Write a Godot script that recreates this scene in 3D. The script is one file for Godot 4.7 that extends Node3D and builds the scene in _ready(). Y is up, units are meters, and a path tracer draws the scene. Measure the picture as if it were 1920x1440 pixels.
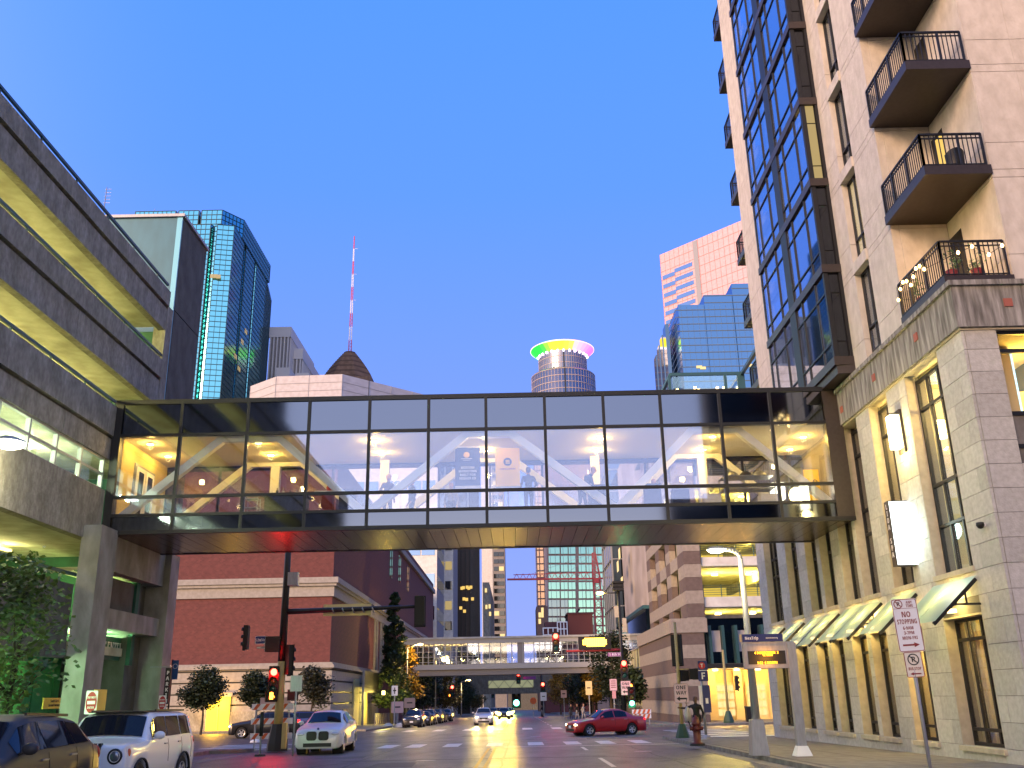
extends Node3D
# A downtown street at dusk, seen under a glazed skyway. x right, y up, -z down the street; the street falls gently away from the camera.

const FOCAL := 1750.0                      # of the 1920 x 1440 photograph
const EYE := Vector3(0, 1.62, 0)
const FALL := 0.0095                       # metres of fall per metre of street
const XL := -14.0                          # left facade line
const XR := 11.6                           # right facade line
const SKZ := -31.5                         # front of the skyway
const SKB := -36.2                         # back of the skyway
var ax_r: Vector3
var ax_u: Vector3
var ax_s: Vector3
var rng := RandomNumberGenerator.new()
var taken := {}
var M := {}
var unit_box: BoxMesh
var sans: SystemFont
var serif: SystemFont
var white_tex: ImageTexture

# ---------- survey: the photograph's vanishing points give the axes; these turn a measured pixel into a place on a known plane
func survey() -> void:
	ax_s = Vector3(10, -588, FOCAL).normalized()
	var r := Vector3(1, 0.02, 0)
	ax_r = (r - ax_s * r.dot(ax_s)).normalized()
	ax_u = ax_s.cross(ax_r)
	if ax_u.y < 0: ax_u = -ax_u

func ray(px: float, py: float) -> Vector3:
	var c := Vector3(px - 960.0, 720.0 - py, FOCAL)
	return Vector3(c.dot(ax_r), c.dot(ax_u), -c.dot(ax_s))

func onx(px: float, py: float, x: float) -> Vector3:
	var d := ray(px, py)
	return EYE + d * (x / d.x)

func onz(px: float, py: float, z: float) -> Vector3:
	var d := ray(px, py)
	return EYE + d * (z / d.z)

func ony(px: float, py: float, y: float) -> Vector3:
	var d := ray(px, py)
	return EYE + d * ((y - EYE.y) / d.y)

func ongnd(px: float, py: float, off := 0.0) -> Vector3:
	var d := ray(px, py)
	return EYE + d * ((EYE.y - off) / (FALL * d.z - d.y))

func gy(z: float) -> float:
	return FALL * z

func V(x: float, y: float, z: float) -> Vector3:
	return Vector3(x, y, z)

# ---------- mesh helpers: quads are given counter-clockwise as seen from outside
class MB:
	var st := SurfaceTool.new()
	var col := Color.WHITE
	var use_col := false
	func _init(smooth := false) -> void:
		st.begin(Mesh.PRIMITIVE_TRIANGLES)
		st.set_smooth_group(0 if smooth else -1)
	func put(p: Vector3) -> void:
		if use_col: st.set_color(col)
		st.add_vertex(p)
	func tri(a: Vector3, b: Vector3, c: Vector3) -> void:
		put(a); put(c); put(b)
	func quad(a: Vector3, b: Vector3, c: Vector3, d: Vector3) -> void:
		tri(a, b, c); tri(a, c, d)
	func quad_uv(a: Vector3, b: Vector3, c: Vector3, d: Vector3) -> void:
		var uv := [Vector2(0, 1), Vector2(1, 1), Vector2(1, 0), Vector2(0, 0)]
		var p := [a, b, c, d]
		for i in [0, 2, 1, 0, 3, 2]:
			st.set_uv(uv[i]); put(p[i])
	func obox(t: Transform3D, s: Vector3) -> void:
		var h := s * 0.5
		var p := []
		for i in 8:
			p.append(t * Vector3(h.x if i & 1 else -h.x, h.y if i & 2 else -h.y, h.z if i & 4 else -h.z))
		quad(p[4], p[5], p[7], p[6]); quad(p[1], p[0], p[2], p[3]); quad(p[5], p[1], p[3], p[7])
		quad(p[0], p[4], p[6], p[2]); quad(p[6], p[7], p[3], p[2]); quad(p[0], p[1], p[5], p[4])
	func box(a: Vector3, b: Vector3) -> void:
		obox(Transform3D(Basis(), (a + b) * 0.5), (b - a).abs())
	func bar(a: Vector3, b: Vector3, w: float, h: float, up := Vector3.UP) -> void:
		var d := (b - a).normalized()
		if absf(d.dot(up)) > 0.98: up = Vector3.BACK
		var s := d.cross(up).normalized()
		obox(Transform3D(Basis(s, s.cross(d), -d), (a + b) * 0.5), Vector3(w, h, a.distance_to(b)))
	func tube(a: Vector3, b: Vector3, r0: float, r1: float, n := 10, caps := true) -> void:
		var d := (b - a).normalized()
		var s := d.cross(Vector3.UP if absf(d.y) < 0.9 else Vector3.RIGHT).normalized()
		var t := s.cross(d)
		for i in n:
			var u := TAU * i / n
			var v := TAU * (i + 1) / n
			var p := s * cos(u) + t * sin(u)
			var q := s * cos(v) + t * sin(v)
			quad(a + q * r0, a + p * r0, b + p * r1, b + q * r1)
			if caps:
				tri(a, a + p * r0, a + q * r0); tri(b, b + q * r1, b + p * r1)
	func path(pts: Array, r: float, n := 8) -> void:
		for i in pts.size() - 1: tube(pts[i], pts[i + 1], r, r, n)
	func lathe(c: Vector3, prof: Array, n := 16, axis := Basis()) -> void:
		for i in prof.size() - 1:
			for k in n:
				var u := TAU * k / n
				var v := TAU * (k + 1) / n
				var a: Vector2 = prof[i]
				var b: Vector2 = prof[i + 1]
				quad(c + axis * Vector3(cos(v) * a.x, a.y, sin(v) * a.x), c + axis * Vector3(cos(u) * a.x, a.y, sin(u) * a.x), c + axis * Vector3(cos(u) * b.x, b.y, sin(u) * b.x), c + axis * Vector3(cos(v) * b.x, b.y, sin(v) * b.x))
	func prism(poly: Array, y0: float, y1: float) -> void:   # poly of Vector2 (x, z), any winding
		var pk := PackedVector2Array(poly)
		if not Geometry2D.is_polygon_clockwise(pk): pk.reverse()
		var n := pk.size()
		for i in n:
			var a := pk[i]
			var b := pk[(i + 1) % n]
			quad(Vector3(a.x, y0, a.y), Vector3(b.x, y0, b.y), Vector3(b.x, y1, b.y), Vector3(a.x, y1, a.y))
		var ix := Geometry2D.triangulate_polygon(pk)
		for i in range(0, ix.size(), 3):
			var a := pk[ix[i]]
			var b := pk[ix[i + 1]]
			var c := pk[ix[i + 2]]
			if (b - a).cross(c - a) > 0:
				var s := b
				b = c; c = s
			tri(Vector3(a.x, y1, a.y), Vector3(b.x, y1, b.y), Vector3(c.x, y1, c.y))
			tri(Vector3(a.x, y0, a.y), Vector3(c.x, y0, c.y), Vector3(b.x, y0, b.y))
	func plate(poly: Array, t: Transform3D, thick: float) -> void:   # a flat outline (Vector2) in the xy plane of t, with thickness along +z
		var pk := PackedVector2Array(poly)
		if Geometry2D.is_polygon_clockwise(pk): pk.reverse()
		var ix := Geometry2D.triangulate_polygon(pk)
		for i in range(0, ix.size(), 3):
			var a := pk[ix[i]]
			var b := pk[ix[i + 1]]
			var c := pk[ix[i + 2]]
			if (b - a).cross(c - a) < 0:
				var s := b
				b = c; c = s
			tri(t * Vector3(a.x, a.y, thick), t * Vector3(b.x, b.y, thick), t * Vector3(c.x, c.y, thick))
			tri(t * Vector3(a.x, a.y, 0), t * Vector3(c.x, c.y, 0), t * Vector3(b.x, b.y, 0))
		var n := pk.size()
		for i in n:
			var a := pk[i]
			var b := pk[(i + 1) % n]
			quad(t * Vector3(a.x, a.y, 0), t * Vector3(b.x, b.y, 0), t * Vector3(b.x, b.y, thick), t * Vector3(a.x, a.y, thick))
	func done() -> ArrayMesh:
		st.generate_normals()
		return st.commit()

func numbered(n: String) -> String:
	if not taken.has(n):
		taken[n] = 0
		return n
	taken[n] += 1
	return "%s_%03d" % [n, taken[n]]

func tag(o: Node, label: String, category: String, group := "") -> Node:
	o.set_meta("label", label); o.set_meta("category", category)
	if group: o.set_meta("group", group)
	return o

func thing(called: String, label: String, category: String, at := Vector3.ZERO, turn := 0.0, group := "") -> Node3D:
	var o := Node3D.new()
	o.name = numbered(called)
	add_child(o)
	o.position = at
	o.rotation.y = turn
	tag(o, label, category, group)
	return o

func into(parent: Node) -> Transform3D:    # world to the parent's own axes
	if parent == self: return Transform3D()
	return (parent as Node3D).global_transform.affine_inverse()

# a mesh whose vertices are world places
func part(called: String, mb, mat: Material, parent: Node = self, local := false) -> MeshInstance3D:
	var o := MeshInstance3D.new()
	o.mesh = mb.done() if mb is MB else mb
	o.material_override = mat
	o.name = numbered(called) if parent == self else called
	parent.add_child(o, true)
	if not local: o.transform = into(parent)
	return o

# a mesh in its parent's axes
func lpart(called: String, mb, mat: Material, parent: Node) -> MeshInstance3D:
	return part(called, mb, mat, parent, true)

# one box given by two corners, sharing the unit mesh
func bx(called: String, a: Vector3, b: Vector3, mat: Material, parent: Node = self, local := false) -> MeshInstance3D:
	var o := MeshInstance3D.new()
	o.mesh = unit_box
	o.material_override = mat
	o.name = numbered(called) if parent == self else called
	parent.add_child(o, true)
	var t := Transform3D(Basis.from_scale((b - a).abs().max(Vector3.ONE * 0.0005)), (a + b) * 0.5)
	o.transform = t if local else into(parent) * t
	return o

func structure(o: Node) -> Node:
	o.set_meta("kind", "structure")
	return o

func stuff(o: Node) -> Node:
	o.set_meta("kind", "stuff")
	return o

# lettering; height of a capital in metres, centre of the line at t
func words(called: String, txt: String, t: Transform3D, height: float, mat: Material, parent: Node, squeeze := 1.0, depth := 0.006, font: Font = null) -> MeshInstance3D:
	var tm := TextMesh.new()
	tm.text = txt
	tm.font = font if font else sans
	tm.font_size = 32
	tm.pixel_size = height / 23.0
	tm.depth = depth
	tm.curve_step = 2.0
	var o := MeshInstance3D.new()
	o.mesh = tm
	o.material_override = mat
	o.name = called
	parent.add_child(o, true)
	o.transform = into(parent) * t * Transform3D(Basis.from_scale(Vector3(squeeze, 1, 1)), Vector3.ZERO)
	return o

func facing(p: Vector3, turn := 0.0) -> Transform3D:     # a sign plane whose front looks along +z turned by «turn»
	return Transform3D(Basis(Vector3.UP, turn), p)

# ---------- materials
func noise(freq: float, oct: int, lo: Color, hi: Color, sd: int, size := 512, kind := FastNoiseLite.TYPE_SIMPLEX_SMOOTH) -> NoiseTexture2D:
	var n := FastNoiseLite.new()
	n.seed = sd; n.frequency = freq; n.fractal_octaves = oct; n.noise_type = kind
	var t := NoiseTexture2D.new()
	t.noise = n; t.width = size; t.height = size; t.seamless = true
	var g := Gradient.new()
	g.set_color(0, lo); g.set_color(1, hi)
	t.color_ramp = g
	return t

func bumps(freq: float, sd: int, strength := 2.0) -> NoiseTexture2D:
	var n := FastNoiseLite.new()
	n.seed = sd; n.frequency = freq; n.fractal_octaves = 4
	var t := NoiseTexture2D.new()
	t.noise = n; t.width = 512; t.height = 512; t.seamless = true; t.as_normal_map = true; t.bump_strength = strength
	return t

func lin(r: float, g: float, b: float, a := 1.0) -> Color:
	var c := Color(r, g, b).linear_to_srgb()
	c.a = a
	return c

func mat(c: Color, rough := 0.8, metal := 0.0, tex: Texture2D = null, scale := Vector3.ONE, nrm: Texture2D = null, nscale := 0.5) -> StandardMaterial3D:
	var m := StandardMaterial3D.new()
	m.albedo_color = c; m.roughness = rough; m.metallic = metal
	if tex:
		m.albedo_texture = tex
	if nrm:
		m.normal_enabled = true; m.normal_texture = nrm; m.normal_scale = nscale
	if tex or nrm:
		m.uv1_triplanar = true; m.uv1_world_triplanar = true; m.uv1_scale = scale
	return m

func glow(c: Color, e: float) -> StandardMaterial3D:
	var m := StandardMaterial3D.new()
	m.albedo_color = Color(0.05, 0.05, 0.05)
	m.emission_enabled = true; m.emission = c; m.emission_energy_multiplier = e
	m.roughness = 0.4
	return m

func pane_glass(c: Color, share: float, rough := 0.02) -> StandardMaterial3D:   # coated glass: mirrors «share» of the light and passes the rest
	var m := StandardMaterial3D.new()
	m.albedo_color = Color(c.r, c.g, c.b, share)
	m.albedo_texture = white_tex
	m.transparency = BaseMaterial3D.TRANSPARENCY_ALPHA
	m.metallic = 1.0; m.roughness = rough
	return m

func omni(at: Vector3, c: Color, e: float, size := 0.1, reach := 14.0) -> OmniLight3D:
	var l := OmniLight3D.new()
	l.position = at; l.light_color = c; l.light_energy = e; l.light_size = size; l.omni_range = reach; l.omni_attenuation = 2.0
	l.shadow_enabled = true
	l.name = numbered("lamp_light")
	add_child(l)
	return l

func spot(at: Vector3, to: Vector3, c: Color, e: float, angle: float, size := 0.08, reach := 40.0) -> SpotLight3D:
	var l := SpotLight3D.new()
	l.light_color = c; l.light_energy = e; l.light_size = size; l.spot_angle = angle; l.spot_range = reach; l.spot_attenuation = 2.0
	l.shadow_enabled = true
	l.name = numbered("beam_light")
	add_child(l)
	l.look_at_from_position(at, to, Vector3.UP if absf((to - at).normalized().y) < 0.95 else Vector3.FORWARD)
	return l

func make_materials() -> void:
	var wi := Image.create(4, 4, false, Image.FORMAT_RGBA8)
	wi.fill(Color.WHITE)
	white_tex = ImageTexture.create_from_image(wi)
	var grain := noise(0.02, 5, Color(0.88, 0.875, 0.86), Color(1, 1, 1), 3)
	var blotch := noise(0.008, 5, Color(0.77, 0.76, 0.73), Color(1, 1, 1), 7)
	var streak := noise(0.02, 5, Color(0.5, 0.49, 0.47), Color(1, 1, 1), 11)
	var fine := bumps(0.06, 5, 3.0)
	var rough := bumps(0.02, 9, 4.0)
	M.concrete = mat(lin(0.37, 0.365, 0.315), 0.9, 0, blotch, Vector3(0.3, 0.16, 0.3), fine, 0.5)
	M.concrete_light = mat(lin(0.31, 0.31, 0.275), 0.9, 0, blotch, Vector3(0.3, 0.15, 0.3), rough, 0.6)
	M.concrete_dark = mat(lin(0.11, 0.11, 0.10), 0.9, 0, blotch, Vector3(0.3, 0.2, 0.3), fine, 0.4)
	M.concrete.detail_enabled = true
	M.concrete.detail_blend_mode = BaseMaterial3D.BLEND_MODE_MUL
	M.concrete.detail_albedo = noise(0.035, 5, Color(0.8, 0.79, 0.77), Color(1.0, 1.0, 1.0), 53)
	M.ceiling = mat(lin(0.5, 0.5, 0.4), 0.95, 0, blotch, Vector3(0.2, 0.2, 0.2))
	M.stone = []
	for k in 5:
		var f := 0.9 + 0.05 * k
		M.stone.append(mat(lin(0.50 * f, 0.482 * f, 0.435 * f), 0.85, 0, grain, Vector3(0.5, 0.5, 0.5), fine, 0.35))
	M.lens_grey = mat(lin(0.2, 0.21, 0.23), 0.1, 0.6)
	M.joint = mat(lin(0.13, 0.12, 0.105), 0.95)
	M.stucco = mat(lin(0.575, 0.52, 0.45), 0.9, 0, grain, Vector3(0.22, 0.12, 0.22), fine, 0.25)
	M.stained = mat(lin(0.40, 0.38, 0.34), 0.9, 0, streak, Vector3(0.55, 0.06, 0.55), fine, 0.4)
	M.cream = mat(lin(0.5, 0.44, 0.32), 0.8, 0, grain, Vector3(0.3, 0.3, 0.3))
	M.black = mat(lin(0.006, 0.006, 0.007), 0.5, 0.1)
	M.frame = mat(lin(0.008, 0.008, 0.009), 0.5, 0.15)
	M.bronze = mat(lin(0.05, 0.038, 0.034), 0.45, 0.3, grain, Vector3(0.5, 0.5, 0.5))
	M.steel = mat(lin(0.30, 0.31, 0.33), 0.4, 0.7, grain, Vector3(0.7, 0.7, 0.7))
	M.galv = mat(lin(0.36, 0.37, 0.40), 0.5, 0.4, grain, Vector3(0.8, 0.2, 0.8))
	M.white = mat(lin(0.75, 0.75, 0.73), 0.6)
	M.truss = mat(lin(0.7, 0.69, 0.65), 0.55)
	M.teal = mat(lin(0.02, 0.07, 0.08), 0.45, 0.2)
	M.teal_panel = mat(lin(0.035, 0.12, 0.165), 0.4, 0.35, grain, Vector3(0.15, 0.05, 0.15))
	M.green_paint = mat(lin(0.012, 0.10, 0.06), 0.7, 0, blotch, Vector3(0.25, 0.25, 0.25))
	M.green_board = mat(lin(0.10, 0.50, 0.14), 0.7, 0, grain, Vector3(0.5, 0.2, 0.5))
	M.green_door = mat(lin(0.05, 0.32, 0.12), 0.6, 0, grain, Vector3(0.4, 0.2, 0.4))
	var asp := noise(0.006, 7, Color(0.66, 0.65, 0.64), Color(1, 1, 1), 21)
	M.asphalt = mat(lin(0.080, 0.077, 0.068), 0.5, 0, asp, Vector3(0.16, 0.16, 0.05), bumps(0.12, 23, 5.0), 0.2)
	M.asphalt.roughness_texture = noise(0.01, 5, Color(0.78, 0.78, 0.78), Color(1, 1, 1), 29)
	M.asphalt.roughness_texture_channel = BaseMaterial3D.TEXTURE_CHANNEL_GRAYSCALE
	M.pave = mat(lin(0.19, 0.178, 0.16), 0.85, 0, blotch, Vector3(0.4, 0.4, 0.4), fine, 0.3)
	M.kerb = mat(lin(0.24, 0.225, 0.20), 0.85, 0, blotch, Vector3(0.6, 0.6, 0.6), fine, 0.4)
	M.ground = mat(lin(0.12, 0.115, 0.11), 0.95, 0, blotch, Vector3(0.05, 0.05, 0.05))
	M.paint = mat(lin(0.8, 0.79, 0.76), 0.6, 0, noise(0.05, 4, Color(0.72, 0.72, 0.71), Color(1, 1, 1), 31), Vector3(0.9, 0.9, 0.9))
	M.yellow_line = mat(lin(0.42, 0.27, 0.04), 0.65, 0, blotch, Vector3(0.9, 0.9, 0.9))
	M.seam = mat(lin(0.02, 0.02, 0.02), 0.5)
	M.brick = brick_material()
	M.sandstone = mat(lin(0.285, 0.272, 0.25), 0.85, 0, grain, Vector3(0.2, 0.2, 0.2))
	M.dark_glass = mat(lin(0.10, 0.15, 0.2), 0.06, 1.0)
	M.black_glass = mat(lin(0.05, 0.055, 0.065), 0.04, 0.9)
	M.sky_glass = mat(lin(0.2, 0.28, 0.42), 0.05, 1.0)
	M.glass = pane_glass(lin(0.60, 0.70, 0.95), 0.2)
	M.rear_glass = pane_glass(lin(0.7, 0.75, 0.8), 0.10)
	M.thin_glass = pane_glass(lin(0.55, 0.75, 0.7), 0.16)
	M.spandrel = mat(lin(0.155, 0.175, 0.215), 0.06, 1.0)
	M.warm_wall = mat(lin(0.62, 0.5, 0.26), 0.8)
	M.curtain = mat(lin(0.6, 0.52, 0.3), 0.95)
	M.lamp_warm = glow(Color(1, 0.82, 0.5), 6.0)
	M.lamp_white = glow(Color(1, 0.97, 0.88), 6.0)
	M.red_on = glow(Color(1, 0.27, 0.2), 9.0)
	M.red_core = glow(Color(1, 0.5, 0.42), 6.0)
	M.amber_on = glow(Color(1, 0.5, 0.16), 6.0)
	M.green_on = glow(Color(0.45, 1, 0.8), 5.0)
	M.led = glow(Color(1, 0.62, 0.12), 3.2)
	M.win_yellow = glow(Color(1, 0.82, 0.42), 0.5)
	M.win_warm = glow(Color(1, 0.86, 0.58), 0.6)
	M.win_dim = glow(Color(0.9, 0.78, 0.5), 0.28)
	M.signal_box = mat(lin(0.005, 0.005, 0.005), 0.7)
	M.pole_yellow = mat(lin(0.42, 0.33, 0.12), 0.5, 0, grain, Vector3(1, 0.3, 1))
	M.pole_green = mat(lin(0.015, 0.06, 0.03), 0.5)
	M.sign_white = mat(lin(0.78, 0.76, 0.74), 0.5)
	M.sign_red = mat(lin(0.42, 0.02, 0.025), 0.5)
	M.sign_black = mat(lin(0.012, 0.012, 0.012), 0.6)
	M.sign_darkred = mat(lin(0.22, 0.02, 0.02), 0.6)
	M.sign_blue = mat(lin(0.012, 0.022, 0.13), 0.5)
	M.sign_yellow = mat(lin(0.75, 0.58, 0.08), 0.6)
	M.orange = mat(lin(0.62, 0.12, 0.03), 0.6)
	M.rubber = mat(lin(0.012, 0.012, 0.012), 0.85)
	M.alloy = mat(lin(0.55, 0.55, 0.57), 0.3, 0.8)
	M.car_glass = mat(lin(0.006, 0.008, 0.014), 0.04, 0.0)
	M.car_glass.metallic_specular = 0.36
	M.lens = mat(lin(0.65, 0.67, 0.7), 0.1, 0.35)
	M.tail = mat(lin(0.25, 0.01, 0.012), 0.15)
	M.tail_on = glow(Color(1, 0.08, 0.05), 3.0)
	M.plate = mat(lin(0.6, 0.62, 0.65), 0.5)
	M.bark = mat(lin(0.05, 0.038, 0.028), 0.95, 0, grain, Vector3(3, 1, 3), rough, 0.8)
	M.bay_glass = pane_glass(lin(0.62, 0.72, 0.85), 0.62)
	M.half_glass = pane_glass(lin(0.6, 0.7, 0.82), 0.5)
	M.warm_dark = mat(lin(0.2, 0.16, 0.11), 0.9)
	M.canopy_glass = canopy_material()
	M.leaf = leaf_material()
	M.soffit = mat(lin(0.11, 0.072, 0.055), 0.27, 0.85, null, V(1, 1, 1), bumps(0.01, 61, 3.0), 0.25)
	M.banner_blue = mat(lin(0.03, 0.045, 0.12), 0.7)
	M.white_print = mat(lin(0.8, 0.8, 0.78), 0.7)
	M.yellow_print = mat(lin(0.95, 0.58, 0.0), 0.7)
	M.teal_glass = mat(lin(0.16, 0.46, 0.50), 0.1, 1.0)
	M.teal_grid = mat(lin(0.01, 0.05, 0.07), 0.5)
	M.grey_tower = mat(lin(0.22, 0.21, 0.21), 0.7, 0, grain, V(0.1, 0.1, 0.1))
	M.pale_rib = mat(lin(0.5, 0.48, 0.46), 0.7)
	M.pale_panel = mat(lin(0.42, 0.40, 0.42), 0.6, 0, grain, V(0.06, 0.06, 0.06))
	M.joint_grey = mat(lin(0.25, 0.25, 0.27), 0.8)
	M.pyramid = mat(lin(0.22, 0.13, 0.085), 0.85, 0, blotch, V(0.1, 0.1, 0.1))
	M.pyramid_dark = mat(lin(0.13, 0.075, 0.05), 0.85, 0, blotch, V(0.1, 0.1, 0.1))
	M.mast_red = mat(lin(0.45, 0.03, 0.03), 0.6)
	M.mast_white = mat(lin(0.6, 0.58, 0.58), 0.6)
	M.white_wall = mat(lin(0.6, 0.6, 0.58), 0.7, 0, grain, V(0.08, 0.08, 0.08))
	M.dark_tower = mat(lin(0.02, 0.014, 0.018), 0.4, 0.2, grain, V(0.2, 0.2, 0.2))
	M.round_glass = mat(lin(0.18, 0.19, 0.235), 0.32, 1.0)
	M.round_grid = mat(lin(0.32, 0.27, 0.27), 0.6)
	M.pink_brick = mat(lin(0.36, 0.25, 0.22), 0.85, 0, grain, V(0.05, 0.05, 0.05))
	M.cyan_glass = mat(lin(0.13, 0.28, 0.30), 0.08, 1.0)
	M.sunset_copper = mat(lin(0.42, 0.27, 0.18), 0.25, 1.0)  # copper sunset reflection is put into the glass tint
	M.brown_brick = mat(lin(0.2, 0.12, 0.09), 0.85)
	M.crane_red = mat(lin(0.32, 0.03, 0.035), 0.6)
	M.truss_grey = mat(lin(0.32, 0.29, 0.28), 0.8)
	M.win_dim_green = glow(Color(0.9, 0.92, 0.72), 0.16)
	M.deck_wall_glow = glow(Color(1, 0.86, 0.35), 0.35)
	M.band_tan = mat(lin(0.29, 0.255, 0.22), 0.85, 0, grain, V(0.2, 0.2, 0.2))
	M.band_pink = mat(lin(0.125, 0.092, 0.083), 0.85, 0, grain, V(0.2, 0.2, 0.2))
	M.tan_wall = mat(lin(0.42, 0.37, 0.34), 0.85, 0, blotch, V(0.03, 0.03, 0.03))
	M.hall_wall = mat(lin(0.65, 0.5, 0.24), 0.7)
	M.blue_glass = mat(lin(0.11, 0.21, 0.34), 0.12, 1.0)
	M.blue_grid = mat(lin(0.06, 0.09, 0.13), 0.5)
	M.sunset_pink = mat(lin(0.62, 0.37, 0.395), 0.55, 0.1, grain, V(0.05, 0.05, 0.05))  # pink sunset glow is put into this facade colour
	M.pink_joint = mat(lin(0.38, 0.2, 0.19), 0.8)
	M.hydrant_red = mat(lin(0.085, 0.010, 0.009), 0.5)
	M.skin = mat(lin(0.33, 0.19, 0.13), 0.6)

func brick_material() -> StandardMaterial3D:
	var w := 256
	var h := 256
	var im := Image.create(w, h, false, Image.FORMAT_RGBA8)
	var r := RandomNumberGenerator.new()
	r.seed = 41
	im.fill(Color(0.42, 0.275, 0.262))
	for row in 16:
		for k in 8:
			var f := r.randf_range(0.92, 1.06)
			var c := Color(0.415 * f, 0.236 * f, 0.226 * f)
			var x0 := (k * 32 + (16 if row % 2 else 0)) % w
			for part_x in 2:                                   # a brick that crosses the edge of the tile
				var xs: int = x0 - (w if part_x else 0)
				im.fill_rect(Rect2i(maxi(xs, 0), row * 16 + 1, mini(xs + 30, w) - maxi(xs, 0), 14) if mini(xs + 30, w) > maxi(xs, 0) else Rect2i(0, 0, 0, 0), c)
	var m := mat(Color(0.92, 0.9, 0.9), 0.9, 0, ImageTexture.create_from_image(im), Vector3(0.45, 0.45, 0.45))
	m.detail_enabled = true
	m.detail_blend_mode = BaseMaterial3D.BLEND_MODE_MUL
	m.detail_albedo = noise(0.006, 4, Color(0.9, 0.89, 0.89), Color(1, 1, 1), 43)
	m.uv1_world_triplanar = true
	return m

func sky_texture() -> ImageTexture:
	var w := 512
	var h := 256
	var im := Image.create(w, h, false, Image.FORMAT_RGBAF)
	var front := [[-90, Color(0.06, 0.06, 0.06)], [-6, Color(0.10, 0.11, 0.14)], [0, Color(0.18, 0.22, 0.50)], [8, Color(0.14, 0.20, 0.535)], [18, Color(0.102, 0.182, 0.555)], [30, Color(0.064, 0.172, 0.595)], [42, Color(0.050, 0.165, 0.61)], [90, Color(0.045, 0.17, 0.58)]]
	var back := [[-90, Color(0.06, 0.06, 0.06)], [-6, Color(0.2, 0.16, 0.14)], [0, Color(3.0, 2.2, 1.3)], [4, Color(2.7, 2.05, 1.45)], [8.5, Color(1.1, 1.02, 1.08)], [13, Color(0.72, 0.75, 0.98)], [17, Color(0.70, 0.74, 1.0)], [30, Color(0.55, 0.64, 0.98)], [52, Color(0.16, 0.29, 0.7)], [90, Color(0.045, 0.17, 0.58)]]
	var sunset := Vector3(-0.62, 0, 0.78).normalized()
	for y in h:
		var e := 90.0 - 180.0 * (y + 0.5) / h
		var a := ramp(front, e)
		var b := ramp(back, e)
		for x in w:
			var az := TAU * (x + 0.5) / w
			var d := Vector3(sin(az), 0, -cos(az)).dot(sunset)
			var k := smoothstep(-0.55, 0.9, d)
			im.set_pixel(x, y, a.lerp(b, k))
	return ImageTexture.create_from_image(im)

func ramp(stops: Array, e: float) -> Color:
	for i in stops.size() - 1:
		if e <= stops[i + 1][0]:
			var t: float = (e - stops[i][0]) / (stops[i + 1][0] - stops[i][0])
			return (stops[i][1] as Color).lerp(stops[i + 1][1], clampf(t, 0, 1))
	return stops[-1][1]

func leaf_material() -> StandardMaterial3D:
	var m := StandardMaterial3D.new()
	m.albedo_color = Color.WHITE
	m.vertex_color_use_as_albedo = true
	m.roughness = 0.6
	m.backlight_enabled = true
	m.backlight = Color(0.5, 0.55, 0.3)
	m.cull_mode = BaseMaterial3D.CULL_DISABLED
	return m

func canopy_material() -> StandardMaterial3D:     # sandblasted greenish glass
	var m := StandardMaterial3D.new()
	m.albedo_color = lin(0.36, 0.5, 0.45, 0.62)
	m.transparency = BaseMaterial3D.TRANSPARENCY_ALPHA
	m.roughness = 0.3
	m.backlight_enabled = true
	m.backlight = Color(0.7, 0.8, 0.7)
	return m

func _ready() -> void:
	rng.seed = 7
	survey()
	var cam := Camera3D.new()
	cam.name = "camera"
	var right := V(ax_r.x, ax_u.x, -ax_s.x)
	var up := V(ax_r.y, ax_u.y, -ax_s.y)
	var ahead := V(ax_r.z, ax_u.z, -ax_s.z)
	cam.transform = Transform3D(Basis(right, up, -ahead), EYE)
	cam.fov = rad_to_deg(2.0 * atan(720.0 / FOCAL))
	cam.near = 0.1
	cam.far = 3000.0
	add_child(cam)
	cam.make_current()
	var env := Environment.new()
	env.background_mode = Environment.BG_SKY
	var pano := PanoramaSkyMaterial.new()
	pano.panorama = sky_texture()
	var sky := Sky.new()
	sky.sky_material = pano
	env.sky = sky
	env.tonemap_mode = Environment.TONE_MAPPER_LINEAR
	env.tonemap_exposure = 2.1
	env.sdfgi_enabled = true; env.ssao_enabled = true; env.ssil_enabled = true
	var we := WorldEnvironment.new()
	we.name = "world_environment"
	we.environment = env
	add_child(we)
	var sun := DirectionalLight3D.new()          # what is left of the sunset, behind the camera to the left
	sun.name = "afterglow"
	sun.light_color = Color(1.0, 0.80, 0.62)
	sun.light_energy = 0.9
	sun.light_angular_distance = 24.0
	sun.shadow_enabled = true
	add_child(sun)
	sun.look_at_from_position(Vector3.ZERO, V(0.62, -0.26, -0.78), Vector3.UP)
	unit_box = BoxMesh.new()
	unit_box.size = Vector3.ONE
	sans = SystemFont.new()
	sans.font_names = PackedStringArray(["Droid Sans"])
	sans.font_weight = 700
	serif = SystemFont.new()
	serif.font_names = PackedStringArray(["Droid Serif"])
	make_materials()
	build_ground()
	build_garage()
	build_hotel()
	build_skyway()
	build_city_left()
	build_city_centre()
	build_city_right()
	build_behind()
	build_trees()
	build_street_furniture()
	build_cars()
	build_people()

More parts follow.
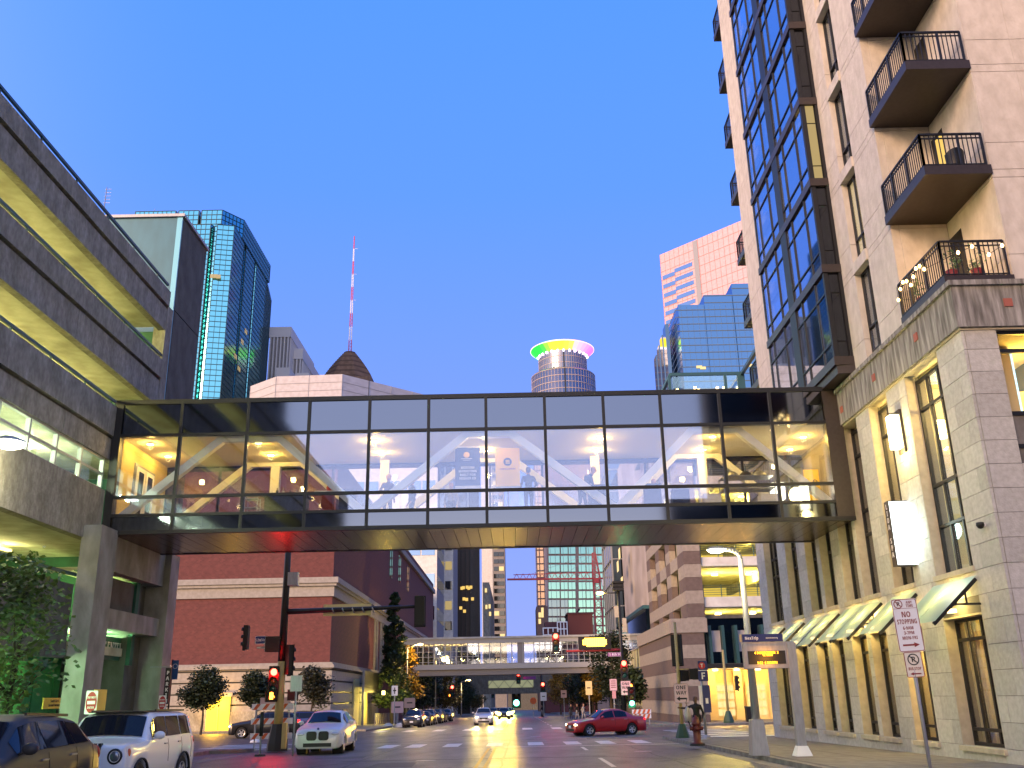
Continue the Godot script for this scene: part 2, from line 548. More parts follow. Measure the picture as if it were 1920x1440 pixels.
# ---------- ground, roads, pavements
func sloped(poly: Array, h: float, thick: float) -> MB:      # a slab that follows the fall of the street
	var mb := MB.new()
	var pk := PackedVector2Array(poly)
	if not Geometry2D.is_polygon_clockwise(pk): pk.reverse()
	var n := pk.size()
	for i in n:
		var a := pk[i]
		var b := pk[(i + 1) % n]
		mb.quad(V(a.x, gy(a.y) + h - thick, a.y), V(b.x, gy(b.y) + h - thick, b.y), V(b.x, gy(b.y) + h, b.y), V(a.x, gy(a.y) + h, a.y))
	var ix := Geometry2D.triangulate_polygon(pk)
	for i in range(0, ix.size(), 3):
		var a := pk[ix[i]]
		var b := pk[ix[i + 1]]
		var c := pk[ix[i + 2]]
		if (b - a).cross(c - a) > 0:
			var s := b
			b = c; c = s
		mb.tri(V(a.x, gy(a.y) + h, a.y), V(b.x, gy(b.y) + h, b.y), V(c.x, gy(c.y) + h, c.y))
	return mb

func rounded(x0: float, x1: float, z0: float, z1: float, corner: Vector2, r: float) -> Array:   # a rectangle with one rounded corner
	var out := []
	for c in [Vector2(x0, z0), Vector2(x1, z0), Vector2(x1, z1), Vector2(x0, z1)]:
		if c.distance_to(corner) < 0.1:
			var sx := 1.0 if absf(c.x - x0) < 0.1 else -1.0
			var sz := 1.0 if absf(c.y - z0) < 0.1 else -1.0
			var o: Vector2 = c + Vector2(sx, sz) * r
			var arc := []
			for k in 9:
				var t := PI * 0.5 * k / 8
				arc.append(o + Vector2(-sx * cos(t), -sz * sin(t)) * r)
			var before: Vector2 = out[-1] if out else Vector2(x0, z1)
			if before.distance_to(arc[0]) > before.distance_to(arc[-1]): arc.reverse()
			out.append_array(arc)
		else:
			out.append(c)
	return out

func kerbed(called: String, poly: Array) -> void:
	var o := part(called, sloped(poly, 0.14, 0.5), M.kerb)
	structure(o)
	var pk := PackedVector2Array(poly)
	var inner := Geometry2D.offset_polygon(pk, -0.18)
	if inner.size(): part("paving", sloped(Array(inner[0]), 0.146, 0.05), M.pave, o)

func build_ground() -> void:
	structure(part("ground", sloped([Vector2(-1500, 150), Vector2(1500, 150), Vector2(1500, -2200), Vector2(-1500, -2200)], -0.03, 0.5), M.ground))
	var road := part("road", sloped([Vector2(-160, 90), Vector2(160, 90), Vector2(160, -700), Vector2(-160, -700)], 0.0, 0.02), M.asphalt)
	structure(road)
	kerbed("pavement_near_right", rounded(7.2, 70, 80, -46.6, Vector2(7.2, -46.6), 3.2))
	kerbed("pavement_near_left", rounded(-70, -11.6, 80, -42.4, Vector2(-11.6, -42.4), 1.5))
	kerbed("pavement_far_right", rounded(9.0, 150, -80, -200, Vector2(9.0, -80), 3.0))
	kerbed("pavement_far_left", rounded(-150, -12.4, -84, -200, Vector2(-12.4, -84), 3.0))
	kerbed("pavement_distant_right", [Vector2(9.0, -222), Vector2(150, -222), Vector2(150, -420), Vector2(9.0, -420)])
	kerbed("pavement_distant_left", [Vector2(-150, -222), Vector2(-12.4, -222), Vector2(-12.4, -420), Vector2(-150, -420)])
	# paving squares of the near right pavement
	var walk := get_node("pavement_near_right")
	var z := -20.0
	while z > -44.0:
		var x := 7.45
		while x < 11.3:
			var x1 := minf(x + 1.96, 11.56)
			part("paving_square", sloped([Vector2(x, z), Vector2(x1, z), Vector2(x1, z - 1.96), Vector2(x, z - 1.96)], 0.156, 0.02), M.pave, walk)
			x += 1.99
		z -= 1.99
	# markings
	for p in [[1003, 1392], [1071, 1392], [1135, 1392], [1203, 1392], [853, 1395], [712, 1405], [780, 1399], [930, 1393]]:
		var x: float = ongnd(p[0], p[1]).x
		part("crosswalk_bar", sloped([Vector2(x - 0.36, -45.0), Vector2(x + 0.36, -45.0), Vector2(x + 0.36, -48.8), Vector2(x - 0.36, -48.8)], 0.005, 0.004), M.paint, road)
	for k in 9:
		var x := -11.0 + 2.35 * k
		part("crosswalk_bar", sloped([Vector2(x - 0.4, -77.0), Vector2(x + 0.4, -77.0), Vector2(x + 0.4, -82.5), Vector2(x - 0.4, -82.5)], 0.005, 0.004), M.paint, road)
	for k in 5:
		var zz := -51.5 - 3.4 * k
		part("crosswalk_bar", sloped([Vector2(9.6, zz), Vector2(13.6, zz), Vector2(13.6, zz - 1.1), Vector2(9.6, zz - 1.1)], 0.005, 0.004), M.paint, road)
	for k in 5:
		var zz := -44.6 - 2.0 * k
		part("crosswalk_bar", sloped([Vector2(-15.6, zz), Vector2(-12.0, zz), Vector2(-12.0, zz - 0.7), Vector2(-15.6, zz - 0.7)], 0.005, 0.004), M.paint, road)
	part("stop_line", sloped([Vector2(-0.6, -43.4), Vector2(7.0, -43.4), Vector2(7.0, -43.62), Vector2(-0.6, -43.62)], 0.005, 0.004), M.paint, road)
	for s in [[-42.0, -39.0], [-33.0, -28.2], [-24, -21], [-15, -12]]:
		part("lane_dash", sloped([Vector2(2.6, s[0]), Vector2(2.74, s[0]), Vector2(2.74, s[1]), Vector2(2.6, s[1])], 0.005, 0.004), M.paint, road)
	for k in 9:
		var zz := -88.0 - 9.0 * k
		part("lane_dash", sloped([Vector2(2.9, zz), Vector2(3.05, zz), Vector2(3.05, zz - 3), Vector2(2.9, zz - 3)], 0.005, 0.004), M.paint, road)
	for x in [-1.25, -0.98]:
		part("centre_line", sloped([Vector2(x - 0.05, 10), Vector2(x + 0.05, 10), Vector2(x + 0.05, -42.5), Vector2(x - 0.05, -42.5)], 0.005, 0.004), M.yellow_line, road)
		part("centre_line", sloped([Vector2(x - 0.05, -86), Vector2(x + 0.05, -86), Vector2(x + 0.05, -210), Vector2(x - 0.05, -210)], 0.005, 0.004), M.yellow_line, road)
	# tar seams and patches
	for s in [[-0.55, -0.35, -20.0, -78.0, 0.035], [4.9, 4.6, -18.0, -44.0, 0.03], [-5.4, -5.2, -22.0, -95.0, 0.03]]:
		var pts := []
		var back := []
		for k in 24:
			var t := k / 23.0
			var x: float = lerpf(s[0], s[1], t) + rng.randf_range(-0.05, 0.05)
			var zz: float = lerpf(s[2], s[3], t)
			pts.append(Vector2(x - s[4], zz)); back.push_front(Vector2(x + s[4] * rng.randf_range(0.6, 1.3), zz))
		part("tar_seam", sloped(pts + back, 0.004, 0.003), M.seam, road)
	for s in [[-9.0, 7.0, -52.5], [-10.0, 7.0, -66.0], [-6.0, 3.0, -34.0]]:
		var pts := []
		var back := []
		for k in 20:
			var x: float = lerpf(s[0], s[1], k / 19.0)
			var zz: float = s[2] + rng.randf_range(-0.08, 0.08)
			pts.append(Vector2(x, zz)); back.push_front(Vector2(x, zz - rng.randf_range(0.08, 0.2)))
		part("tar_seam", sloped(pts + back, 0.004, 0.003), M.seam, road)
	part("asphalt_patch", sloped([Vector2(0.2, -24.5), Vector2(2.2, -24.8), Vector2(2.1, -27.6), Vector2(0.3, -27.3)], 0.003, 0.003), mat(lin(0.045, 0.044, 0.044), 0.6), road)
	for s in 7:
		var px := rng.randf_range(-9.5, 6.5)
		var pz := rng.randf_range(-24, -44)
		var pts := []
		var back := []
		var dx := rng.randf_range(-1, 1)
		for k in 12:
			px += dx * 0.25 + rng.randf_range(-0.15, 0.15)
			pz -= rng.randf_range(0.2, 0.5)
			pts.append(Vector2(px, pz)); back.push_front(Vector2(px + rng.randf_range(0.025, 0.06), pz))
		part("crack", sloped(pts + back, 0.004, 0.003), M.seam, road)
	for q in [[-4.6, -30.0, 1.4, 2.6], [-7.4, -36.0, 1.8, 1.6], [3.6, -52.0, 3.0, 2.2], [-3.5, -60.0, 2.2, 4.0]]:
		part("asphalt_patch", sloped([Vector2(q[0], q[1]), Vector2(q[0] + q[2], q[1] - 0.15), Vector2(q[0] + q[2] - 0.1, q[1] - q[3]), Vector2(q[0] + 0.08, q[1] - q[3] + 0.1)], 0.003, 0.003), mat(lin(0.055, 0.053, 0.048), 0.6), road)
	part("gutter", sloped([Vector2(6.72, 40), Vector2(7.2, 40), Vector2(7.2, -43.2), Vector2(6.72, -43.2)], 0.006, 0.006), M.kerb, road)
	part("gutter", sloped([Vector2(-11.6, 40), Vector2(-11.1, 40), Vector2(-11.1, -40.8), Vector2(-11.6, -40.8)], 0.006, 0.006), M.kerb, road)
	for q in [[-3.1, -33.5], [1.0, -58.0]]:
		var rg := []
		for k in 18: rg.append(Vector2(q[0] + 0.34 * cos(TAU * k / 18), q[1] + 0.34 * sin(TAU * k / 18)))
		part("manhole_cover", sloped(rg, 0.008, 0.01), M.steel, road)
	var mh := MB.new()
	var ring := []
	for k in 18: ring.append(Vector2(4.6 + 0.34 * cos(TAU * k / 18), -37.0 + 0.34 * sin(TAU * k / 18)))
	part("manhole_cover", sloped(ring, 0.008, 0.01), M.steel, road)

# ---------- the parking garage on the left
func tube_lamp(c: Vector3, along: Vector3, root: Node, e := 2.6, tint := Color(1, 0.86, 0.36)) -> void:
	var mb := MB.new()
	mb.bar(c - along * 0.6, c + along * 0.6, 0.16, 0.07)
	var lampm: StandardMaterial3D = glow(tint, 3.0)
	part("tube_lamp", mb, M.tube_glow if M.has("tube_glow") else lampm, root)
	omni(c - V(0, 0.16, 0), tint, e, 0.25, 16)

func build_garage() -> void:
	M.tube_glow = glow(Color(1, 0.88, 0.45), 3.0)
	var g := thing("parking_garage", "dark concrete parking garage with yellow lit open decks, filling the left side", "parking garage", V(XL, 0, -10))
	var z0 := 15.0
	var z1 := -35.2
	# spandrel beams: an upper band, a groove and a lower band set back a little
	var beams := [[16.04, 17.72, 17.02], [12.86, 14.72, 13.92], [9.72, 11.62, 10.5]]
	for b in beams:
		var za := z1
		while za < z0:                       # precast lengths with open joints
			var zb2 := minf(za + 7.2, z0)
			bx("spandrel_beam", V(XL - 0.32, b[2] + 0.05, za + 0.012), V(XL + 0.06 + rng.randf_range(-0.008, 0.008), b[1], zb2 - 0.012), M.concrete, g)
			bx("spandrel_beam", V(XL - 0.30, b[0], za + 0.012), V(XL - 0.02 + rng.randf_range(-0.008, 0.008), b[2] - 0.05, zb2 - 0.012), M.concrete, g)
			za += 7.2
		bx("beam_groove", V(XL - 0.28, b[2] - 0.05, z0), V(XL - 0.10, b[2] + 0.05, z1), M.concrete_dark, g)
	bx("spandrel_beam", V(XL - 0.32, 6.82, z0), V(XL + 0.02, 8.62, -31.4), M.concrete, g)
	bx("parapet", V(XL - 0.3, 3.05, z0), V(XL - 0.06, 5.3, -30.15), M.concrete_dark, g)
	# decks and their soffits
	for y in [16.2, 13.05, 9.9, 6.95, 3.3]:
		bx("deck", V(-33, y - 0.0, z0), V(XL - 0.34, y + 0.28, z1), M.ceiling, g)
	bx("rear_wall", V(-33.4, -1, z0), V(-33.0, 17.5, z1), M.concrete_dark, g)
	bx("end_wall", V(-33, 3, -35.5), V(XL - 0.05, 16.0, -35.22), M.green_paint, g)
	bx("end_wall", V(-33, -1, z0), V(XL, 17.7, z0 + 0.3), M.concrete, g)
	# rails in the openings
	for y in [18.06, 14.98, 11.86, 5.62]:
		var rail := MB.new()
		rail.bar(V(XL - 0.1, y, z0), V(XL - 0.1, y, z1 if y > 6 else -30.3), 0.09, 0.09)
		var rl := part("rail", rail, M.teal, g)
		var posts := MB.new()
		var zz := z0 - 1.0
		while zz > (z1 if y > 6 else -30.0):
			posts.bar(V(XL - 0.1, y - 0.4, zz), V(XL - 0.1, y - 0.04, zz), 0.05, 0.05)
			zz -= 2.4
		part("rail_post", posts, M.teal, rl)
	# glazed strip
	var strip := V(XL - 0.16, 0, 0)
	for y in [[8.64, 0.09], [9.17, 0.07], [9.70, 0.09]]:
		bx("window_frame", V(XL - 0.22, y[0] - y[1] * 0.5, z0), V(XL - 0.08, y[0] + y[1] * 0.5, -31.3), M.galv, g)
	var zz := -31.3
	var n := 0
	while zz < -6.0:
		bx("window_frame", V(XL - 0.22, 8.7, zz - 0.045), V(XL - 0.08, 9.65, zz + 0.045), M.galv, g)
		for y in [8.68, 9.205]:
			bx("pane", V(XL - 0.16, y, zz + 0.05), V(XL - 0.15, y + 0.46, zz + 1.65), M.thin_glass, g)
		zz += 1.7
		n += 1
	bx("office_floor", V(-19, 8.3, z0), V(XL - 0.4, 8.55, -31.4), M.ceiling, g)
	bx("office_wall", V(-19.2, 8.3, z0), V(-19.0, 9.9, -35), mat(lin(0.6, 0.68, 0.55), 0.9), g)
	for k in 4:
		var c := V(-16.2, 9.75, -29.5 + 4.6 * k)
		var pn := MB.new()
		pn.box(c - V(0.6, 0.04, 0.3), c + V(0.6, 0.0, 0.3))
		part("ceiling_lamp", pn, M.lamp_white, g)
		omni(c - V(0, 0.15, 0), Color(0.92, 1, 0.80), 12.0, 0.3, 12)
	for k in 3:      # cabinets and a doorway seen through the strip
		bx("cabinet", V(-18.9, 8.55, -30.6 + 3.6 * k), V(-18.3, 9.4 + 0.1 * (k % 2), -29.2 + 3.6 * k), M.white, g)
	# tube lamps on the decks
	for k in 6:
		for y in [16.12, 12.97, 6.87]:
			tube_lamp(V(-17.6, y - 0.06, -32.0 + 5.4 * k), V(0, 0, 1), g, 12.0 if y > 7 else 2.5, Color(1, 0.95, 0.62))
	# roof house and an aerial behind the top parapet
	bx("roof_house", V(-20, 17.7, -14.0), V(-16.2, 20.1, -25.6), mat(lin(0.30, 0.22, 0.19), 0.9), g)
	var ae := MB.new()
	var ap := onz(196, 385, -30.0)
	ae.tube(ap - V(0, 1.5, 0), ap + V(0, 0.75, 0), 0.02, 0.015, 6)
	for k in 5: ae.bar(ap + V(-0.05, 0.1 + 0.14 * k, 0), ap + V(0.18, 0.1 + 0.14 * k, 0), 0.012, 0.012)
	tag(part("roof_aerial", ae, M.steel), "thin aerial with short side rods above the left garage parapet", "aerial")
	# stair tower at the corner
	var t := thing("stair_tower", "tall concrete stair tower with teal side at the end of the left garage", "tower", V(-17, 0, -37.4))
	bx("side_panel", V(-24, 8, -35.82), V(XL - 0.24, 21.55, -35.9), M.teal_panel, t)
	bx("corner_strip", V(XL - 0.24, 8, -35.80), V(XL - 0.02, 21.55, -35.9), mat(lin(0.12, 0.35, 0.45), 0.4, 0.3), t)
	for p in [[17.25, 21.5], [13.25, 17.2], [9.4, 13.2], [7.5, 9.35]]:
		bx("wall_panel", V(-24, p[0], -35.92), V(XL, p[1], -39.0), M.concrete_dark, t)
	bx("wall_core", V(-23.9, 7.5, -35.95), V(XL - 0.06, 21.5, -38.95), M.joint, t)
	bx("coping", V(-24.1, 21.55, -35.72), V(XL + 0.08, 21.68, -39.1), M.galv, t)
	bx("corner_pier", V(XL - 0.5, 6.9, -35.2), V(XL - 0.01, 17.15, -35.80), M.concrete, t)
	# concrete frame under the skyway end
	var fr := thing("concrete_frame", "board marked concrete pier and frame carrying the left end of the skyway", "concrete frame", V(XL + 0.1, gy(-34), -34))
	bx("pier", V(XL - 0.03, -1.0, -30.2), V(XL + 0.6, 7.22, -31.5), M.concrete_light, fr)
	var yt := [6.05, 7.15]
	var a1: Vector3 = onx(200, 1140, XL + 0.3)
	var a2: Vector3 = onx(194, 1177, XL + 0.3)
	bx("beam", V(XL - 0.5, 5.95, -31.5), V(XL + 0.35, 7.2, -36.7), M.concrete_light, fr)
	bx("beam", V(XL - 0.5, a2.y, -31.5), V(XL + 0.35, a1.y, -36.7), M.concrete_light, fr)
	bx("pier", V(XL - 0.4, -1.0, -36.7), V(XL + 0.6, 7.2, -37.6), M.concrete_light, fr)
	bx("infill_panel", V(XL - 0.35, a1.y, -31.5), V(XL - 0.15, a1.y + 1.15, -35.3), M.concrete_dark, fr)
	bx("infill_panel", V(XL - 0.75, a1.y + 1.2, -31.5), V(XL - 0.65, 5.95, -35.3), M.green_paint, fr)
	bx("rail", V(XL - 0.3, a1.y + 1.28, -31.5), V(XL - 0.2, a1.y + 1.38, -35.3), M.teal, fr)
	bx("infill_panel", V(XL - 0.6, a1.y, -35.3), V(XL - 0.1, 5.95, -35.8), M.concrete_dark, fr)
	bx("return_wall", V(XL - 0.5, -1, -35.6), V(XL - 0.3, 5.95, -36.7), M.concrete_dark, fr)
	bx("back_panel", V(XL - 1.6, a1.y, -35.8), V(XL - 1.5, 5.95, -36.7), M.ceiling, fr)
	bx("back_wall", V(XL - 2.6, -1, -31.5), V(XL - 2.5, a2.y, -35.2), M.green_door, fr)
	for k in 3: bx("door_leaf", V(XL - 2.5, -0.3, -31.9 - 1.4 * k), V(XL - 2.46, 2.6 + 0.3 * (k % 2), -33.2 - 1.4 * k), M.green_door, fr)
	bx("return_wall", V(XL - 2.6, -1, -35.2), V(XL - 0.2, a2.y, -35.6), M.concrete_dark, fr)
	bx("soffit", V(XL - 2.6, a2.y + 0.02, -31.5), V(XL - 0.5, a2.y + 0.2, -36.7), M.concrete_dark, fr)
	omni(V(XL - 1.2, a2.y - 0.3, -33.6), Color(0.75, 1, 0.7), 14.0, 0.15, 8)  # lamps here are added to brighten the dark recess
	bx("ceiling_lamp", V(XL - 1.4, a2.y - 0.08, -34.1), V(XL - 1.0, a2.y + 0.01, -33.1), M.tube_glow, fr)
	omni(V(XL - 1.2, 5.6, -34.0), Color(0.9, 1, 0.6), 3.5, 0.15, 8)
	bx("ceiling_lamp", V(XL - 1.4, 5.88, -34.5), V(XL - 1.0, 5.96, -33.5), M.tube_glow, fr)
	bx("ceiling_panel", V(XL - 1.6, 5.96, -31.5), V(XL - 0.5, 6.05, -36.7), M.ceiling, fr)
	var ds := thing("clearance_sign", "dark green sign board reading do not enter under the concrete frame", "sign", onx(240, 1216, XL - 0.4))
	var sp: Vector3 = onx(192, 1212, XL - 0.4)
	var sq: Vector3 = onx(242, 1216, XL - 0.4)
	bx("board", V(XL - 0.5, sp.y - 0.42, -31.6), V(XL - 0.42, sp.y + 0.36, sq.z - 0.9), M.green_paint, ds)
	words("lettering", "DO NOT ENTER", Transform3D(Basis(Vector3.UP, PI / 2), V(XL - 0.41, sp.y - 0.02, sp.z - 0.25)), 0.36, M.sign_white, ds, 0.8, 0.006, serif)
	var disc := MB.new()
	disc.tube(V(XL - 0.42, sp.y, sq.z - 0.35), V(XL - 0.40, sp.y, sq.z - 0.35), 0.3, 0.3, 20)
	part("emblem", disc, M.sign_white, ds)
	bx("emblem_bar", V(XL - 0.40, sp.y - 0.05, sq.z - 0.53), V(XL - 0.39, sp.y + 0.05, sq.z - 0.17), M.sign_black, ds)
	# green hoarding at street level, left
	var hb := thing("site_hoarding", "bright green plywood hoarding under the left garage deck", "hoarding", V(XL - 1.2, 0, -24))
	var zb := -30.1
	while zb < -8.0:
		bx("panel", V(XL - 1.3, -0.4, zb), V(XL - 1.2, 3.0, zb + 1.2), M.green_board, hb)
		zb += 1.22
	omni(V(XL - 0.75, 2.85, -26), Color(0.8, 1, 0.75), 10.0, 0.15, 9)
	bx("strip_lamp", V(XL - 0.9, 2.94, -26.6), V(XL - 0.75, 3.0, -25.4), M.tube_glow, hb)
	omni(V(XL - 0.75, 2.85, -21), Color(0.8, 1, 0.75), 10.0, 0.15, 9)
	bx("strip_lamp", V(XL - 0.9, 2.94, -21.6), V(XL - 0.75, 3.0, -20.4), M.tube_glow, hb)
	var ys := thing("yellow_notice", "yellow notice board with two lines of dark writing on the green hoarding", "sign", onx(102, 1325, XL - 1.15))
	var y1: Vector3 = onx(81, 1322, XL - 1.15)
	var y2: Vector3 = onx(121, 1322, XL - 1.15)
	bx("board", V(XL - 1.19, y1.y - 0.12, y1.z), V(XL - 1.15, y1.y + 0.22, y2.z), M.sign_yellow, ys)
	for k in 2: words("lettering", ["South Sixth", "Second Avenue"][k], Transform3D(Basis(Vector3.UP, PI / 2), V(XL - 1.148, y1.y + 0.12 - 0.13 * k, (y1.z + y2.z) * 0.5)), 0.085, M.sign_black, ys, 0.9)
	for q in [[185, 1327, 0.9, 1.1, "bare yellow board leaning beside the left red do not enter sign"], [232, 1312, 0.62, 0.5, "small yellow notice on the dark green door under the concrete frame"]]:
		var c: Vector3 = onx(q[0], q[1], XL - 2.4 if q[0] > 200 else XL + 0.75)
		var nb := thing("yellow_notice", q[4], "sign", c)
		bx("board", c + V(-0.02, -q[3] * 0.5, -q[2] * 0.5), c + V(0.02, q[3] * 0.5, q[2] * 0.5), M.sign_yellow, nb)
	# wall lamp glaring at the left edge
	var wl := thing("wall_floodlight", "glaring white floodlight on an arm in front of the left garage window strip", "lamp", onx(18, 830, XL + 0.75))
	var wc: Vector3 = onx(16, 830, XL + 0.75)
	var arm := MB.new()
	arm.bar(wc + V(-0.05, 0.02, 0.1), wc + V(-0.75, 0.1, 0.3), 0.07, 0.07)
	part("arm", arm, M.galv, wl)
	var hd := MB.new(true)
	hd.lathe(wc, [Vector2(0.0, 0.16), Vector2(0.2, 0.15), Vector2(0.4, 0.06), Vector2(0.43, 0.0)], 18)
	part("housing", hd, M.galv, wl)
	var ln := MB.new(true)
	ln.lathe(wc, [Vector2(0.42, -0.005), Vector2(0.36, -0.09), Vector2(0.2, -0.15), Vector2(0.0, -0.165)], 18)
	part("lamp_lens", ln, glow(Color(1, 0.97, 0.82), 12.0), wl)
	omni(wc - V(0, 0.32, 0), Color(1, 0.95, 0.75), 5.0, 0.3, 20)

# ---------- the stone and stucco apartment building on the right
const GROUND_WINDOWS := [[-23.9, -26.14], [-27.57, -29.13], [-30.28, -31.71], [-32.03, -33.49], [-34.38, -35.72], [-36.13, -37.55], [-38.67, -40.3], [-41.53, -43.76]]
const STOREY := 3.43

# stone blocks over a rectangle of a wall; a = fixed coordinate, spans given by two corners (u along the wall)
func masonry(along_z: bool, fixed: float, u0: float, u1: float, y0: float, y1: float, shift: float, parent: Node, count: Array, depth := 0.07) -> void:
	var w := u1 - u0
	if w < 0.1 or y1 - y0 < 0.05: return
	var n := maxi(1, roundi(w / 1.12))
	var cuts := [u0]
	if n == 1 and w > 0.95: n = 2
	for k in range(1, n): cuts.append(u0 + w * (k + shift * (0.36 if n > 1 else 0.0)) / n)
	cuts.append(u1)
	for k in cuts.size() - 1:
		var a: float = cuts[k] + 0.006
		var b: float = cuts[k + 1] - 0.006
		if b - a < 0.05: continue
		var proud := rng.randf_range(0.0, 0.006)
		var m: Material = M.stone[rng.randi() % 5]
		count[0] += 1
		if along_z: bx("stone_block", V(fixed - proud, y0 + 0.006, a), V(fixed + depth, y1 - 0.006, b), m, parent)
		else: bx("stone_block", V(a, y0 + 0.006, fixed + proud), V(b, y1 - 0.006, fixed - depth), m, parent)

func tall_window(g: Node, za: float, zb: float, y0: float, y1: float, lit: Material, cols: int, bars: Array, curtains: bool) -> void:
	# za nearer the camera; glass set back in the wall
	var x := XR + 0.34
	var fr := MB.new()
	var w := za - zb
	fr.box(V(x - 0.05, y0, za), V(x + 0.05, y1, za - 0.07)); fr.box(V(x - 0.05, y0, zb), V(x + 0.05, y1, zb + 0.07))
	fr.box(V(x - 0.051, y0, za - 0.07), V(x + 0.051, y0 + 0.08, zb + 0.07)); fr.box(V(x - 0.051, y1 - 0.08, za - 0.07), V(x + 0.051, y1, zb + 0.07))
	var win := part("window", fr, M.frame, g)
	for k in range(1, cols):
		var z := za - w * k / cols
		bx("mullion", V(x - 0.055, y0 + 0.08, z - 0.04), V(x + 0.055, y1 - 0.08, z + 0.04), M.frame, win, true)
	for y in bars: bx("transom", V(x - 0.06, y - 0.04, za - 0.07), V(x + 0.06, y + 0.04, zb + 0.07), M.frame, win, true)
	var ys := [y0] + bars + [y1]
	for r in ys.size() - 1:
		for k in cols:
			bx("pane", V(x - 0.006, ys[r] + 0.04, za - w * k / cols - 0.04), V(x + 0.006, ys[r + 1] - 0.04, za - w * (k + 1) / cols + 0.04), M.win_glass, win, true)
	# a shallow lit room with curtains behind
	bx("room_wall", V(x + 1.5, y0 - 0.1, za + 0.2), V(x + 1.6, y1 + 0.1, zb - 0.2), lit, win, true)
	bx("room_side", V(x + 0.1, y0 - 0.1, za + 0.2), V(x + 1.5, y1 + 0.1, za + 0.28), M.warm_wall, win, true)
	bx("room_side", V(x + 0.1, y0 - 0.1, zb - 0.28), V(x + 1.5, y1 + 0.1, zb - 0.2), M.warm_wall, win, true)
	bx("room_ceiling", V(x + 0.1, y1 + 0.1, za + 0.2), V(x + 1.5, y1 + 0.18, zb - 0.2), M.warm_wall, win, true)
	if curtains:
		var cu := MB.new()
		var z := za - 0.06
		var k := 0
		while z > zb + 0.1:
			var open := absf((z - (za + zb) * 0.5) / w) < 0.12
			if not open: cu.bar(V(x + 0.22 + 0.05 * (k % 2), y0 + 0.05, z), V(x + 0.22 + 0.05 * (k % 2), y1 - 0.05, z), 0.1, 0.1, Vector3.RIGHT)
			z -= 0.1
			k += 1
		part("curtain", cu, M.curtain, win, true)

func railing(mb: MB, a: Vector3, b: Vector3, h: float) -> void:
	var n := int(a.distance_to(b) / 0.125)
	mb.bar(a + V(0, h, 0), b + V(0, h, 0), 0.06, 0.05)
	mb.bar(a + V(0, h - 0.13, 0), b + V(0, h - 0.13, 0), 0.035, 0.03)
	mb.bar(a + V(0, 0.06, 0), b + V(0, 0.06, 0), 0.035, 0.03)
	for k in n + 1:
		var p := a.lerp(b, float(k) / n)
		var w := 0.055 if k % 8 == 0 or k == n else 0.022
		mb.bar(p + V(0, 0.0, 0), p + V(0, h, 0), w, w, Vector3.RIGHT)

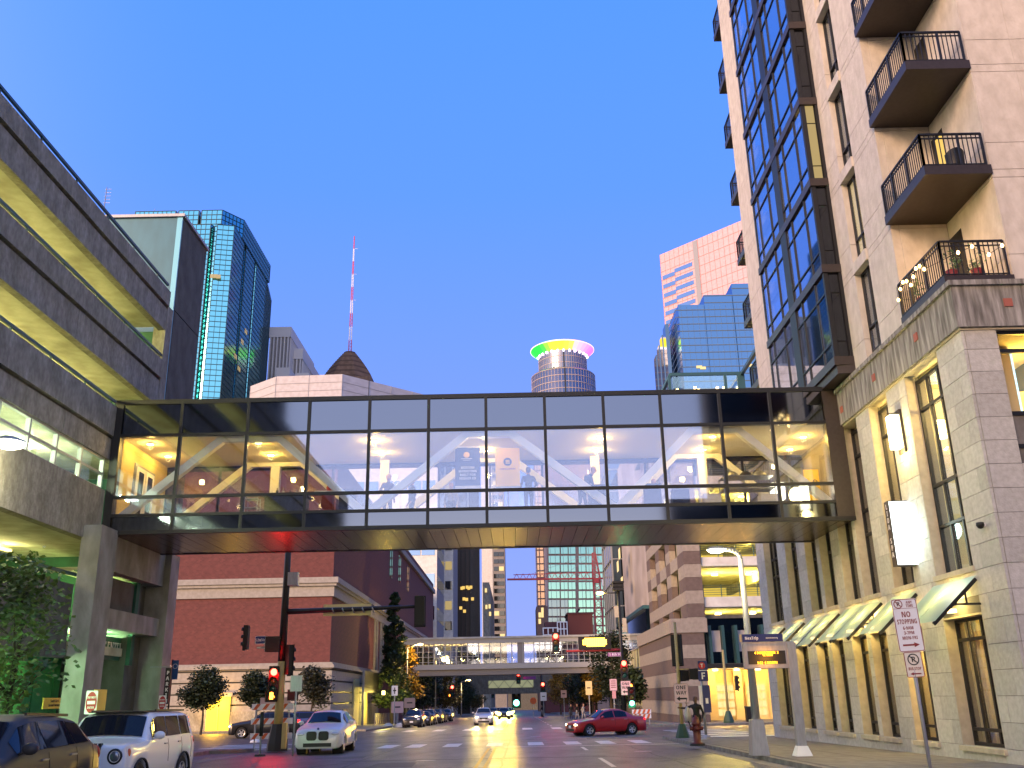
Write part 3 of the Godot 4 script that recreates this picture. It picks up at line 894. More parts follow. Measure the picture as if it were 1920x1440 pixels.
func build_hotel() -> void:
	M.win_glass = pane_glass(lin(0.75, 0.8, 0.85), 0.2)
	M.room_glow = glow(Color(1, 0.80, 0.40), 0.55)
	M.room_dim = glow(Color(1, 0.85, 0.55), 0.16)
	M.pane_reflection_glow = glow(Color(0.75, 0.95, 1.0), 0.9)  # glow stands in for a bright reflection in the window
	M.frost = pane_glass(lin(0.5, 0.66, 0.64), 0.5, 0.25)
	var g := thing("apartment_building", "pale stone apartment building with black glass bay and corner balconies, filling the right side", "apartment building", V(XR, gy(-33), -33))
	var zn := -22.4
	var zf := -44.9
	# --- stone base: solid stretches between the windows
	var piers := []
	var u := zn
	for w in GROUND_WINDOWS:
		piers.append([u, w[0]])
		u = w[1]
	piers.append([u, zf])
	var count := [0]
	for c in 18:
		var y0 := -0.36 + 0.6 * c
		var y1 := minf(y0 + 0.6, 10.42)
		var windowed := (y0 > 0.1 and y0 < 3.3) or y0 > 4.4
		var sh := 1.0 if c % 2 else -1.0
		if windowed:
			for p in piers: masonry(true, XR, p[1], p[0], y0, y1, sh, g, count)
		elif y0 <= 0.3:
			masonry(true, XR, zf, zn, y0, y1, sh, g, count)
		else:
			masonry(true, XR, zf, zn, y0, y1, sh, g, count)
		if c < 18:
			masonry(false, zn, XR + 0.075, 12.5, y0, y1, sh, g, count)
			if y0 < 6.6: masonry(false, zn, 12.5, 17.0, y0, y1, -sh, g, count)
	# backing wall with openings (dark mortar)
	for p in piers: bx("backing_wall", V(XR + 0.03, -0.6, p[1] + 0.004), V(XR + 0.6, 10.4, p[0] - (0.05 if p[0] == zn else 0.004)), M.joint, g)
	for w in GROUND_WINDOWS:
		bx("backing_wall", V(XR + 0.03, -0.6, w[1]), V(XR + 0.58, 0.12, w[0]), M.joint, g)
		bx("backing_wall", V(XR + 0.03, 3.42, w[1]), V(XR + 0.58, 4.42, w[0]), M.joint, g)
		bx("sill", V(XR - 0.08, 0.10, w[1] - 0.08), V(XR + 0.4, 0.22, w[0] + 0.08), M.cream, g)
		bx("sill", V(XR - 0.07, 4.42, w[1] - 0.06), V(XR + 0.4, 4.56, w[0] + 0.06), M.cream, g)
		for z in [w[0], w[1]]:
			var s := -1.0 if z == w[0] else 1.0
			bx("reveal", V(XR + 0.008, 0.22, z), V(XR + 0.3, 3.42, z + s * 0.03), M.cream, g)
			bx("reveal", V(XR + 0.008, 4.56, z), V(XR + 0.3, 10.4, z + s * 0.03), M.cream, g)
		bx("reveal", V(XR + 0.01, 3.38, w[1]), V(XR + 0.3, 3.43, w[0]), M.cream, g)
	bx("backing_wall", V(XR + 0.1, -0.6, zn - 0.09), V(12.5, 10.4, zn - 0.05), M.joint, g)
	bx("backing_wall", V(12.5, -0.6, zn - 0.09), V(17, 6.8, zn - 0.05), M.joint, g)
	bx("end_wall", V(XR + 0.02, -0.6, zf - 0.3), V(24, 12, zf), M.stone[1], g)
	bx("rear_core", V(14.6, -0.6, zn - 0.8), V(24, 10.4, zf), M.joint, g)
	# --- windows of the base
	var k := 0
	for w in GROUND_WINDOWS:
		var cols := 3 if k == 0 or k == 7 else 2
		tall_window(g, w[0] - 0.03, w[1] + 0.03, 0.23, 3.38, [M.room_glow, M.room_glow, M.room_dim, M.room_dim, M.room_glow, M.room_dim, M.room_glow, M.room_dim][k], cols, [0.62, 2.85], k != 1)
		var upper_lit: Material = [M.pane_reflection_glow, M.room_dim, M.room_dim, M.room_dim, M.room_dim, M.room_dim, M.room_dim, M.room_dim][k]
		tall_window(g, w[0] - 0.03, w[1] + 0.03, 4.57, 10.2, upper_lit, cols, [5.9, 7.05, 9.3] if k < 2 else [6.6, 7.4, 9.3], k > 1)
		k += 1
	for w in [GROUND_WINDOWS[0], GROUND_WINDOWS[1]]:
		omni(V(XR + 1.1, 9.4, (w[0] + w[1]) * 0.5), Color(1, 0.86, 0.5), 2.6, 0.2, 6)
	for w in GROUND_WINDOWS:
		omni(V(XR + 1.2, 3.1, (w[0] + w[1]) * 0.5), Color(1, 0.83, 0.42), 5.0, 0.2, 6)
	# front opening with a yellow room
	bx("room_ceiling", V(12.5, 10.38, zn - 0.2), V(17, 10.42, zn - 4), M.warm_wall, g)
	bx("room_wall", V(12.5, 6.9, zn - 4.1), V(17, 10.4, zn - 4), M.win_yellow, g)
	bx("room_wall", V(12.5, 8.15, zn - 2.1), V(14.2, 9.3, zn - 2), M.warm_wall, g)
	for y in [10.32, 9.82, 8.15, 7.3]: bx("window_bar", V(12.52, y - 0.05, zn - 0.2), V(17, y + 0.05, zn - 0.1), M.frame, g)
	bx("window_bar", V(13.7, 6.9, zn - 0.205), V(13.78, 10.4, zn - 0.1), M.frame, g)
	bx("grey_panel", V(12.52, 6.85, zn - 0.2), V(17, 8.1, zn - 0.15), M.pave, g)
	omni(V(14, 9.7, zn - 1.6), Color(1, 0.78, 0.3), 2.5, 0.2, 8)
	# --- stained band with its mouldings and red vents
	bx("band", V(XR - 0.12, 10.42, zn + 0.12), V(24, 11.56, zf), M.stained, g)
	bx("band_lip", V(XR - 0.2, 11.56, zn + 0.2), V(24, 11.7, zf), M.stained, g)
	bx("band_soffit", V(XR - 0.05, 10.36, zn + 0.04), V(24, 10.418, zf), M.cream, g)
	for p in [[1638, 708], [1717, 632], [1578, 768]]:
		var c: Vector3 = onx(p[0], p[1], XR - 0.13)
		bx("wall_vent", c - V(0.02, 0.11, 0.11), c + V(0.02, 0.11, 0.11), mat(lin(0.30, 0.09, 0.06), 0.8), g)
	var fv: Vector3 = onz(1890, 567, zn + 0.13)
	bx("wall_vent", fv - V(0.11, 0.11, 0.02), fv + V(0.11, 0.11, 0.02), mat(lin(0.30, 0.09, 0.06), 0.8), g)
	# --- tower above: stucco panels with open joints
	var top := 42.0
	bx("tower_core", V(XR + 0.06, 11.7, -25.46), V(XR + 0.3, top, -27.36), M.joint, g)
	bx("tower_core", V(XR + 0.06, 11.7, -28.64), V(XR + 0.3, top, -29.72), M.joint, g)
	bx("tower_core", V(XR + 0.5, 11.7, -27.3), V(XR + 0.7, top, -41.4), M.black, g)
	bx("tower_core", V(XR + 0.06, 11.7, -39.0), V(XR + 0.3, top, -41.44), M.joint, g)
	bx("tower_core", V(13.36, 11.7, zn - 0.16), V(24, top, -25.4), M.joint, g)
	bx("tower_core", V(12.4, 11.7, -25.5), V(24, top, -41.44), M.joint, g)
	var lv := 0
	var y := 11.7
	while y < top - 0.5:
		var cuts := [y, y + 0.85, y + STOREY - 0.25, y + STOREY] if lv == 0 else [y, y + 0.33 + 0.52, y + STOREY - 0.25, y + STOREY]
		for c in 3:
			var a: float = cuts[c] + 0.008
			var b: float = cuts[c + 1] - 0.008
			for p in [[-25.4, -26.05, 0.0], [-26.05, -27.4, 0.03], [-28.6, -29.72, 0.0], [-38.95, -41.5, 0.0]]:
				bx("stucco_panel", V(XR + p[2], a, p[0]), V(XR + 0.25, b, p[1] + 0.004), M.stucco, g)
			bx("stucco_panel", V(XR + 0.254, a, -25.38), V(13.3, b, -25.5), M.stucco, g)
			bx("stucco_panel", V(13.3, a, zn - 0.1), V(13.34, b, -24.6), M.stucco, g)
			for xx in [[13.345, 14.6], [14.605, 16.0], [16.005, 18.5]]: bx("stucco_panel", V(xx[0], a, zn - 0.1), V(xx[1], b, zn - 0.2), M.stucco, g)
		# balcony door in the notch
		bx("balcony_door", V(13.30, y + 0.3, -24.62), V(13.34, y + 2.75, -25.36), M.dark_door if M.has("dark_door") else M.black_glass, g)
		if lv == 1: bx("lit_door_pane", V(13.285, y + 0.45, -24.68), V(13.30, y + 2.6, -25.1), M.win_yellow, g)
		bx("door_lintel", V(13.30, y + 2.75, -24.6), V(13.34, y + STOREY, -25.36), M.stucco, g)
		# slot window
		bx("ledge", V(XR - 0.04, y + STOREY - 0.28, -27.38), V(XR + 0.3, y + STOREY + 0.10, -28.62), M.stucco, g)
		var wy0 := y + 0.36 if lv == 0 else y + 0.1
		var wy1 := y + STOREY - 0.28
		var f := MB.new()
		f.box(V(XR + 0.2, wy0, -27.4), V(XR + 0.3, wy1, -27.47)); f.box(V(XR + 0.2, wy0, -28.53), V(XR + 0.3, wy1, -28.6))
		f.box(V(XR + 0.2, wy0, -27.47), V(XR + 0.3, wy0 + 0.06, -28.53)); f.box(V(XR + 0.2, wy1 - 0.06, -27.47), V(XR + 0.3, wy1, -28.53))
		f.box(V(XR + 0.19, wy0 + 0.06, -27.97), V(XR + 0.31, wy1 - 0.06, -28.03)); f.box(V(XR + 0.18, wy0 + 0.8, -27.47), V(XR + 0.32, wy0 + 0.86, -28.53))
		var win := part("window", f, M.frame, g)
		for q in [[-27.47, -27.97], [-28.03, -28.53]]:
			bx("pane", V(XR + 0.245, wy0 + 0.06, q[0]), V(XR + 0.255, wy0 + 0.8, q[1]), M.half_glass if M.has("half_glass") else M.sky_glass, win, true)
			bx("pane", V(XR + 0.245, wy0 + 0.86, q[0]), V(XR + 0.255, wy1 - 0.06, q[1]), M.half_glass if M.has("half_glass") else M.sky_glass, win, true)
		if lv == 1: bx("lit_room", V(XR + 0.26, wy0 + 0.1, -27.5), V(XR + 0.27, wy1 - 0.1, -28.5), M.win_warm, win, true)
		# narrow window beyond the bay
		bx("narrow_window", V(XR + 0.18, wy0, -37.3), V(XR + 0.2, wy1, -38.9), M.sky_glass, g)
		bx("ledge", V(XR - 0.04, y + STOREY - 0.28, -37.3), V(XR + 0.3, y + STOREY + 0.10, -38.93), M.stucco, g)
		y += STOREY
		lv += 1
	bx("notch_floor", V(XR, 11.66, zn), V(13.4, 11.715, -25.4), M.stained, g)
	# --- the black glass bay
	var bay := Node3D.new()
	bay.name = "bay"
	g.add_child(bay)
	var xb := 11.0
	var soff := MB.new()
	soff.prism([Vector2(xb, -29.72), Vector2(XR + 0.05, -29.66), Vector2(XR + 0.05, -37.3), Vector2(xb, -37.2)], 11.75, 12.1)
	part("bay_base", soff, M.bronze, bay)
	var by := 12.05
	var lvl := 0
	var halves := [[-29.86, [-30.75, -32.35], -33.1], [-33.8, [-34.8, -36.4], -37.05]]
	bx("corner_post", V(xb - 0.03, 12.1, -29.72), V(xb + 0.1, top, -29.86), M.frame, bay)
	bx("mid_post", V(xb - 0.06, 12.1, -33.1), V(xb + 0.2, top, -33.8), M.black, bay)
	bx("corner_post", V(xb - 0.03, 12.1, -37.05), V(xb + 0.1, top, -37.2), M.frame, bay)
	bx("corner_post", V(XR - 0.1, 12.1, -29.69), V(XR + 0.05, top, -29.74), M.frame, bay)
	while by < top - 1:
		bx("floor_band", V(xb - 0.08, by, -29.66), V(xb + 0.1, by + 0.3, -37.24), M.bronze, bay)
		bx("floor_band", V(xb + 0.1, by, -29.66), V(XR, by + 0.3, -29.78), M.bronze, bay)
		var ya := by + 0.3
		var yb := by + STOREY
		for h in halves:
			var zs: Array = [h[0]] + h[1] + [h[2]]
			for z in h[1]: bx("mullion", V(xb - 0.04, ya, z - 0.035), V(xb + 0.06, yb, z + 0.035), M.frame, bay)
			var rows := [ya, ya + 0.55, yb - 0.75, yb]
			for r in [1, 2]: bx("transom", V(xb - 0.035, rows[r] - 0.03, h[0]), V(xb + 0.055, rows[r] + 0.03, h[2]), M.frame, bay)
			for i in 3:
				for r in 3:
					var lit: bool = lvl == 2 and h[0] > -30 and i == 1 and r == 1
					bx("pane", V(xb, rows[r] + 0.03, zs[i] - 0.035), V(xb + 0.012, rows[r + 1] - 0.03, zs[i + 1] + 0.035), M.bay_glass, bay)
		# side towards the camera: small dark panes
		for r in [[ya, ya + 0.55], [ya + 0.6, yb - 0.78], [yb - 0.73, yb]]:
			bx("side_pane", V(xb + 0.14, r[0], -29.78), V(XR - 0.14, r[1], -29.79), M.win_dim if lvl == 2 else M.black_glass, bay)
		bx("side_frame", V(xb + 0.1, ya, -29.74), V(xb + 0.14, yb, -29.8), M.frame, bay)
		bx("side_back", V(xb + 0.1, ya, -29.81), V(XR, yb, -29.84), M.frame, bay)
		by += STOREY
		lvl += 1
	bx("back_wall", V(XR + 0.3, 12, -29.9), V(XR + 0.4, top, -37.1), M.warm_dark if M.has("warm_dark") else M.concrete_dark, bay)
	for q in 4:
		bx("room_floor", V(xb + 0.1, 12.1 + STOREY * q, -29.9), V(XR + 0.3, 12.3 + STOREY * q, -37), M.concrete_dark, bay)
	bx("room_glow", V(XR + 0.2, 19.5, -31.0), V(XR + 0.25, 21.6, -32.0), M.win_warm, bay)
	omni(V(XR - 0.1, 21.5, -31.0), Color(1, 0.85, 0.5), 0.8, 0.1, 5)
	# --- corner balconies
	for q in 4:
		var sy := 11.83 + STOREY * (q - 0)
		if q == 0: sy = 11.74
		var bal := thing("corner_balcony", ["lowest corner balcony, strung with small bulbs, on the stained stone band", "dark corner balcony with a chair and a lit yellow door, second from the bottom", "dark steel corner balcony third from the bottom of the right tower", "topmost corner balcony of the right tower, cut off by the picture's top edge"][q], "balcony", V(12.4, sy, -24), 0, "corner balconies of the right tower")
		bx("slab", V(11.45, sy - (0.28 if q else 0.02), zn - 0.05), V(13.3, sy + (0.0 if q else 0.2), -25.36), M.bronze, bal)
		var rail := MB.new()
		var ry := sy + (0.0 if q else 0.2)
		railing(rail, V(11.5, ry, zn - 0.12), V(11.5, ry, -25.3), 1.02)
		railing(rail, V(11.5, ry, zn - 0.12), V(13.2, ry, zn - 0.12), 1.02)
		part("railing", rail, M.frame, bal)
		if q == 1:
			var ch := thing("balcony_chair", "round backed dark chair on the lit corner balcony", "chair", V(12.75, sy, -23.3))
			var cb := MB.new(true)
			var seat_c := V(12.75, sy + 0.42, -23.3)
			cb.lathe(seat_c, [Vector2(0, 0.05), Vector2(0.24, 0.05), Vector2(0.26, 0), Vector2(0.0, -0.02)], 14)
			part("seat", cb, M.black, ch)
			var bk := MB.new(true)
			for i in 9:
				var t := PI * (0.1 + 0.8 * i / 8.0)
				var t2 := PI * (0.1 + 0.8 * (i + 1) / 8.0)
				if i < 8: bk.quad(seat_c + V(cos(t) * 0.28, 0, 0.28 * sin(t)), seat_c + V(cos(t2) * 0.28, 0, 0.28 * sin(t2)), seat_c + V(cos(t2) * 0.3, 0.28 + 0.2 * sin(t2), 0.32 * sin(t2)), seat_c + V(cos(t) * 0.3, 0.28 + 0.2 * sin(t), 0.32 * sin(t)))
			part("backrest", bk, M.black, ch)
			for s in [[-1, -1], [1, -1], [-1, 1], [1, 1]]:
				var lg := MB.new()
				lg.tube(seat_c + V(0.16 * s[0], 0, 0.16 * s[1]), V(12.75 + 0.2 * s[0], sy, -23.3 + 0.2 * s[1]), 0.018, 0.015, 6)
				part("leg", lg, M.black, ch)
	# string of bulbs on the lowest balcony
	var sl := thing("string_lights", "string of small warm bulbs wound along the lowest corner balcony railing", "string lights", V(11.5, 12.0, -23))
	var wire := MB.new()
	var last := V(11.44, 12.9, -25.3)
	for i in 13:
		var t := i / 12.0
		var p := V(11.44, 12.5 + 0.35 * absf(sin(t * 9.0)), lerpf(-25.3, -22.5, t)) if i < 9 else V(lerpf(11.5, 13.1, (i - 8) / 4.0), 12.45 + 0.3 * absf(sin(i * 1.7)), -22.38)
		wire.tube(last, p, 0.008, 0.008, 4)
		last = p
		var bl := MB.new(true)
		bl.lathe(p, [Vector2(0, -0.06), Vector2(0.035, -0.04), Vector2(0.045, 0.0), Vector2(0.02, 0.05), Vector2(0, 0.055)], 8)
		part("bulb", bl, M.lamp_warm, sl)
	part("wire", wire, M.black, sl)
	omni(V(12.1, 12.8, -24.0), Color(1, 0.75, 0.4), 0.8, 0.3, 5)
	for i in 3:
		var pl := thing("potted_plant", ["small leafy pot plant at the far end of the bulb strung balcony", "leafy pot plant at the corner of the bulb strung balcony", "pot plant against the front railing of the bulb strung balcony"][i], "plant", [V(11.8, 11.95, -24.6), V(11.85, 11.95, -22.8), V(12.5, 11.95, -22.75)][i], 0, "balcony pot plants")
		leaf_ball(pl, pl.position + V(0, 0.55, 0), 0.3, 0.4, 130, lin(0.03, 0.07, 0.03), 0.09)
		var pot := MB.new(true)
		pot.lathe(pl.position, [Vector2(0.0, 0.01), Vector2(0.12, 0.01), Vector2(0.16, 0.28), Vector2(0.0, 0.27)], 12)
		part("pot", pot, M.sign_darkred, pl)
	# --- balconies seen edge on at the far corner of the tower
	for q in 8:
		var by2 := 11.9 + STOREY * q
		var b2 := thing("side_balcony", "%s small dark balcony from the bottom at the right tower's far corner" % ["first", "second", "third", "fourth", "fifth", "sixth", "seventh", "eighth"][q], "balcony", V(11.2, by2, -42.6), 0, "far corner balconies of the right tower")
		bx("slab", V(11.62, by2, -41.52), V(13.4, by2 + 0.3, -43.1), M.bronze, b2)
		var r2 := MB.new()
		railing(r2, V(11.68, by2 + 0.3, -41.6), V(11.68, by2 + 0.3, -43.05), 1.0)
		railing(r2, V(11.68, by2 + 0.3, -43.05), V(13.3, by2 + 0.3, -43.05), 1.0)
		part("railing", r2, M.frame, b2)
	bx("tower_side", V(XR + 2.0, 11.7, -41.52), V(24, top, -44.6), M.stucco, g)
	# --- glass canopies on brackets
	k = 0
	for w in GROUND_WINDOWS:
		var za: float = w[0] + 0.15
		var zb: float = w[1] - 0.15
		var c := thing("glass_canopy", "sloping green glass canopy over the %s street window from the right corner" % ["first", "second", "third", "fourth", "fifth", "sixth", "seventh", "eighth"][k], "canopy", V(XR - 0.5, 3.8, (za + zb) * 0.5), 0, "glass canopies along the stone base")
		var hi := V(XR - 0.06, 4.30, 0)
		var lo := V(XR - 1.25, 3.22, 0)
		var half := (zb - za) * 0.5
		for i in 2:
			var q0 := za + half * i - 0.01
			var q1 := za + half * (i + 1) + 0.01
			var sh := MB.new()
			var d := V(0.009, 0.011, 0)
			sh.quad(V(lo.x, lo.y, q1) + d, V(lo.x, lo.y, q0) + d, V(hi.x, hi.y, q0) + d, V(hi.x, hi.y, q1) + d)
			sh.quad(V(lo.x, lo.y, q0), V(lo.x, lo.y, q1), V(hi.x, hi.y, q1), V(hi.x, hi.y, q0))
			sh.quad(V(lo.x, lo.y, q0), V(hi.x, hi.y, q0), V(hi.x, hi.y, q0) + d, V(lo.x, lo.y, q0) + d)
			sh.quad(V(lo.x, lo.y, q1), V(lo.x, lo.y, q0), V(lo.x, lo.y, q0) + d, V(lo.x, lo.y, q1) + d)
			part("glass_sheet", sh, M.canopy_glass, c)
		for z in [za - 0.12, zb + 0.12]:
			var b := MB.new()
			b.bar(V(hi.x + 0.04, hi.y - 0.07, z), V(lo.x, lo.y - 0.07, z), 0.06, 0.09)
			b.bar(V(XR, 3.62, z), V(XR - 0.72, 3.62, z), 0.05, 0.05)
			b.bar(V(XR - 0.35, 3.62, z), V(XR - 0.35, 3.98, z), 0.04, 0.04)
			part("bracket", b, M.frame, c)
		var up := MB.new()
		var ul := V(XR - 0.25, 3.56, (za + zb) * 0.5)
		up.box(ul - V(0.1, 0.06, 0.12), ul + V(0.1, 0.03, 0.12))
		part("uplight", up, M.lamp_warm, c)
		omni(ul + V(-0.05, 0.2, 0), Color(1, 0.85, 0.5), 1.1, 0.1, 6)
		k += 1
	# --- sconce, blade sign and camera
	var sc := thing("wall_sconce", "tall glowing box lantern on the stone pier between the upper windows", "wall lamp", V(XR - 0.2, 8.5, -26.85))
	bx("back_plate", V(XR - 0.08, 8.25, -26.65), V(XR - 0.01, 9.55, -27.1), M.bronze, sc)
	bx("lamp_box", V(XR - 0.34, 8.4, -26.7), V(XR - 0.08, 9.4, -27.05), glow(Color(1, 0.94, 0.72), 5.0), sc)
	bx("cap", V(XR - 0.36, 9.4, -26.68), V(XR - 0.06, 9.44, -27.07), M.bronze, sc)
	omni(V(XR - 0.5, 8.95, -26.85), Color(1, 0.88, 0.55), 2.6, 0.3, 8)
	omni(V(XR - 0.2, 8.2, -26.85), Color(1, 0.86, 0.5), 1.2, 0.12, 5)
	var bs := thing("blade_sign", "blank white lit blade sign on the stone wall above the glass canopies", "sign", V(10.95, 6, -27.3))
	var s0: Vector3 = onz(1664, 939, -27.2)
	var s1: Vector3 = onz(1722, 1060, -27.2)
	bx("case", V(s0.x, s1.y, -27.2), V(s0.x + 0.72, s0.y, -27.5), M.bronze, bs)
	bx("lit_face", V(s0.x + 0.03, s1.y + 0.03, -27.17), V(s0.x + 0.69, s0.y - 0.03, -27.20), glow(Color(0.95, 1, 1), 3.2), bs)
	bx("bracket", V(s0.x + 0.72, s0.y - 0.5, -27.3), V(XR, s0.y - 0.42, -27.4), M.frame, bs)
	bx("bracket", V(s0.x + 0.72, s1.y + 0.4, -27.3), V(XR, s1.y + 0.48, -27.4), M.frame, bs)
	var tx := "LIDA SPA"
	for i in tx.length():
		if tx[i] != " ": words("lettering", tx[i], Transform3D(Basis(Vector3.UP, -PI / 2), V(s0.x - 0.005, s0.y - 0.16 - 0.2 * i, -27.35)), 0.15, M.sign_white, bs)
	omni(V((s0.x + s0.x + 0.72) * 0.5, (s0.y + s1.y) * 0.5, -26.9), Color(0.85, 1, 0.95), 0.8, 0.35, 8)
	var cd: Vector3 = onx(1838, 985, XR - 0.12)
	var cc := thing("security_camera", "small dark dome camera on the stone corner of the right building", "camera", cd)
	var cm := MB.new(true)
	cm.lathe(cd, [Vector2(0, 0.07), Vector2(0.09, 0.07), Vector2(0.1, 0.0), Vector2(0.06, -0.07), Vector2(0, -0.09)], 12)
	part("dome", cm, M.black, cc)
	bx("mount", cd + V(0.02, -0.03, -0.03), V(XR, cd.y + 0.04, cd.z + 0.03), M.sign_white, cc)

# leaf-sized faces spread through a rounded volume, thinner towards the middle
func leaf_ball(root: Node, c: Vector3, rx: float, ry: float, n: int, tint: Color, size: float, called := "crown", seed_ := 1, lumps := 7) -> MeshInstance3D:
	var r := RandomNumberGenerator.new()
	r.seed = seed_ + int(c.x * 31 + c.z * 17)
	var centres := []
	for i in lumps:
		var d := V(r.randfn(), r.randfn(), r.randfn()).normalized()
		centres.append([c + V(d.x * rx * 0.62, d.y * ry * 0.62, d.z * rx * 0.62), r.randf_range(0.36, 0.6), r.randf_range(0.65, 1.35)])
	var mb := MB.new()
	mb.use_col = true
	for i in n:
		var l: Array = centres[r.randi() % lumps]
		var d := V(r.randfn(), r.randfn(), r.randfn()).normalized() * pow(r.randf(), 0.33)
		var p: Vector3 = l[0] + V(d.x * rx, d.y * ry, d.z * rx) * l[1]
		var f: float = l[2] * r.randf_range(0.7, 1.35)
		mb.col = Color(tint.r * f * r.randf_range(0.9, 1.15), tint.g * f, tint.b * f * 0.9)
		leaf(mb, p, size * r.randf_range(0.6, 1.25), r)
	return part(called, mb, M.leaf, root)

func leaf(mb: MB, p: Vector3, s: float, r: RandomNumberGenerator) -> void:
	var b := Basis.from_euler(V(r.randf_range(-1.1, 1.1), r.randf() * TAU, r.randf_range(-0.9, 0.9)))
	var w := s * 0.32
	mb.tri(p - b.x * s * 0.5, p - b.z * w, p + b.x * s * 0.5)
	mb.tri(p - b.x * s * 0.5, p + b.x * s * 0.5, p + b.z * w + b.y * s * 0.1)

# ---------- the skyway across the street
const BAYS := [-13.70, -11.62, -9.28, -7.13, -5.007, -2.926, -0.909, 1.161, 3.23, 5.243, 7.327, 9.1065, 10.977]

func build_skyway() -> void:
	var s := thing("skyway", "glazed black framed pedestrian skyway with yellow lit interior, crossing the street in the foreground", "skyway", V(-1.2, 7.19, -34))
	var L := -13.98
	var R := 11.58
	var rows := [7.19, 7.745, 8.38, 10.56, 11.77]
	# frame
	bx("roof", V(L, 11.77, SKZ + 0.06), V(R, 11.86, SKB - 0.06), M.frame, s)
	bx("roof_deck", V(L, 10.62, SKZ - 0.35), V(R, 11.70, SKB + 0.35), M.black, s)
	bx("end_frame", V(L, 7.19, SKZ + 0.05), V(BAYS[0], 11.77, SKZ - 0.3), M.frame, s)
	bx("end_frame", V(BAYS[12], 7.19, SKZ + 0.05), V(R, 11.77, SKZ - 0.3), M.bronze, s)
	bx("bottom_rail", V(L, 7.10, SKZ + 0.07), V(R, 7.23, SKZ - 0.1), M.frame, s)
	bx("bottom_rail", V(L, 7.10, SKB + 0.1), V(R, 7.23, SKB - 0.07), M.frame, s)
	bx("top_rail", V(L, 11.70, SKZ + 0.065), V(R, 11.768, SKZ - 0.1), M.frame, s)
	for y in [7.745, 8.38, 10.56]: bx("transom", V(BAYS[0], y - 0.05, SKZ + 0.06), V(BAYS[12], y + 0.05, SKZ - 0.08), M.frame, s)
	for i in range(1, 12): bx("mullion", V(BAYS[i] - 0.05, 7.23, SKZ + 0.065), V(BAYS[i] + 0.05, 11.70, SKZ - 0.09), M.frame, s)
	for i in 12:
		var a: float = BAYS[i] + 0.05
		var b: float = BAYS[i + 1] - 0.05
		for r in 4:
			var y0: float = rows[r] + 0.05
			var y1: float = rows[r + 1] - (0.07 if r == 3 else 0.05)
			var tilt := rng.randf_range(-0.004, 0.004)             # no pane sits perfectly flat
			var o := bx("vision_pane" if r == 1 or r == 2 else "spandrel_panel", V(a, y0, SKZ - 0.004), V(b, y1, SKZ + 0.008), M.glass if r == 1 or r == 2 else M.spandrel, s)
			o.rotate_y(tilt)
			o.rotate_x(rng.randf_range(-0.003, 0.003))
	for r in [[7.26, 7.7], [10.62, 11.68]]:
		bx("spandrel_back", V(L, r[0], SKZ - 0.12), V(R, r[1], SKZ - 0.2), M.black, s)
	# back glazing
	for i in 13: bx("rear_mullion", V(BAYS[i] - 0.045, 7.23, SKB - 0.05), V(BAYS[i] + 0.045, 11.7, SKB + 0.06), M.frame, s)
	for y in [7.745, 10.42]: bx("rear_transom", V(L, y - 0.06, SKB - 0.04), V(R, y + 0.06, SKB + 0.05), M.frame, s)
	for i in 12:
		bx("rear_pane", V(BAYS[i] + 0.045, 7.8, SKB - 0.006), V(BAYS[i + 1] - 0.045, 10.36, SKB + 0.006), M.rear_glass, s)
		bx("rear_spandrel", V(BAYS[i] + 0.045, 10.48, SKB - 0.006), V(BAYS[i + 1] - 0.045, 11.7, SKB + 0.006), M.spandrel, s)
		bx("rear_spandrel", V(BAYS[i] + 0.045, 7.23, SKB - 0.006), V(BAYS[i + 1] - 0.045, 7.685, SKB + 0.006), M.spandrel, s)
	# floor, ceiling, soffit boards
	bx("floor", V(L, 7.5, SKZ - 0.22), V(R, 7.72, SKB + 0.1), mat(lin(0.2, 0.19, 0.17), 0.4), s)
	bx("ceiling", V(L, 10.53, SKZ - 0.22), V(R, 10.615, SKB + 0.12), mat(lin(0.6, 0.54, 0.38), 0.9), s)
	var x := L
	while x < R - 0.1:
		var x1 := minf(x + 0.425, R)
		var o := bx("soffit_board", V(x + 0.006, 7.12, SKZ - 0.1), V(x1 - 0.006, 7.16, SKB + 0.1), M.soffit, s)
		o.rotate_z(rng.randf_range(-0.012, 0.012))
		o.rotate_x(rng.randf_range(-0.004, 0.004))
		x += 0.425
	bx("soffit_void", V(L, 7.2, SKZ - 0.1), V(R, 7.26, SKB + 0.1), M.black, s)
	# the trusses: diagonals in front and behind, with short flat tops
	for z in [SKZ - 0.42, SKB + 0.55]:
		var feet := [-13.6, -5.1, 3.55, 11.0]
		var tops := [[-10.2, -8.3], [-1.55, -0.1], [6.4, 7.9]]
		var f := 1.0 if z > -33 else 0.985
		for i in 3:
			for e in [[feet[i], tops[i][0]], [feet[i + 1], tops[i][1]]]:
				var b := MB.new()
				b.bar(V(e[0], 7.7, z), V(e[1], 10.53, z), 0.26, 0.26)
				part("truss_brace", b, M.truss, s)
			var t := MB.new()
			t.bar(V(tops[i][0] - 0.2, 10.44, z), V(tops[i][1] + 0.2, 10.44, z), 0.24, 0.16)
			part("truss_chord", t, M.truss, s)
	for c in [[518, 880], [722, 880], [1115, 870], [1315, 870]]:
		var p: Vector3 = onz(c[0], c[1], SKB + 0.5)
		bx("column", V(p.x - 0.17, 7.72, SKB + 0.35), V(p.x + 0.17, 10.53, SKB + 0.65), M.truss, s)
	# left end wall with doors, right end wall
	bx("end_wall", V(L, 7.7, SKZ - 0.25), V(BAYS[0], 10.53, SKB + 0.1), mat(lin(0.66, 0.52, 0.2), 0.85), s)
	bx("end_wall", V(R - 0.1, 7.7, SKZ - 0.3), V(R, 10.53, SKB + 0.1), M.warm_dark, s)
	var dz := [-33.0, -33.85, -34.7]
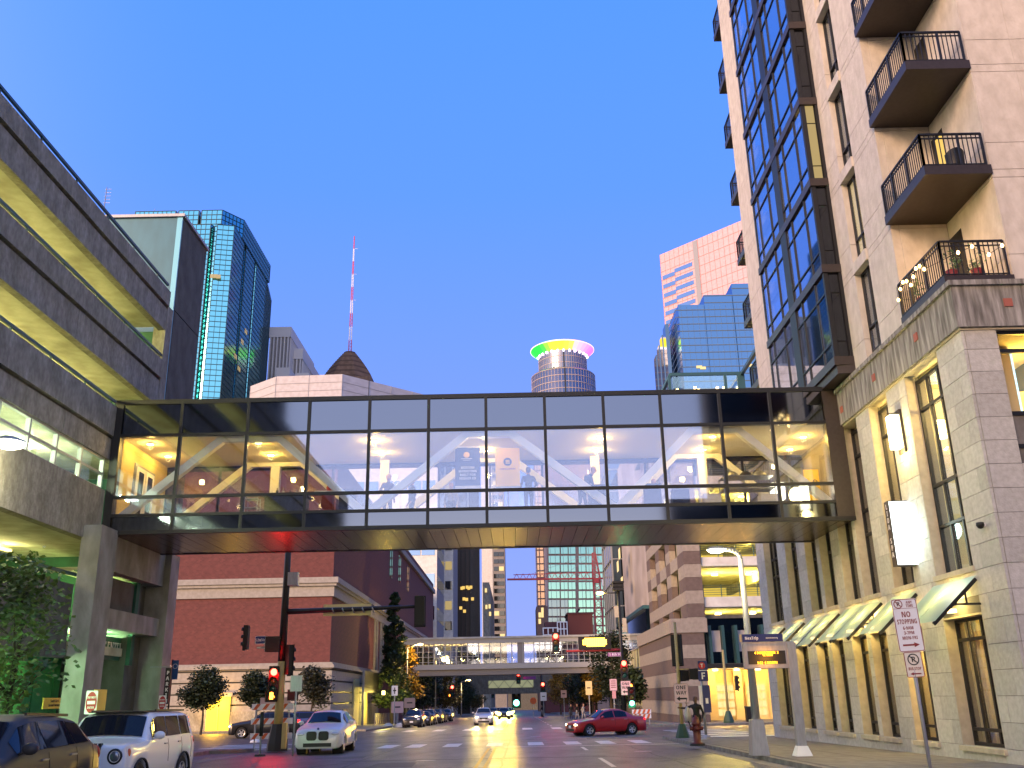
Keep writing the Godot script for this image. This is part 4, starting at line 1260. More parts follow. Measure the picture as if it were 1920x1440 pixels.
	bx("door_frame", V(BAYS[0], 7.72, -32.9), V(BAYS[0] + 0.05, 9.95, -34.8), M.steel, s)
	for i in 2:
		var d := bx("door", V(BAYS[0] + 0.05, 7.74, dz[i] - 0.04), V(BAYS[0] + 0.09, 9.85, dz[i + 1] + 0.04), M.sign_white, s)
		bx("door_pane", V(BAYS[0] + 0.09, 8.0, dz[i] - 0.2), V(BAYS[0] + 0.094, 9.7, dz[i + 1] + 0.2), M.black_glass, s)
	# recessed ceiling lamps; the front one at mid span is added to light the banner
	for p in [[-13.0, -32.4], [-13.0, -34.2], [-9.15, -32.5], [-9.15, -34.3], [-4.97, -32.6], [-4.95, -34.35], [-1.0, -34.3], [-1.0, -31.98], [3.2, -32.85], [3.2, -34.6], [7.3, -32.9], [7.3, -34.8], [10.7, -33.2], [10.7, -35.0]]:
		var c := V(p[0], 10.53, p[1])
		var rim := MB.new(true)
		rim.tube(c, c - V(0, 0.035, 0), 0.16, 0.15, 14)
		var dl := part("downlight", rim, M.white, s)
		var dk := MB.new()
		dk.tube(c - V(0, 0.036, 0), c - V(0, 0.05, 0), 0.12, 0.12, 14)
		part("downlight_lens", dk, glow(Color(1, 0.9, 0.62), 9.0), dl)
		omni(c - V(0, 0.14, 0), Color(1, 0.82, 0.42), 1.1, 0.1, 9)
	# banners
	var b1 := thing("blue_banner", "blue standing banner with white capitals and a round yellow emblem, inside the skyway", "banner", V(-1.95, 7.72, -32.55))
	var p0: Vector3 = onz(853.5, 912, -32.55)
	var p1: Vector3 = onz(900, 839, -32.55)
	bx("sheet", V(p0.x, p0.y, -32.55), V(p1.x, p1.y, -32.53), M.banner_blue, b1)
	bx("top_rail", V(p0.x, p1.y, -32.56), V(p1.x, p1.y + 0.04, -32.52), M.sign_white, b1)
	bx("base", V(p0.x, p0.y - 0.09, -32.6), V(p1.x, p0.y, -32.48), M.sign_white, b1)
	bx("post", V((p0.x + p1.x) * 0.5 - 0.03, 7.72, -32.58), V((p0.x + p1.x) * 0.5 + 0.03, p0.y, -32.54), M.steel, b1)
	var mx := (p0.x + p1.x) * 0.5
	var lines := ["MODERN", "MARKETING", "BUILT FOR", "HIGHER ED"]
	for i in 4: words("lettering", lines[i], facing(V(mx, p1.y - 0.74 - 0.13 * i, -32.526)), 0.088, M.white_print, b1, 0.92)
	var em := MB.new()
	em.tube(V(mx - 0.04, p1.y - 0.27, -32.532), V(mx - 0.04, p1.y - 0.27, -32.522), 0.11, 0.11, 20)
	part("emblem", em, M.yellow_print, b1)
	bx("small_print", V(mx - 0.24, p1.y - 0.42, -32.53), V(mx + 0.16, p1.y - 0.4, -32.526), M.white_print, b1)
	bx("small_print", V(mx - 0.17, p1.y - 0.47, -32.53), V(mx + 0.1, p1.y - 0.455, -32.526), M.white_print, b1)
	yellow_banner(929.5, 974, 840, 913, -32.55, "yellow standing banner with a dark round emblem beside the standing man in the skyway", true)
	yellow_banner(1513, 1545, 880, 945, -34.4, "yellow banner with a small dark emblem near the skyway's right end", false)
	# high tables, crates and catering things
	var t1 := thing("catering_table", "dark draped catering table with cups and bottles, in the third skyway bay from the left", "table", V(-8.1, 7.72, -33.2))
	bx("cloth", V(-8.9, 7.73, -33.6), V(-7.45, 8.62, -32.9), M.black, t1)
	bx("top", V(-9.0, 8.62, -33.7), V(-7.35, 8.66, -32.8), M.black, t1)
	for i in 9:
		var c := V(-8.8 + 0.16 * i, 8.66, -33.2 + 0.12 * (i % 3))
		var h := 0.12 + 0.07 * ((i * 5) % 4)
		var mb := MB.new(true)
		mb.lathe(c, [Vector2(0.0, 0), Vector2(0.045, 0), Vector2(0.05, h * 0.6), Vector2(0.02, h * 0.75), Vector2(0.02, h), Vector2(0, h)], 10)
		tag(part("bottle", mb, [M.steel, M.sign_white, M.black][i % 3]), "%s small bottle or cup from the left on the dark catering table" % ["first", "second", "third", "fourth", "fifth", "sixth", "seventh", "eighth", "ninth"][i], "bottle", "bottles and cups on the catering table")
	var rk := thing("utensil_rack", "wire rack stand left of the dark catering table in the skyway", "rack", V(-9.3, 7.72, -33))
	for i in 3: bx("shelf", V(-9.6, 7.9 + 0.32 * i, -33.3), V(-9.15, 7.93 + 0.32 * i, -32.9), M.steel, rk)
	for c in [[-9.6, -33.3], [-9.15, -33.3], [-9.6, -32.9], [-9.15, -32.9]]: bx("post", V(c[0] - 0.015, 7.72, c[1] - 0.015), V(c[0] + 0.015, 8.6, c[1] + 0.015), M.steel, rk)
	var hs := thing("host_stand", "dark wooden pedestal with a red bowl, fourth bay from the left in the skyway", "pedestal", V(-6.65, 7.72, -33))
	bx("column", V(-6.85, 7.72, -33.2), V(-6.45, 8.7, -32.85), M.sign_darkred, hs)
	bx("top", V(-7.1, 8.7, -33.35), V(-6.1, 8.75, -32.75), M.truss, hs)
	var bowl := MB.new(true)
	bowl.lathe(V(-6.6, 8.75, -33.0), [Vector2(0, 0.02), Vector2(0.08, 0.0), Vector2(0.13, 0.16), Vector2(0.08, 0.26), Vector2(0, 0.3)], 14)
	tag(part("red_bowl", bowl, M.sign_red), "red round flower bowl on the wooden pedestal in the skyway", "bowl")
	for q in [[-5.95, "dark low chair beside the wooden pedestal, fourth bay of the skyway"], [3.0, "dark chair back below the leaning person in the skyway"], [5.0, "dark chair back near the middle right of the skyway"]]:
		var ch := thing("lounge_chair", q[1], "chair", V(q[0], 7.72, -33.4), 0, "dark chairs in the skyway")
		bx("seat", V(q[0] - 0.32, 8.08, -33.7), V(q[0] + 0.32, 8.2, -33.1), M.black, ch)
		bx("backrest", V(q[0] - 0.32, 8.2, -33.15), V(q[0] + 0.32, 8.85, -33.06), M.black, ch)
		for c in [[-1, -33.65], [1, -33.65], [-1, -33.12], [1, -33.12]]: bx("leg", V(q[0] + 0.28 * c[0] - 0.02, 7.72, c[1] - 0.02), V(q[0] + 0.28 * c[0] + 0.02, 8.08, c[1] + 0.02), M.steel, ch)
	var ct := thing("glass_trolley", "steel and glass catering trolley with covered dishes, second bay from the right in the skyway", "trolley", V(8.4, 7.72, -33.2))
	for y in [8.0, 8.55, 9.0]: bx("shelf", V(7.55, y, -33.6), V(9.35, y + 0.03, -32.8), M.steel, ct)
	for c in [[7.55, -33.6], [9.35, -33.6], [7.55, -32.8], [9.35, -32.8]]: bx("post", V(c[0] - 0.02, 7.72, c[1] - 0.02), V(c[0] + 0.02, 9.05, c[1] + 0.02), M.steel, ct)
	for i in 3:
		var dm := MB.new(true)
		dm.lathe(V(7.95 + 0.5 * i, 9.03, -33.2), [Vector2(0.24, 0), Vector2(0.22, 0.12), Vector2(0.12, 0.2), Vector2(0.02, 0.22), Vector2(0, 0.27)], 14)
		tag(part("dish_cover", dm, [M.steel, M.black, M.steel][i]), ["bright domed dish cover, left on the glass trolley in the skyway", "black domed dish cover in the middle of the glass trolley", "bright domed dish cover, right on the glass trolley in the skyway"][i], "dish cover", "dish covers on the glass trolley")
	for q in [[5.9, 0.75, "black bin standing in the skyway left of the glass trolley"], [9.0, 0.5, "pale carton on the skyway floor under the glass trolley"], [7.0, 0.55, "pale carton beside the black bin in the skyway"]]:
		var c := thing("floor_box", q[2], "box", V(q[0], 7.72, -32.6))
		bx("body", V(q[0] - 0.3, 7.72, -32.85), V(q[0] + 0.3, 7.72 + q[1], -32.4), M.black if q[0] < 6 else M.sign_white, c)
		bx("lid", V(q[0] - 0.31, 7.72 + q[1], -32.86), V(q[0] + 0.31, 7.75 + q[1], -32.39), M.steel if q[0] < 6 else M.truss, c)
	var fl := thing("floor_lamp", "bright standing lamp shade near the right end of the skyway", "lamp", V(9.75, 7.72, -34))
	bx("pole", V(9.73, 7.72, -34.02), V(9.77, 8.6, -33.98), M.steel, fl)
	bx("lamp_shade", V(9.52, 8.35, -34.2), V(9.98, 8.95, -33.8), glow(Color(1, 0.97, 0.85), 3.0), fl)
	omni(V(9.75, 8.65, -33.6), Color(1, 0.95, 0.8), 1.0, 0.2, 6)

func yellow_banner(x0: float, x1: float, y0: float, y1: float, z: float, label: String, front: bool) -> void:
	var a: Vector3 = onz(x0, y1, z)
	var b: Vector3 = onz(x1, y0, z)
	var o := thing("yellow_banner", label, "banner", V((a.x + b.x) * 0.5, 7.72, z))
	bx("sheet", V(a.x, a.y, z), V(b.x, b.y, z + 0.02), M.yellow_print, o)
	bx("base", V(a.x, a.y - 0.07, z - 0.05), V(b.x, a.y, z + 0.07), M.steel, o)
	bx("post", V((a.x + b.x) * 0.5 - 0.03, 7.72, z - 0.03), V((a.x + b.x) * 0.5 + 0.03, a.y, z + 0.01), M.steel, o)
	var mx := (a.x + b.x) * 0.5
	var cy := b.y - 0.5 * (b.y - a.y) * 0.72
	var e := MB.new()
	var r := 0.15 if front else 0.09
	e.tube(V(mx, cy, z + 0.021), V(mx, cy, z + 0.026), r, r, 20)
	part("emblem", e, M.sign_black, o)
	for k in 3: bx("emblem_stripe", V(mx - r * 0.5, cy - 0.06 + 0.05 * k, z + 0.026), V(mx + r * 0.5, cy - 0.035 + 0.05 * k, z + 0.03), M.yellow_print, o)
	if front: words("lettering", "ENROLLMENT", facing(V(mx, cy - 0.26, z + 0.024)), 0.055, M.sign_darkred, o, 1.15)

# ---------- far buildings
func grid_face(mb: MB, a: Vector3, b: Vector3, y0: float, y1: float, nx: int, ny: int, w: float, proud := 0.12) -> void:   # bars of a curtain wall over the face from a to b
	var d := (b - a)
	d.y = 0
	var n := Vector3(-d.z, 0, d.x).normalized() * proud
	for i in nx + 1:
		var p := a + d * (float(i) / nx) + n
		mb.bar(V(p.x, y0, p.z), V(p.x, y1, p.z), w, w, n.normalized())
	for j in ny + 1:
		var y := lerpf(y0, y1, float(j) / ny)
		mb.bar(V(a.x, y, a.z) + n * 1.1, V(b.x, y, b.z) + n * 1.1, w, w)

func outward(poly: Array) -> Array:       # (x, z) outline ordered so that grid_face's normal points out
	var pk := PackedVector2Array(poly)
	if Geometry2D.is_polygon_clockwise(pk): pk.reverse()
	return Array(pk)

func curtain_tower(root: Node, called: String, poly: Array, y0: float, y1: float, glass: Material, gridm: Material, step: Vector2, w: float) -> void:
	var mb := MB.new()
	mb.prism(poly, y0, y1)
	var body := part(called, mb, glass, root)
	var g := MB.new()
	var o := outward(poly)
	o.reverse()
	for i in o.size():
		var a: Vector2 = o[i]
		var b: Vector2 = o[(i + 1) % o.size()]
		if a.distance_to(b) < 1.0: continue
		grid_face(g, V(a.x, y0, a.y), V(b.x, y0, b.y), y0, y1, maxi(1, roundi(a.distance_to(b) / step.x)), maxi(1, roundi((y1 - y0) / step.y)), w)
	stuff(part("facade_grid", g, gridm, body, true))

func XZ(p: Vector3) -> Vector2:
	return Vector2(p.x, p.z)

func lit_panes(root: Node, list: Array, z: float, w: float, h: float, m: Material) -> void:
	for p in list:
		var c: Vector3 = onz(p[0], p[1], z)
		bx("lit_window", V(c.x - w * 0.5, c.y - h * 0.5, z), V(c.x + w * 0.5, c.y + h * 0.5, z + 0.25), m, root)

func build_city_left() -> void:
	# --- brick building
	var xc := -17.3
	var zc := -90.0
	var b := thing("brick_building", "red brick building with pale stone bands and stone base, left of the intersection", "building", V(xc - 15, gy(zc), zc - 30))
	var H := 24.7
	bx("wall", V(-70, -2, zc), V(xc, H, -201), M.brick, b)
	var yb0: float = onz(622, 1118, zc).y
	var yb1: float = onz(622, 1083, zc).y
	var yc: float = onz(622, 1246, zc).y
	for l in [[yb0, yb0 + (yb1 - yb0) * 0.55, 0.18], [yb0 + (yb1 - yb0) * 0.55, yb0 + (yb1 - yb0) * 0.7, 0.42], [yb0 + (yb1 - yb0) * 0.7, yb1, 0.6]]:
		bx("stone_band", V(-70, l[0], zc + l[2]), V(xc + l[2], l[1], -201), M.sandstone, b)
	bx("stone_band", V(-70, H - 2.0, zc - 14), V(xc + 0.4, H - 1.2, -201), M.sandstone, b)
	bx("cornice", V(-70, yc - 0.28, zc + 0.5), V(xc + 0.5, yc, -201), M.sandstone, b)
	bx("cornice", V(-70, yc, zc + 0.32), V(xc + 0.32, yc + 0.22, -201), M.sandstone, b)
	var y := -1.5
	while y < yc - 0.3:                      # rusticated stone courses, joints recessed
		var y1 := minf(y + 0.98, yc - 0.28)
		bx("stone_course", V(-70, y + 0.08, zc + 0.3), V(xc + 0.3, y1 - 0.06, -120), M.sandstone, b)
		bx("course_joint", V(-70, y1 - 0.06, zc + 0.06), V(xc + 0.06, y1 + 0.08, -120), M.seam, b)
		y += 0.98
	bx("plinth", V(-70, -2, zc + 0.4), V(xc + 0.4, 0.9, -120), M.concrete, b)
	for p in [[733, 1057], [749, 1067], [764.5, 1085]]:
		var c: Vector3 = onx(p[0], p[1], xc)
		bx("window", V(xc - 0.1, c.y - 1.9, c.z - 1.4), V(xc + 0.05, c.y + 1.9, c.z + 1.4), M.black_glass, b)
		bx("window_bar", V(xc + 0.05, c.y - 1.9, c.z - 0.08), V(xc + 0.1, c.y + 1.9, c.z + 0.08), M.frame, b)
	for p in [[703, 1215], [714, 1217]]:     # tall blind slots with stone edges
		var c: Vector3 = onx(p[0], p[1], xc)
		bx("slot_window", V(xc, c.y - 2.6, c.z - 0.7), V(xc + 0.08, c.y + 3.2, c.z + 0.7), M.black_glass, b)
		for s in [-0.95, 0.95]: bx("stone_edge", V(xc, c.y - 2.8, c.z + s - 0.25), V(xc + 0.2, c.y + 3.4, c.z + s + 0.25), M.sandstone, b)
	# a glaring lit doorway on the front and one round the corner
	var d0: Vector3 = onz(384, 1372, zc + 0.5)
	var d1: Vector3 = onz(432, 1306, zc + 0.5)
	bx("lit_doorway", V(d0.x, -1.0, zc + 0.42), V(d1.x, d1.y, zc + 0.48), glow(Color(1, 0.80, 0.16), 1.6), b)
	bx("door_mullion", V((d0.x + d1.x) * 0.5 - 0.06, -1.0, zc + 0.48), V((d0.x + d1.x) * 0.5 + 0.06, d1.y, zc + 0.54), M.sign_yellow, b)
	bx("door_lintel", V(d0.x - 0.2, d1.y, zc + 0.42), V(d1.x + 0.2, d1.y + 0.35, zc + 0.6), M.sandstone, b)
	omni(V((d0.x + d1.x) * 0.5, 1.6, zc + 1.6), Color(1, 0.72, 0.22), 9.0, 0.6, 18)
	var s0: Vector3 = onx(662, 1355, xc + 0.3)
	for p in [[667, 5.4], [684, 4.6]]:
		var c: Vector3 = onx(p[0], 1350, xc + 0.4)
		bx("lit_pier", V(xc + 0.25, -1.4, c.z - 1.6), V(xc + 0.42, p[1] - 1.6, c.z + 1.6), mat(lin(0.7, 0.62, 0.3), 0.8), b)  # yellow lamplight is put into the pier colour
	omni(V(xc + 2.6, 2.0, -108), Color(1, 0.88, 0.4), 14.0, 0.3, 16)
	var wl := thing("wall_lantern", "shaded yellow lantern on the brick building's street side", "lamp", V(xc + 2.6, 2.3, -108))
	bx("arm", V(xc, 2.6, -108.05), V(xc + 2.6, 2.67, -107.95), M.frame, wl)
	bx("lamp_body", V(xc + 2.45, 2.2, -108.15), V(xc + 2.75, 2.6, -107.85), M.lamp_warm, wl)
	var bl := thing("black_hoarding", "black hanging sign panel on the stone base at the brick building's corner", "sign", onx(700, 1282, xc + 2))
	var h0: Vector3 = onx(682, 1298, xc + 1.6)
	var h1: Vector3 = onx(716, 1263, xc + 1.6)
	bx("board", V(xc + 1.5, h0.y, h1.z), V(xc + 1.6, h1.y, h0.z), M.black, bl)
	bx("post", V(xc + 1.45, -1.2, h0.z - 0.1), V(xc + 1.65, h1.y, h0.z + 0.1), M.steel, bl)
	# --- teal glass tower far left
	var t := thing("teal_tower", "tall teal glass office tower with notched top, behind the left garage", "tower", V(-90, -2, -280))
	var zt := -262.0
	var top: float = onz(420, 420, zt).y
	var top2: float = onz(410, 385, zt).y
	var xr: float = onz(437, 420, zt).x
	var xl: float = onz(236, 420, zt).x
	var poly := [Vector2(xl, zt), Vector2(xr - 7.0, zt), Vector2(xr - 6.4, zt - 1.5), Vector2(xr - 5.0, zt - 1.4), Vector2(xr - 4.9, zt - 0.3), Vector2(xr, zt - 1.4), Vector2(xr, zt - 13.0), Vector2(xr - 2.2, zt - 13.6), Vector2(xr - 2.0, zt - 15.0), Vector2(xr, zt - 15.4), Vector2(xr, zt - 26.0), Vector2(xr - 1.5, zt - 26.5), Vector2(xr - 1.5, zt - 27.6), Vector2(xr, zt - 28.0), Vector2(xr, zt - 41.0), Vector2(xr - 3, zt - 60), Vector2(xl, zt - 60)]
	curtain_tower(t, "shaft", poly, -4, top, M.teal_glass, M.teal_grid, Vector2(1.5, 1.72), 0.11)
	for p in [[246, 322, 0.0], [328, 366, 0.0], [372, 440, 0.0]]:
		var a: float = onz(p[0], 400, zt).x
		var c: float = onz(p[1], 400, zt).x
		curtain_tower(t, "roof_block", [Vector2(a, zt - 3.0), Vector2(c - (5.0 if p[0] == 372 else 0.0), zt - 3.0), Vector2(c, zt - 10), Vector2(c, zt - 44), Vector2(a, zt - 44)], top + 0.02, top2, M.teal_glass, M.teal_grid, Vector2(1.5, 1.72), 0.11)
	# pale grooves and lit floors
	for q in [[412, 425, 745], [446, 640, 745]]:
		pass
	var lit := [[405, 646], [430, 673], [436, 690], [414, 690], [424, 703], [446, 640], [400, 640]]
	lit_panes(t, [[398, 518], [404, 518], [410, 519]], zt + 0.1, 1.2, 1.2, M.win_dim)
	for p in [[437, 622], [430, 641], [417, 668], [424, 692]]:
		var c: Vector3 = onx(p[0] + 24, p[1], xr)
		bx("lit_window", V(xr - 0.1, c.y - 0.7, c.z - 1.3), V(xr + 0.12, c.y + 0.7, c.z + 1.3), M.win_dim, t)
	for p in [[245, 0], [288, 1]]:
		var a: Vector3 = onz(289 if p[1] else 199, 383 if p[1] else 380, zt - 12)
		if p[1] == 1:
			var am := MB.new()
			am.tube(V(a.x, top2, a.z), V(a.x + 0.4, top2 + 6.2, a.z), 0.18, 0.07, 6)
			am.box(V(a.x - 0.3, top2 + 0.6, a.z - 0.2), V(a.x, top2 + 1.5, a.z + 0.2))
			am.box(V(a.x + 0.1, top2 + 2.8, a.z - 0.2), V(a.x + 0.6, top2 + 3.1, a.z + 0.2))
			tag(part("rooftop_aerial", am, M.steel), "thin aerial with small boxes on the teal tower's roof", "aerial")
	# --- grey stepped tower behind it
	var gt := thing("ribbed_tower", "grey tower with pale vertical ribs stepping down to the right of the teal tower", "tower", V(-80, -3, -320))
	for p in [[508, 545, 614, 0], [544, 567, 655, -6], [520, 542, 690, 6], [556, 578, 700, 2]]:
		var zz: float = -320.0 + p[3]
		var a: Vector3 = onz(p[0], p[2], zz)
		var c: Vector3 = onz(p[1], p[2], zz)
		bx("block", V(a.x, -4, zz), V(c.x, a.y, zz - 40), M.grey_tower, gt)
		bx("cap", V(a.x - 0.4, a.y - 4, zz + 0.4), V(c.x + 0.4, a.y, zz - 40.4), M.pale_rib, gt)
		var rb := MB.new()
		var n := int((c.x - a.x) / 1.3)
		for k in n + 1: rb.box(V(a.x + 1.3 * k, 0, zz), V(a.x + 1.3 * k + 0.45, a.y - 4, zz + 0.4))
		for k in 20: rb.box(V(c.x, 0, zz - 2 * k - 0.5), V(c.x + 0.35, a.y - 4, zz - 2 * k - 1.2))
		stuff(part("rib", rb, M.pale_rib, gt))
	# --- pale octagonal roof volume above the skyway
	var Y: float = onz(580, 703.5, -238).y
	var oct := []
	for p in [[470, 724], [518, 706], [642, 701.5], [692, 714], [812, 744]]: oct.append(XZ(ony(p[0], p[1], Y)))
	oct.append(oct[4] + Vector2(-6, -20)); oct.append(oct[0] + Vector2(4, -30))
	var pb := thing("pale_building", "pale panelled many sided roof volume showing above the skyway's left half", "building", V(-30, -2, -160))
	var om := MB.new()
	om.prism(oct, Y - 26, Y)
	var lowm := MB.new()
	lowm.prism(oct, -4, Y - 26)
	part("lower_wall", lowm, M.concrete_dark, pb)
	part("wall", om, M.pale_panel, pb)
	var jm := MB.new()
	for i in 4:
		var a: Vector2 = oct[i]
		var c: Vector2 = oct[i + 1]
		var nn := (c - a).orthogonal().normalized()
		if nn.dot(Vector2(0, 1)) < 0: nn = -nn
		for k in 3: jm.bar(V(a.x + nn.x * 0.02, Y - 2.2 * (k + 1), a.y + nn.y * 0.02), V(c.x + nn.x * 0.02, Y - 2.2 * (k + 1), c.y + nn.y * 0.02), 0.12, 0.12)
		var m := maxi(1, int(a.distance_to(c) / 7.5))
		for k in m + 1:
			var q := a.lerp(c, float(k) / m) + nn * 0.03
			jm.bar(V(q.x, Y - 13, q.y), V(q.x, Y, q.y), 0.12, 0.12, Vector3.RIGHT)
	part("panel_joint", jm, M.joint_grey, pb)
	# --- brown pyramid roof with the mast
	var py := thing("pyramid_tower", "brown stepped pyramid roof rising behind the pale roof volume", "tower", V(-60, -3, -330))
	var zp := -330.0
	var base_y: float = onz(640, 706, zp).y
	var apex: float = onz(650, 645, zp).y
	var cx: float = onz(646, 690, zp).x
	var half: float = onz(694, 700, zp).x - cx
	var n := 16
	for k in n:
		var t0 := float(k) / n
		var ra := lerpf(half, half * 0.16, pow(t0, 1.25))
		var o8 := []
		for i in 8:
			var an := TAU * (i + 0.5) / 8
			o8.append(Vector2(cx + cos(an) * ra * 1.08, zp - half + sin(an) * ra * 1.08))
		var rm := MB.new()
		rm.prism(o8, lerpf(base_y, apex, t0), lerpf(base_y, apex, t0 + 1.0 / n) + 0.02)
		part("roof_course", rm, M.pyramid if k % 3 else M.pyramid_dark, py)
	bx("shaft", V(cx - half, -4, zp - 2 * half), V(cx + half, base_y, zp), M.pyramid, py)
	var mast := thing("broadcast_mast", "slender red and white banded mast on the brown pyramid roof", "mast", V(cx, apex, zp - half))
	var mt: float = onz(653, 443, zp - half).y
	for k in 9:
		var ya := lerpf(apex - 0.3, mt, k / 9.0)
		var yb := lerpf(apex - 0.3, mt, (k + 1) / 9.0)
		var mm := MB.new()
		var w0 := lerpf(0.55, 0.1, k / 9.0)
		var w1 := lerpf(0.55, 0.1, (k + 1) / 9.0)
		for s in [[1, 1], [1, -1], [-1, 1], [-1, -1]]:
			mm.bar(V(cx + w0 * s[0], ya, zp - half + w0 * s[1]), V(cx + w1 * s[0], yb, zp - half + w1 * s[1]), 0.14, 0.14)
		for j in 4:
			var yy := lerpf(ya, yb, j / 4.0)
			var ww := lerpf(w0, w1, j / 4.0)
			mm.bar(V(cx - ww, yy, zp - half + ww), V(cx + ww, lerpf(ya, yb, (j + 1) / 4.0), zp - half + ww), 0.1, 0.1)
			mm.bar(V(cx - ww, yy, zp - half + ww), V(cx + ww, yy, zp - half + ww), 0.1, 0.1)
		if k in [3, 5, 7]: mm.bar(V(cx, yb, zp - half), V(cx + 1.6, yb, zp - half), 0.1, 0.1)
		part("mast_section", mm, M.mast_red if k % 2 == 0 else M.mast_white, mast)
	# --- down the left side of the street
	var wb := thing("white_banded_building", "white office building with blue window bands beyond the brick building", "building", V(-22, -2, -190))
	var wtop: float = onz(800, 800, -206).y
	bx("wall", V(-60, -3, -206), V(-17.0, wtop, -226), M.white_wall, wb)
	for k in 10:
		var yy := 4.0 + 6.9 * k
		if yy > wtop - 4: break
		for j in 14: bx("window", V(-62 + 3.2 * j, yy, -205.9), V(-62 + 3.2 * j + 2.9, yy + 2.9, -206.2), M.sky_glass, wb)
		for j in 8: bx("window", V(-17.1, yy, -206.5 - 2.4 * j), V(-16.92, yy + 2.7, -206.5 - 2.4 * j - 2.1), M.black_glass, wb)
	bx("side_wall", V(-17.0, -3, -206.2), V(-16.96, wtop, -226), M.grey_tower, wb)
	var ptop: float = onz(848, 800, -228).y
	var wp := thing("white_pier_building", "slim white building with one column of lit windows, beside the dark tower", "building", V(-14.8, -3, -215))
	bx("wall", V(-17.4, -3, -228), V(-14.9, ptop, -245), M.white_wall, wp)
	bx("side_wall", V(-14.9, -3, -228.3), V(-14.85, ptop, -245), M.grey_tower, wp)
	for k in 16:
		if 6.0 + 4.7 * k > ptop: break
		bx("window", V(-16.8, 3.0 + 4.7 * k, -228.1), V(-15.2, 5.0 + 4.7 * k, -227.9), M.black_glass if k % 2 else M.win_dim, wp)
	var dt := thing("dark_tower", "nearly black office tower with a few lit windows, left of the sky gap", "tower", V(-22, -4, -300))
	var dtop: float = onz(880, 800, -292).y
	bx("shaft", V(-34, -5, -292), V(-14.0, dtop, -372), M.dark_tower, dt)
	var dg := MB.new()
	for k in 16: dg.box(V(-34 + 1.33 * k, 0, -291.9), V(-34 + 1.33 * k + 0.35, dtop, -291.6))
	for k in 30: dg.box(V(-14.0, 0, -293 - 2.6 * k), V(-13.7, dtop, -293.6 - 2.6 * k))
	stuff(part("rib", dg, M.black, dt))
	lit_panes(dt, [[866, 1103], [869, 1102], [876, 1101], [879, 1103], [883, 1101], [870, 1123], [875, 1124], [886, 1123], [864, 1140], [871, 1146]], -291.5, 0.85, 0.9, M.win_yellow)
	var lb := thing("low_brown_building", "low grey brown building with small lit windows at the foot of the grey tower", "building", V(-15, -4, -380))
	var lt: float = onz(908, 1092, -385).y
	bx("wall", V(onz(905, 1100, -385).x, -5, -385), V(-10.5, lt, -470), M.concrete_light, lb)
	lit_panes(lb, [[911, 1107], [918, 1137], [912, 1138], [919, 1151]], -384.8, 0.8, 1.6, M.win_warm)
	var gw := thing("banded_grey_tower", "grey tower with bands of dark windows, left edge of the sky gap", "tower", V(-12, -5, -520))
	var ga: Vector3 = onz(903, 1025, -520)
	var gb: Vector3 = onz(923, 1025, -520)
	var gc: Vector3 = onz(946, 1025, -520)
	var gtop: float = onz(925, 800, -520).y
	bx("white_face", V(ga.x, -6, -520), V(gb.x, gtop, -560), M.white_wall, gw)
	bx("grey_face", V(gb.x, -6, -520), V(gc.x, gtop, -560), M.grey_tower, gw)
	for k in 34:
		var yy := 8.0 + 4.0 * k
		if yy > gtop - 4: break
		for j in 2:
			var w := (gc.x - gb.x - 1.6) * 0.5
			bx("window", V(gb.x + 0.7 + j * (w + 0.3), yy, -519.9), V(gb.x + 0.7 + j * (w + 0.3) + w, yy + 2.3, -519.7), M.black_glass if (k * 7 + j * 3) % 9 else M.win_warm, gw)

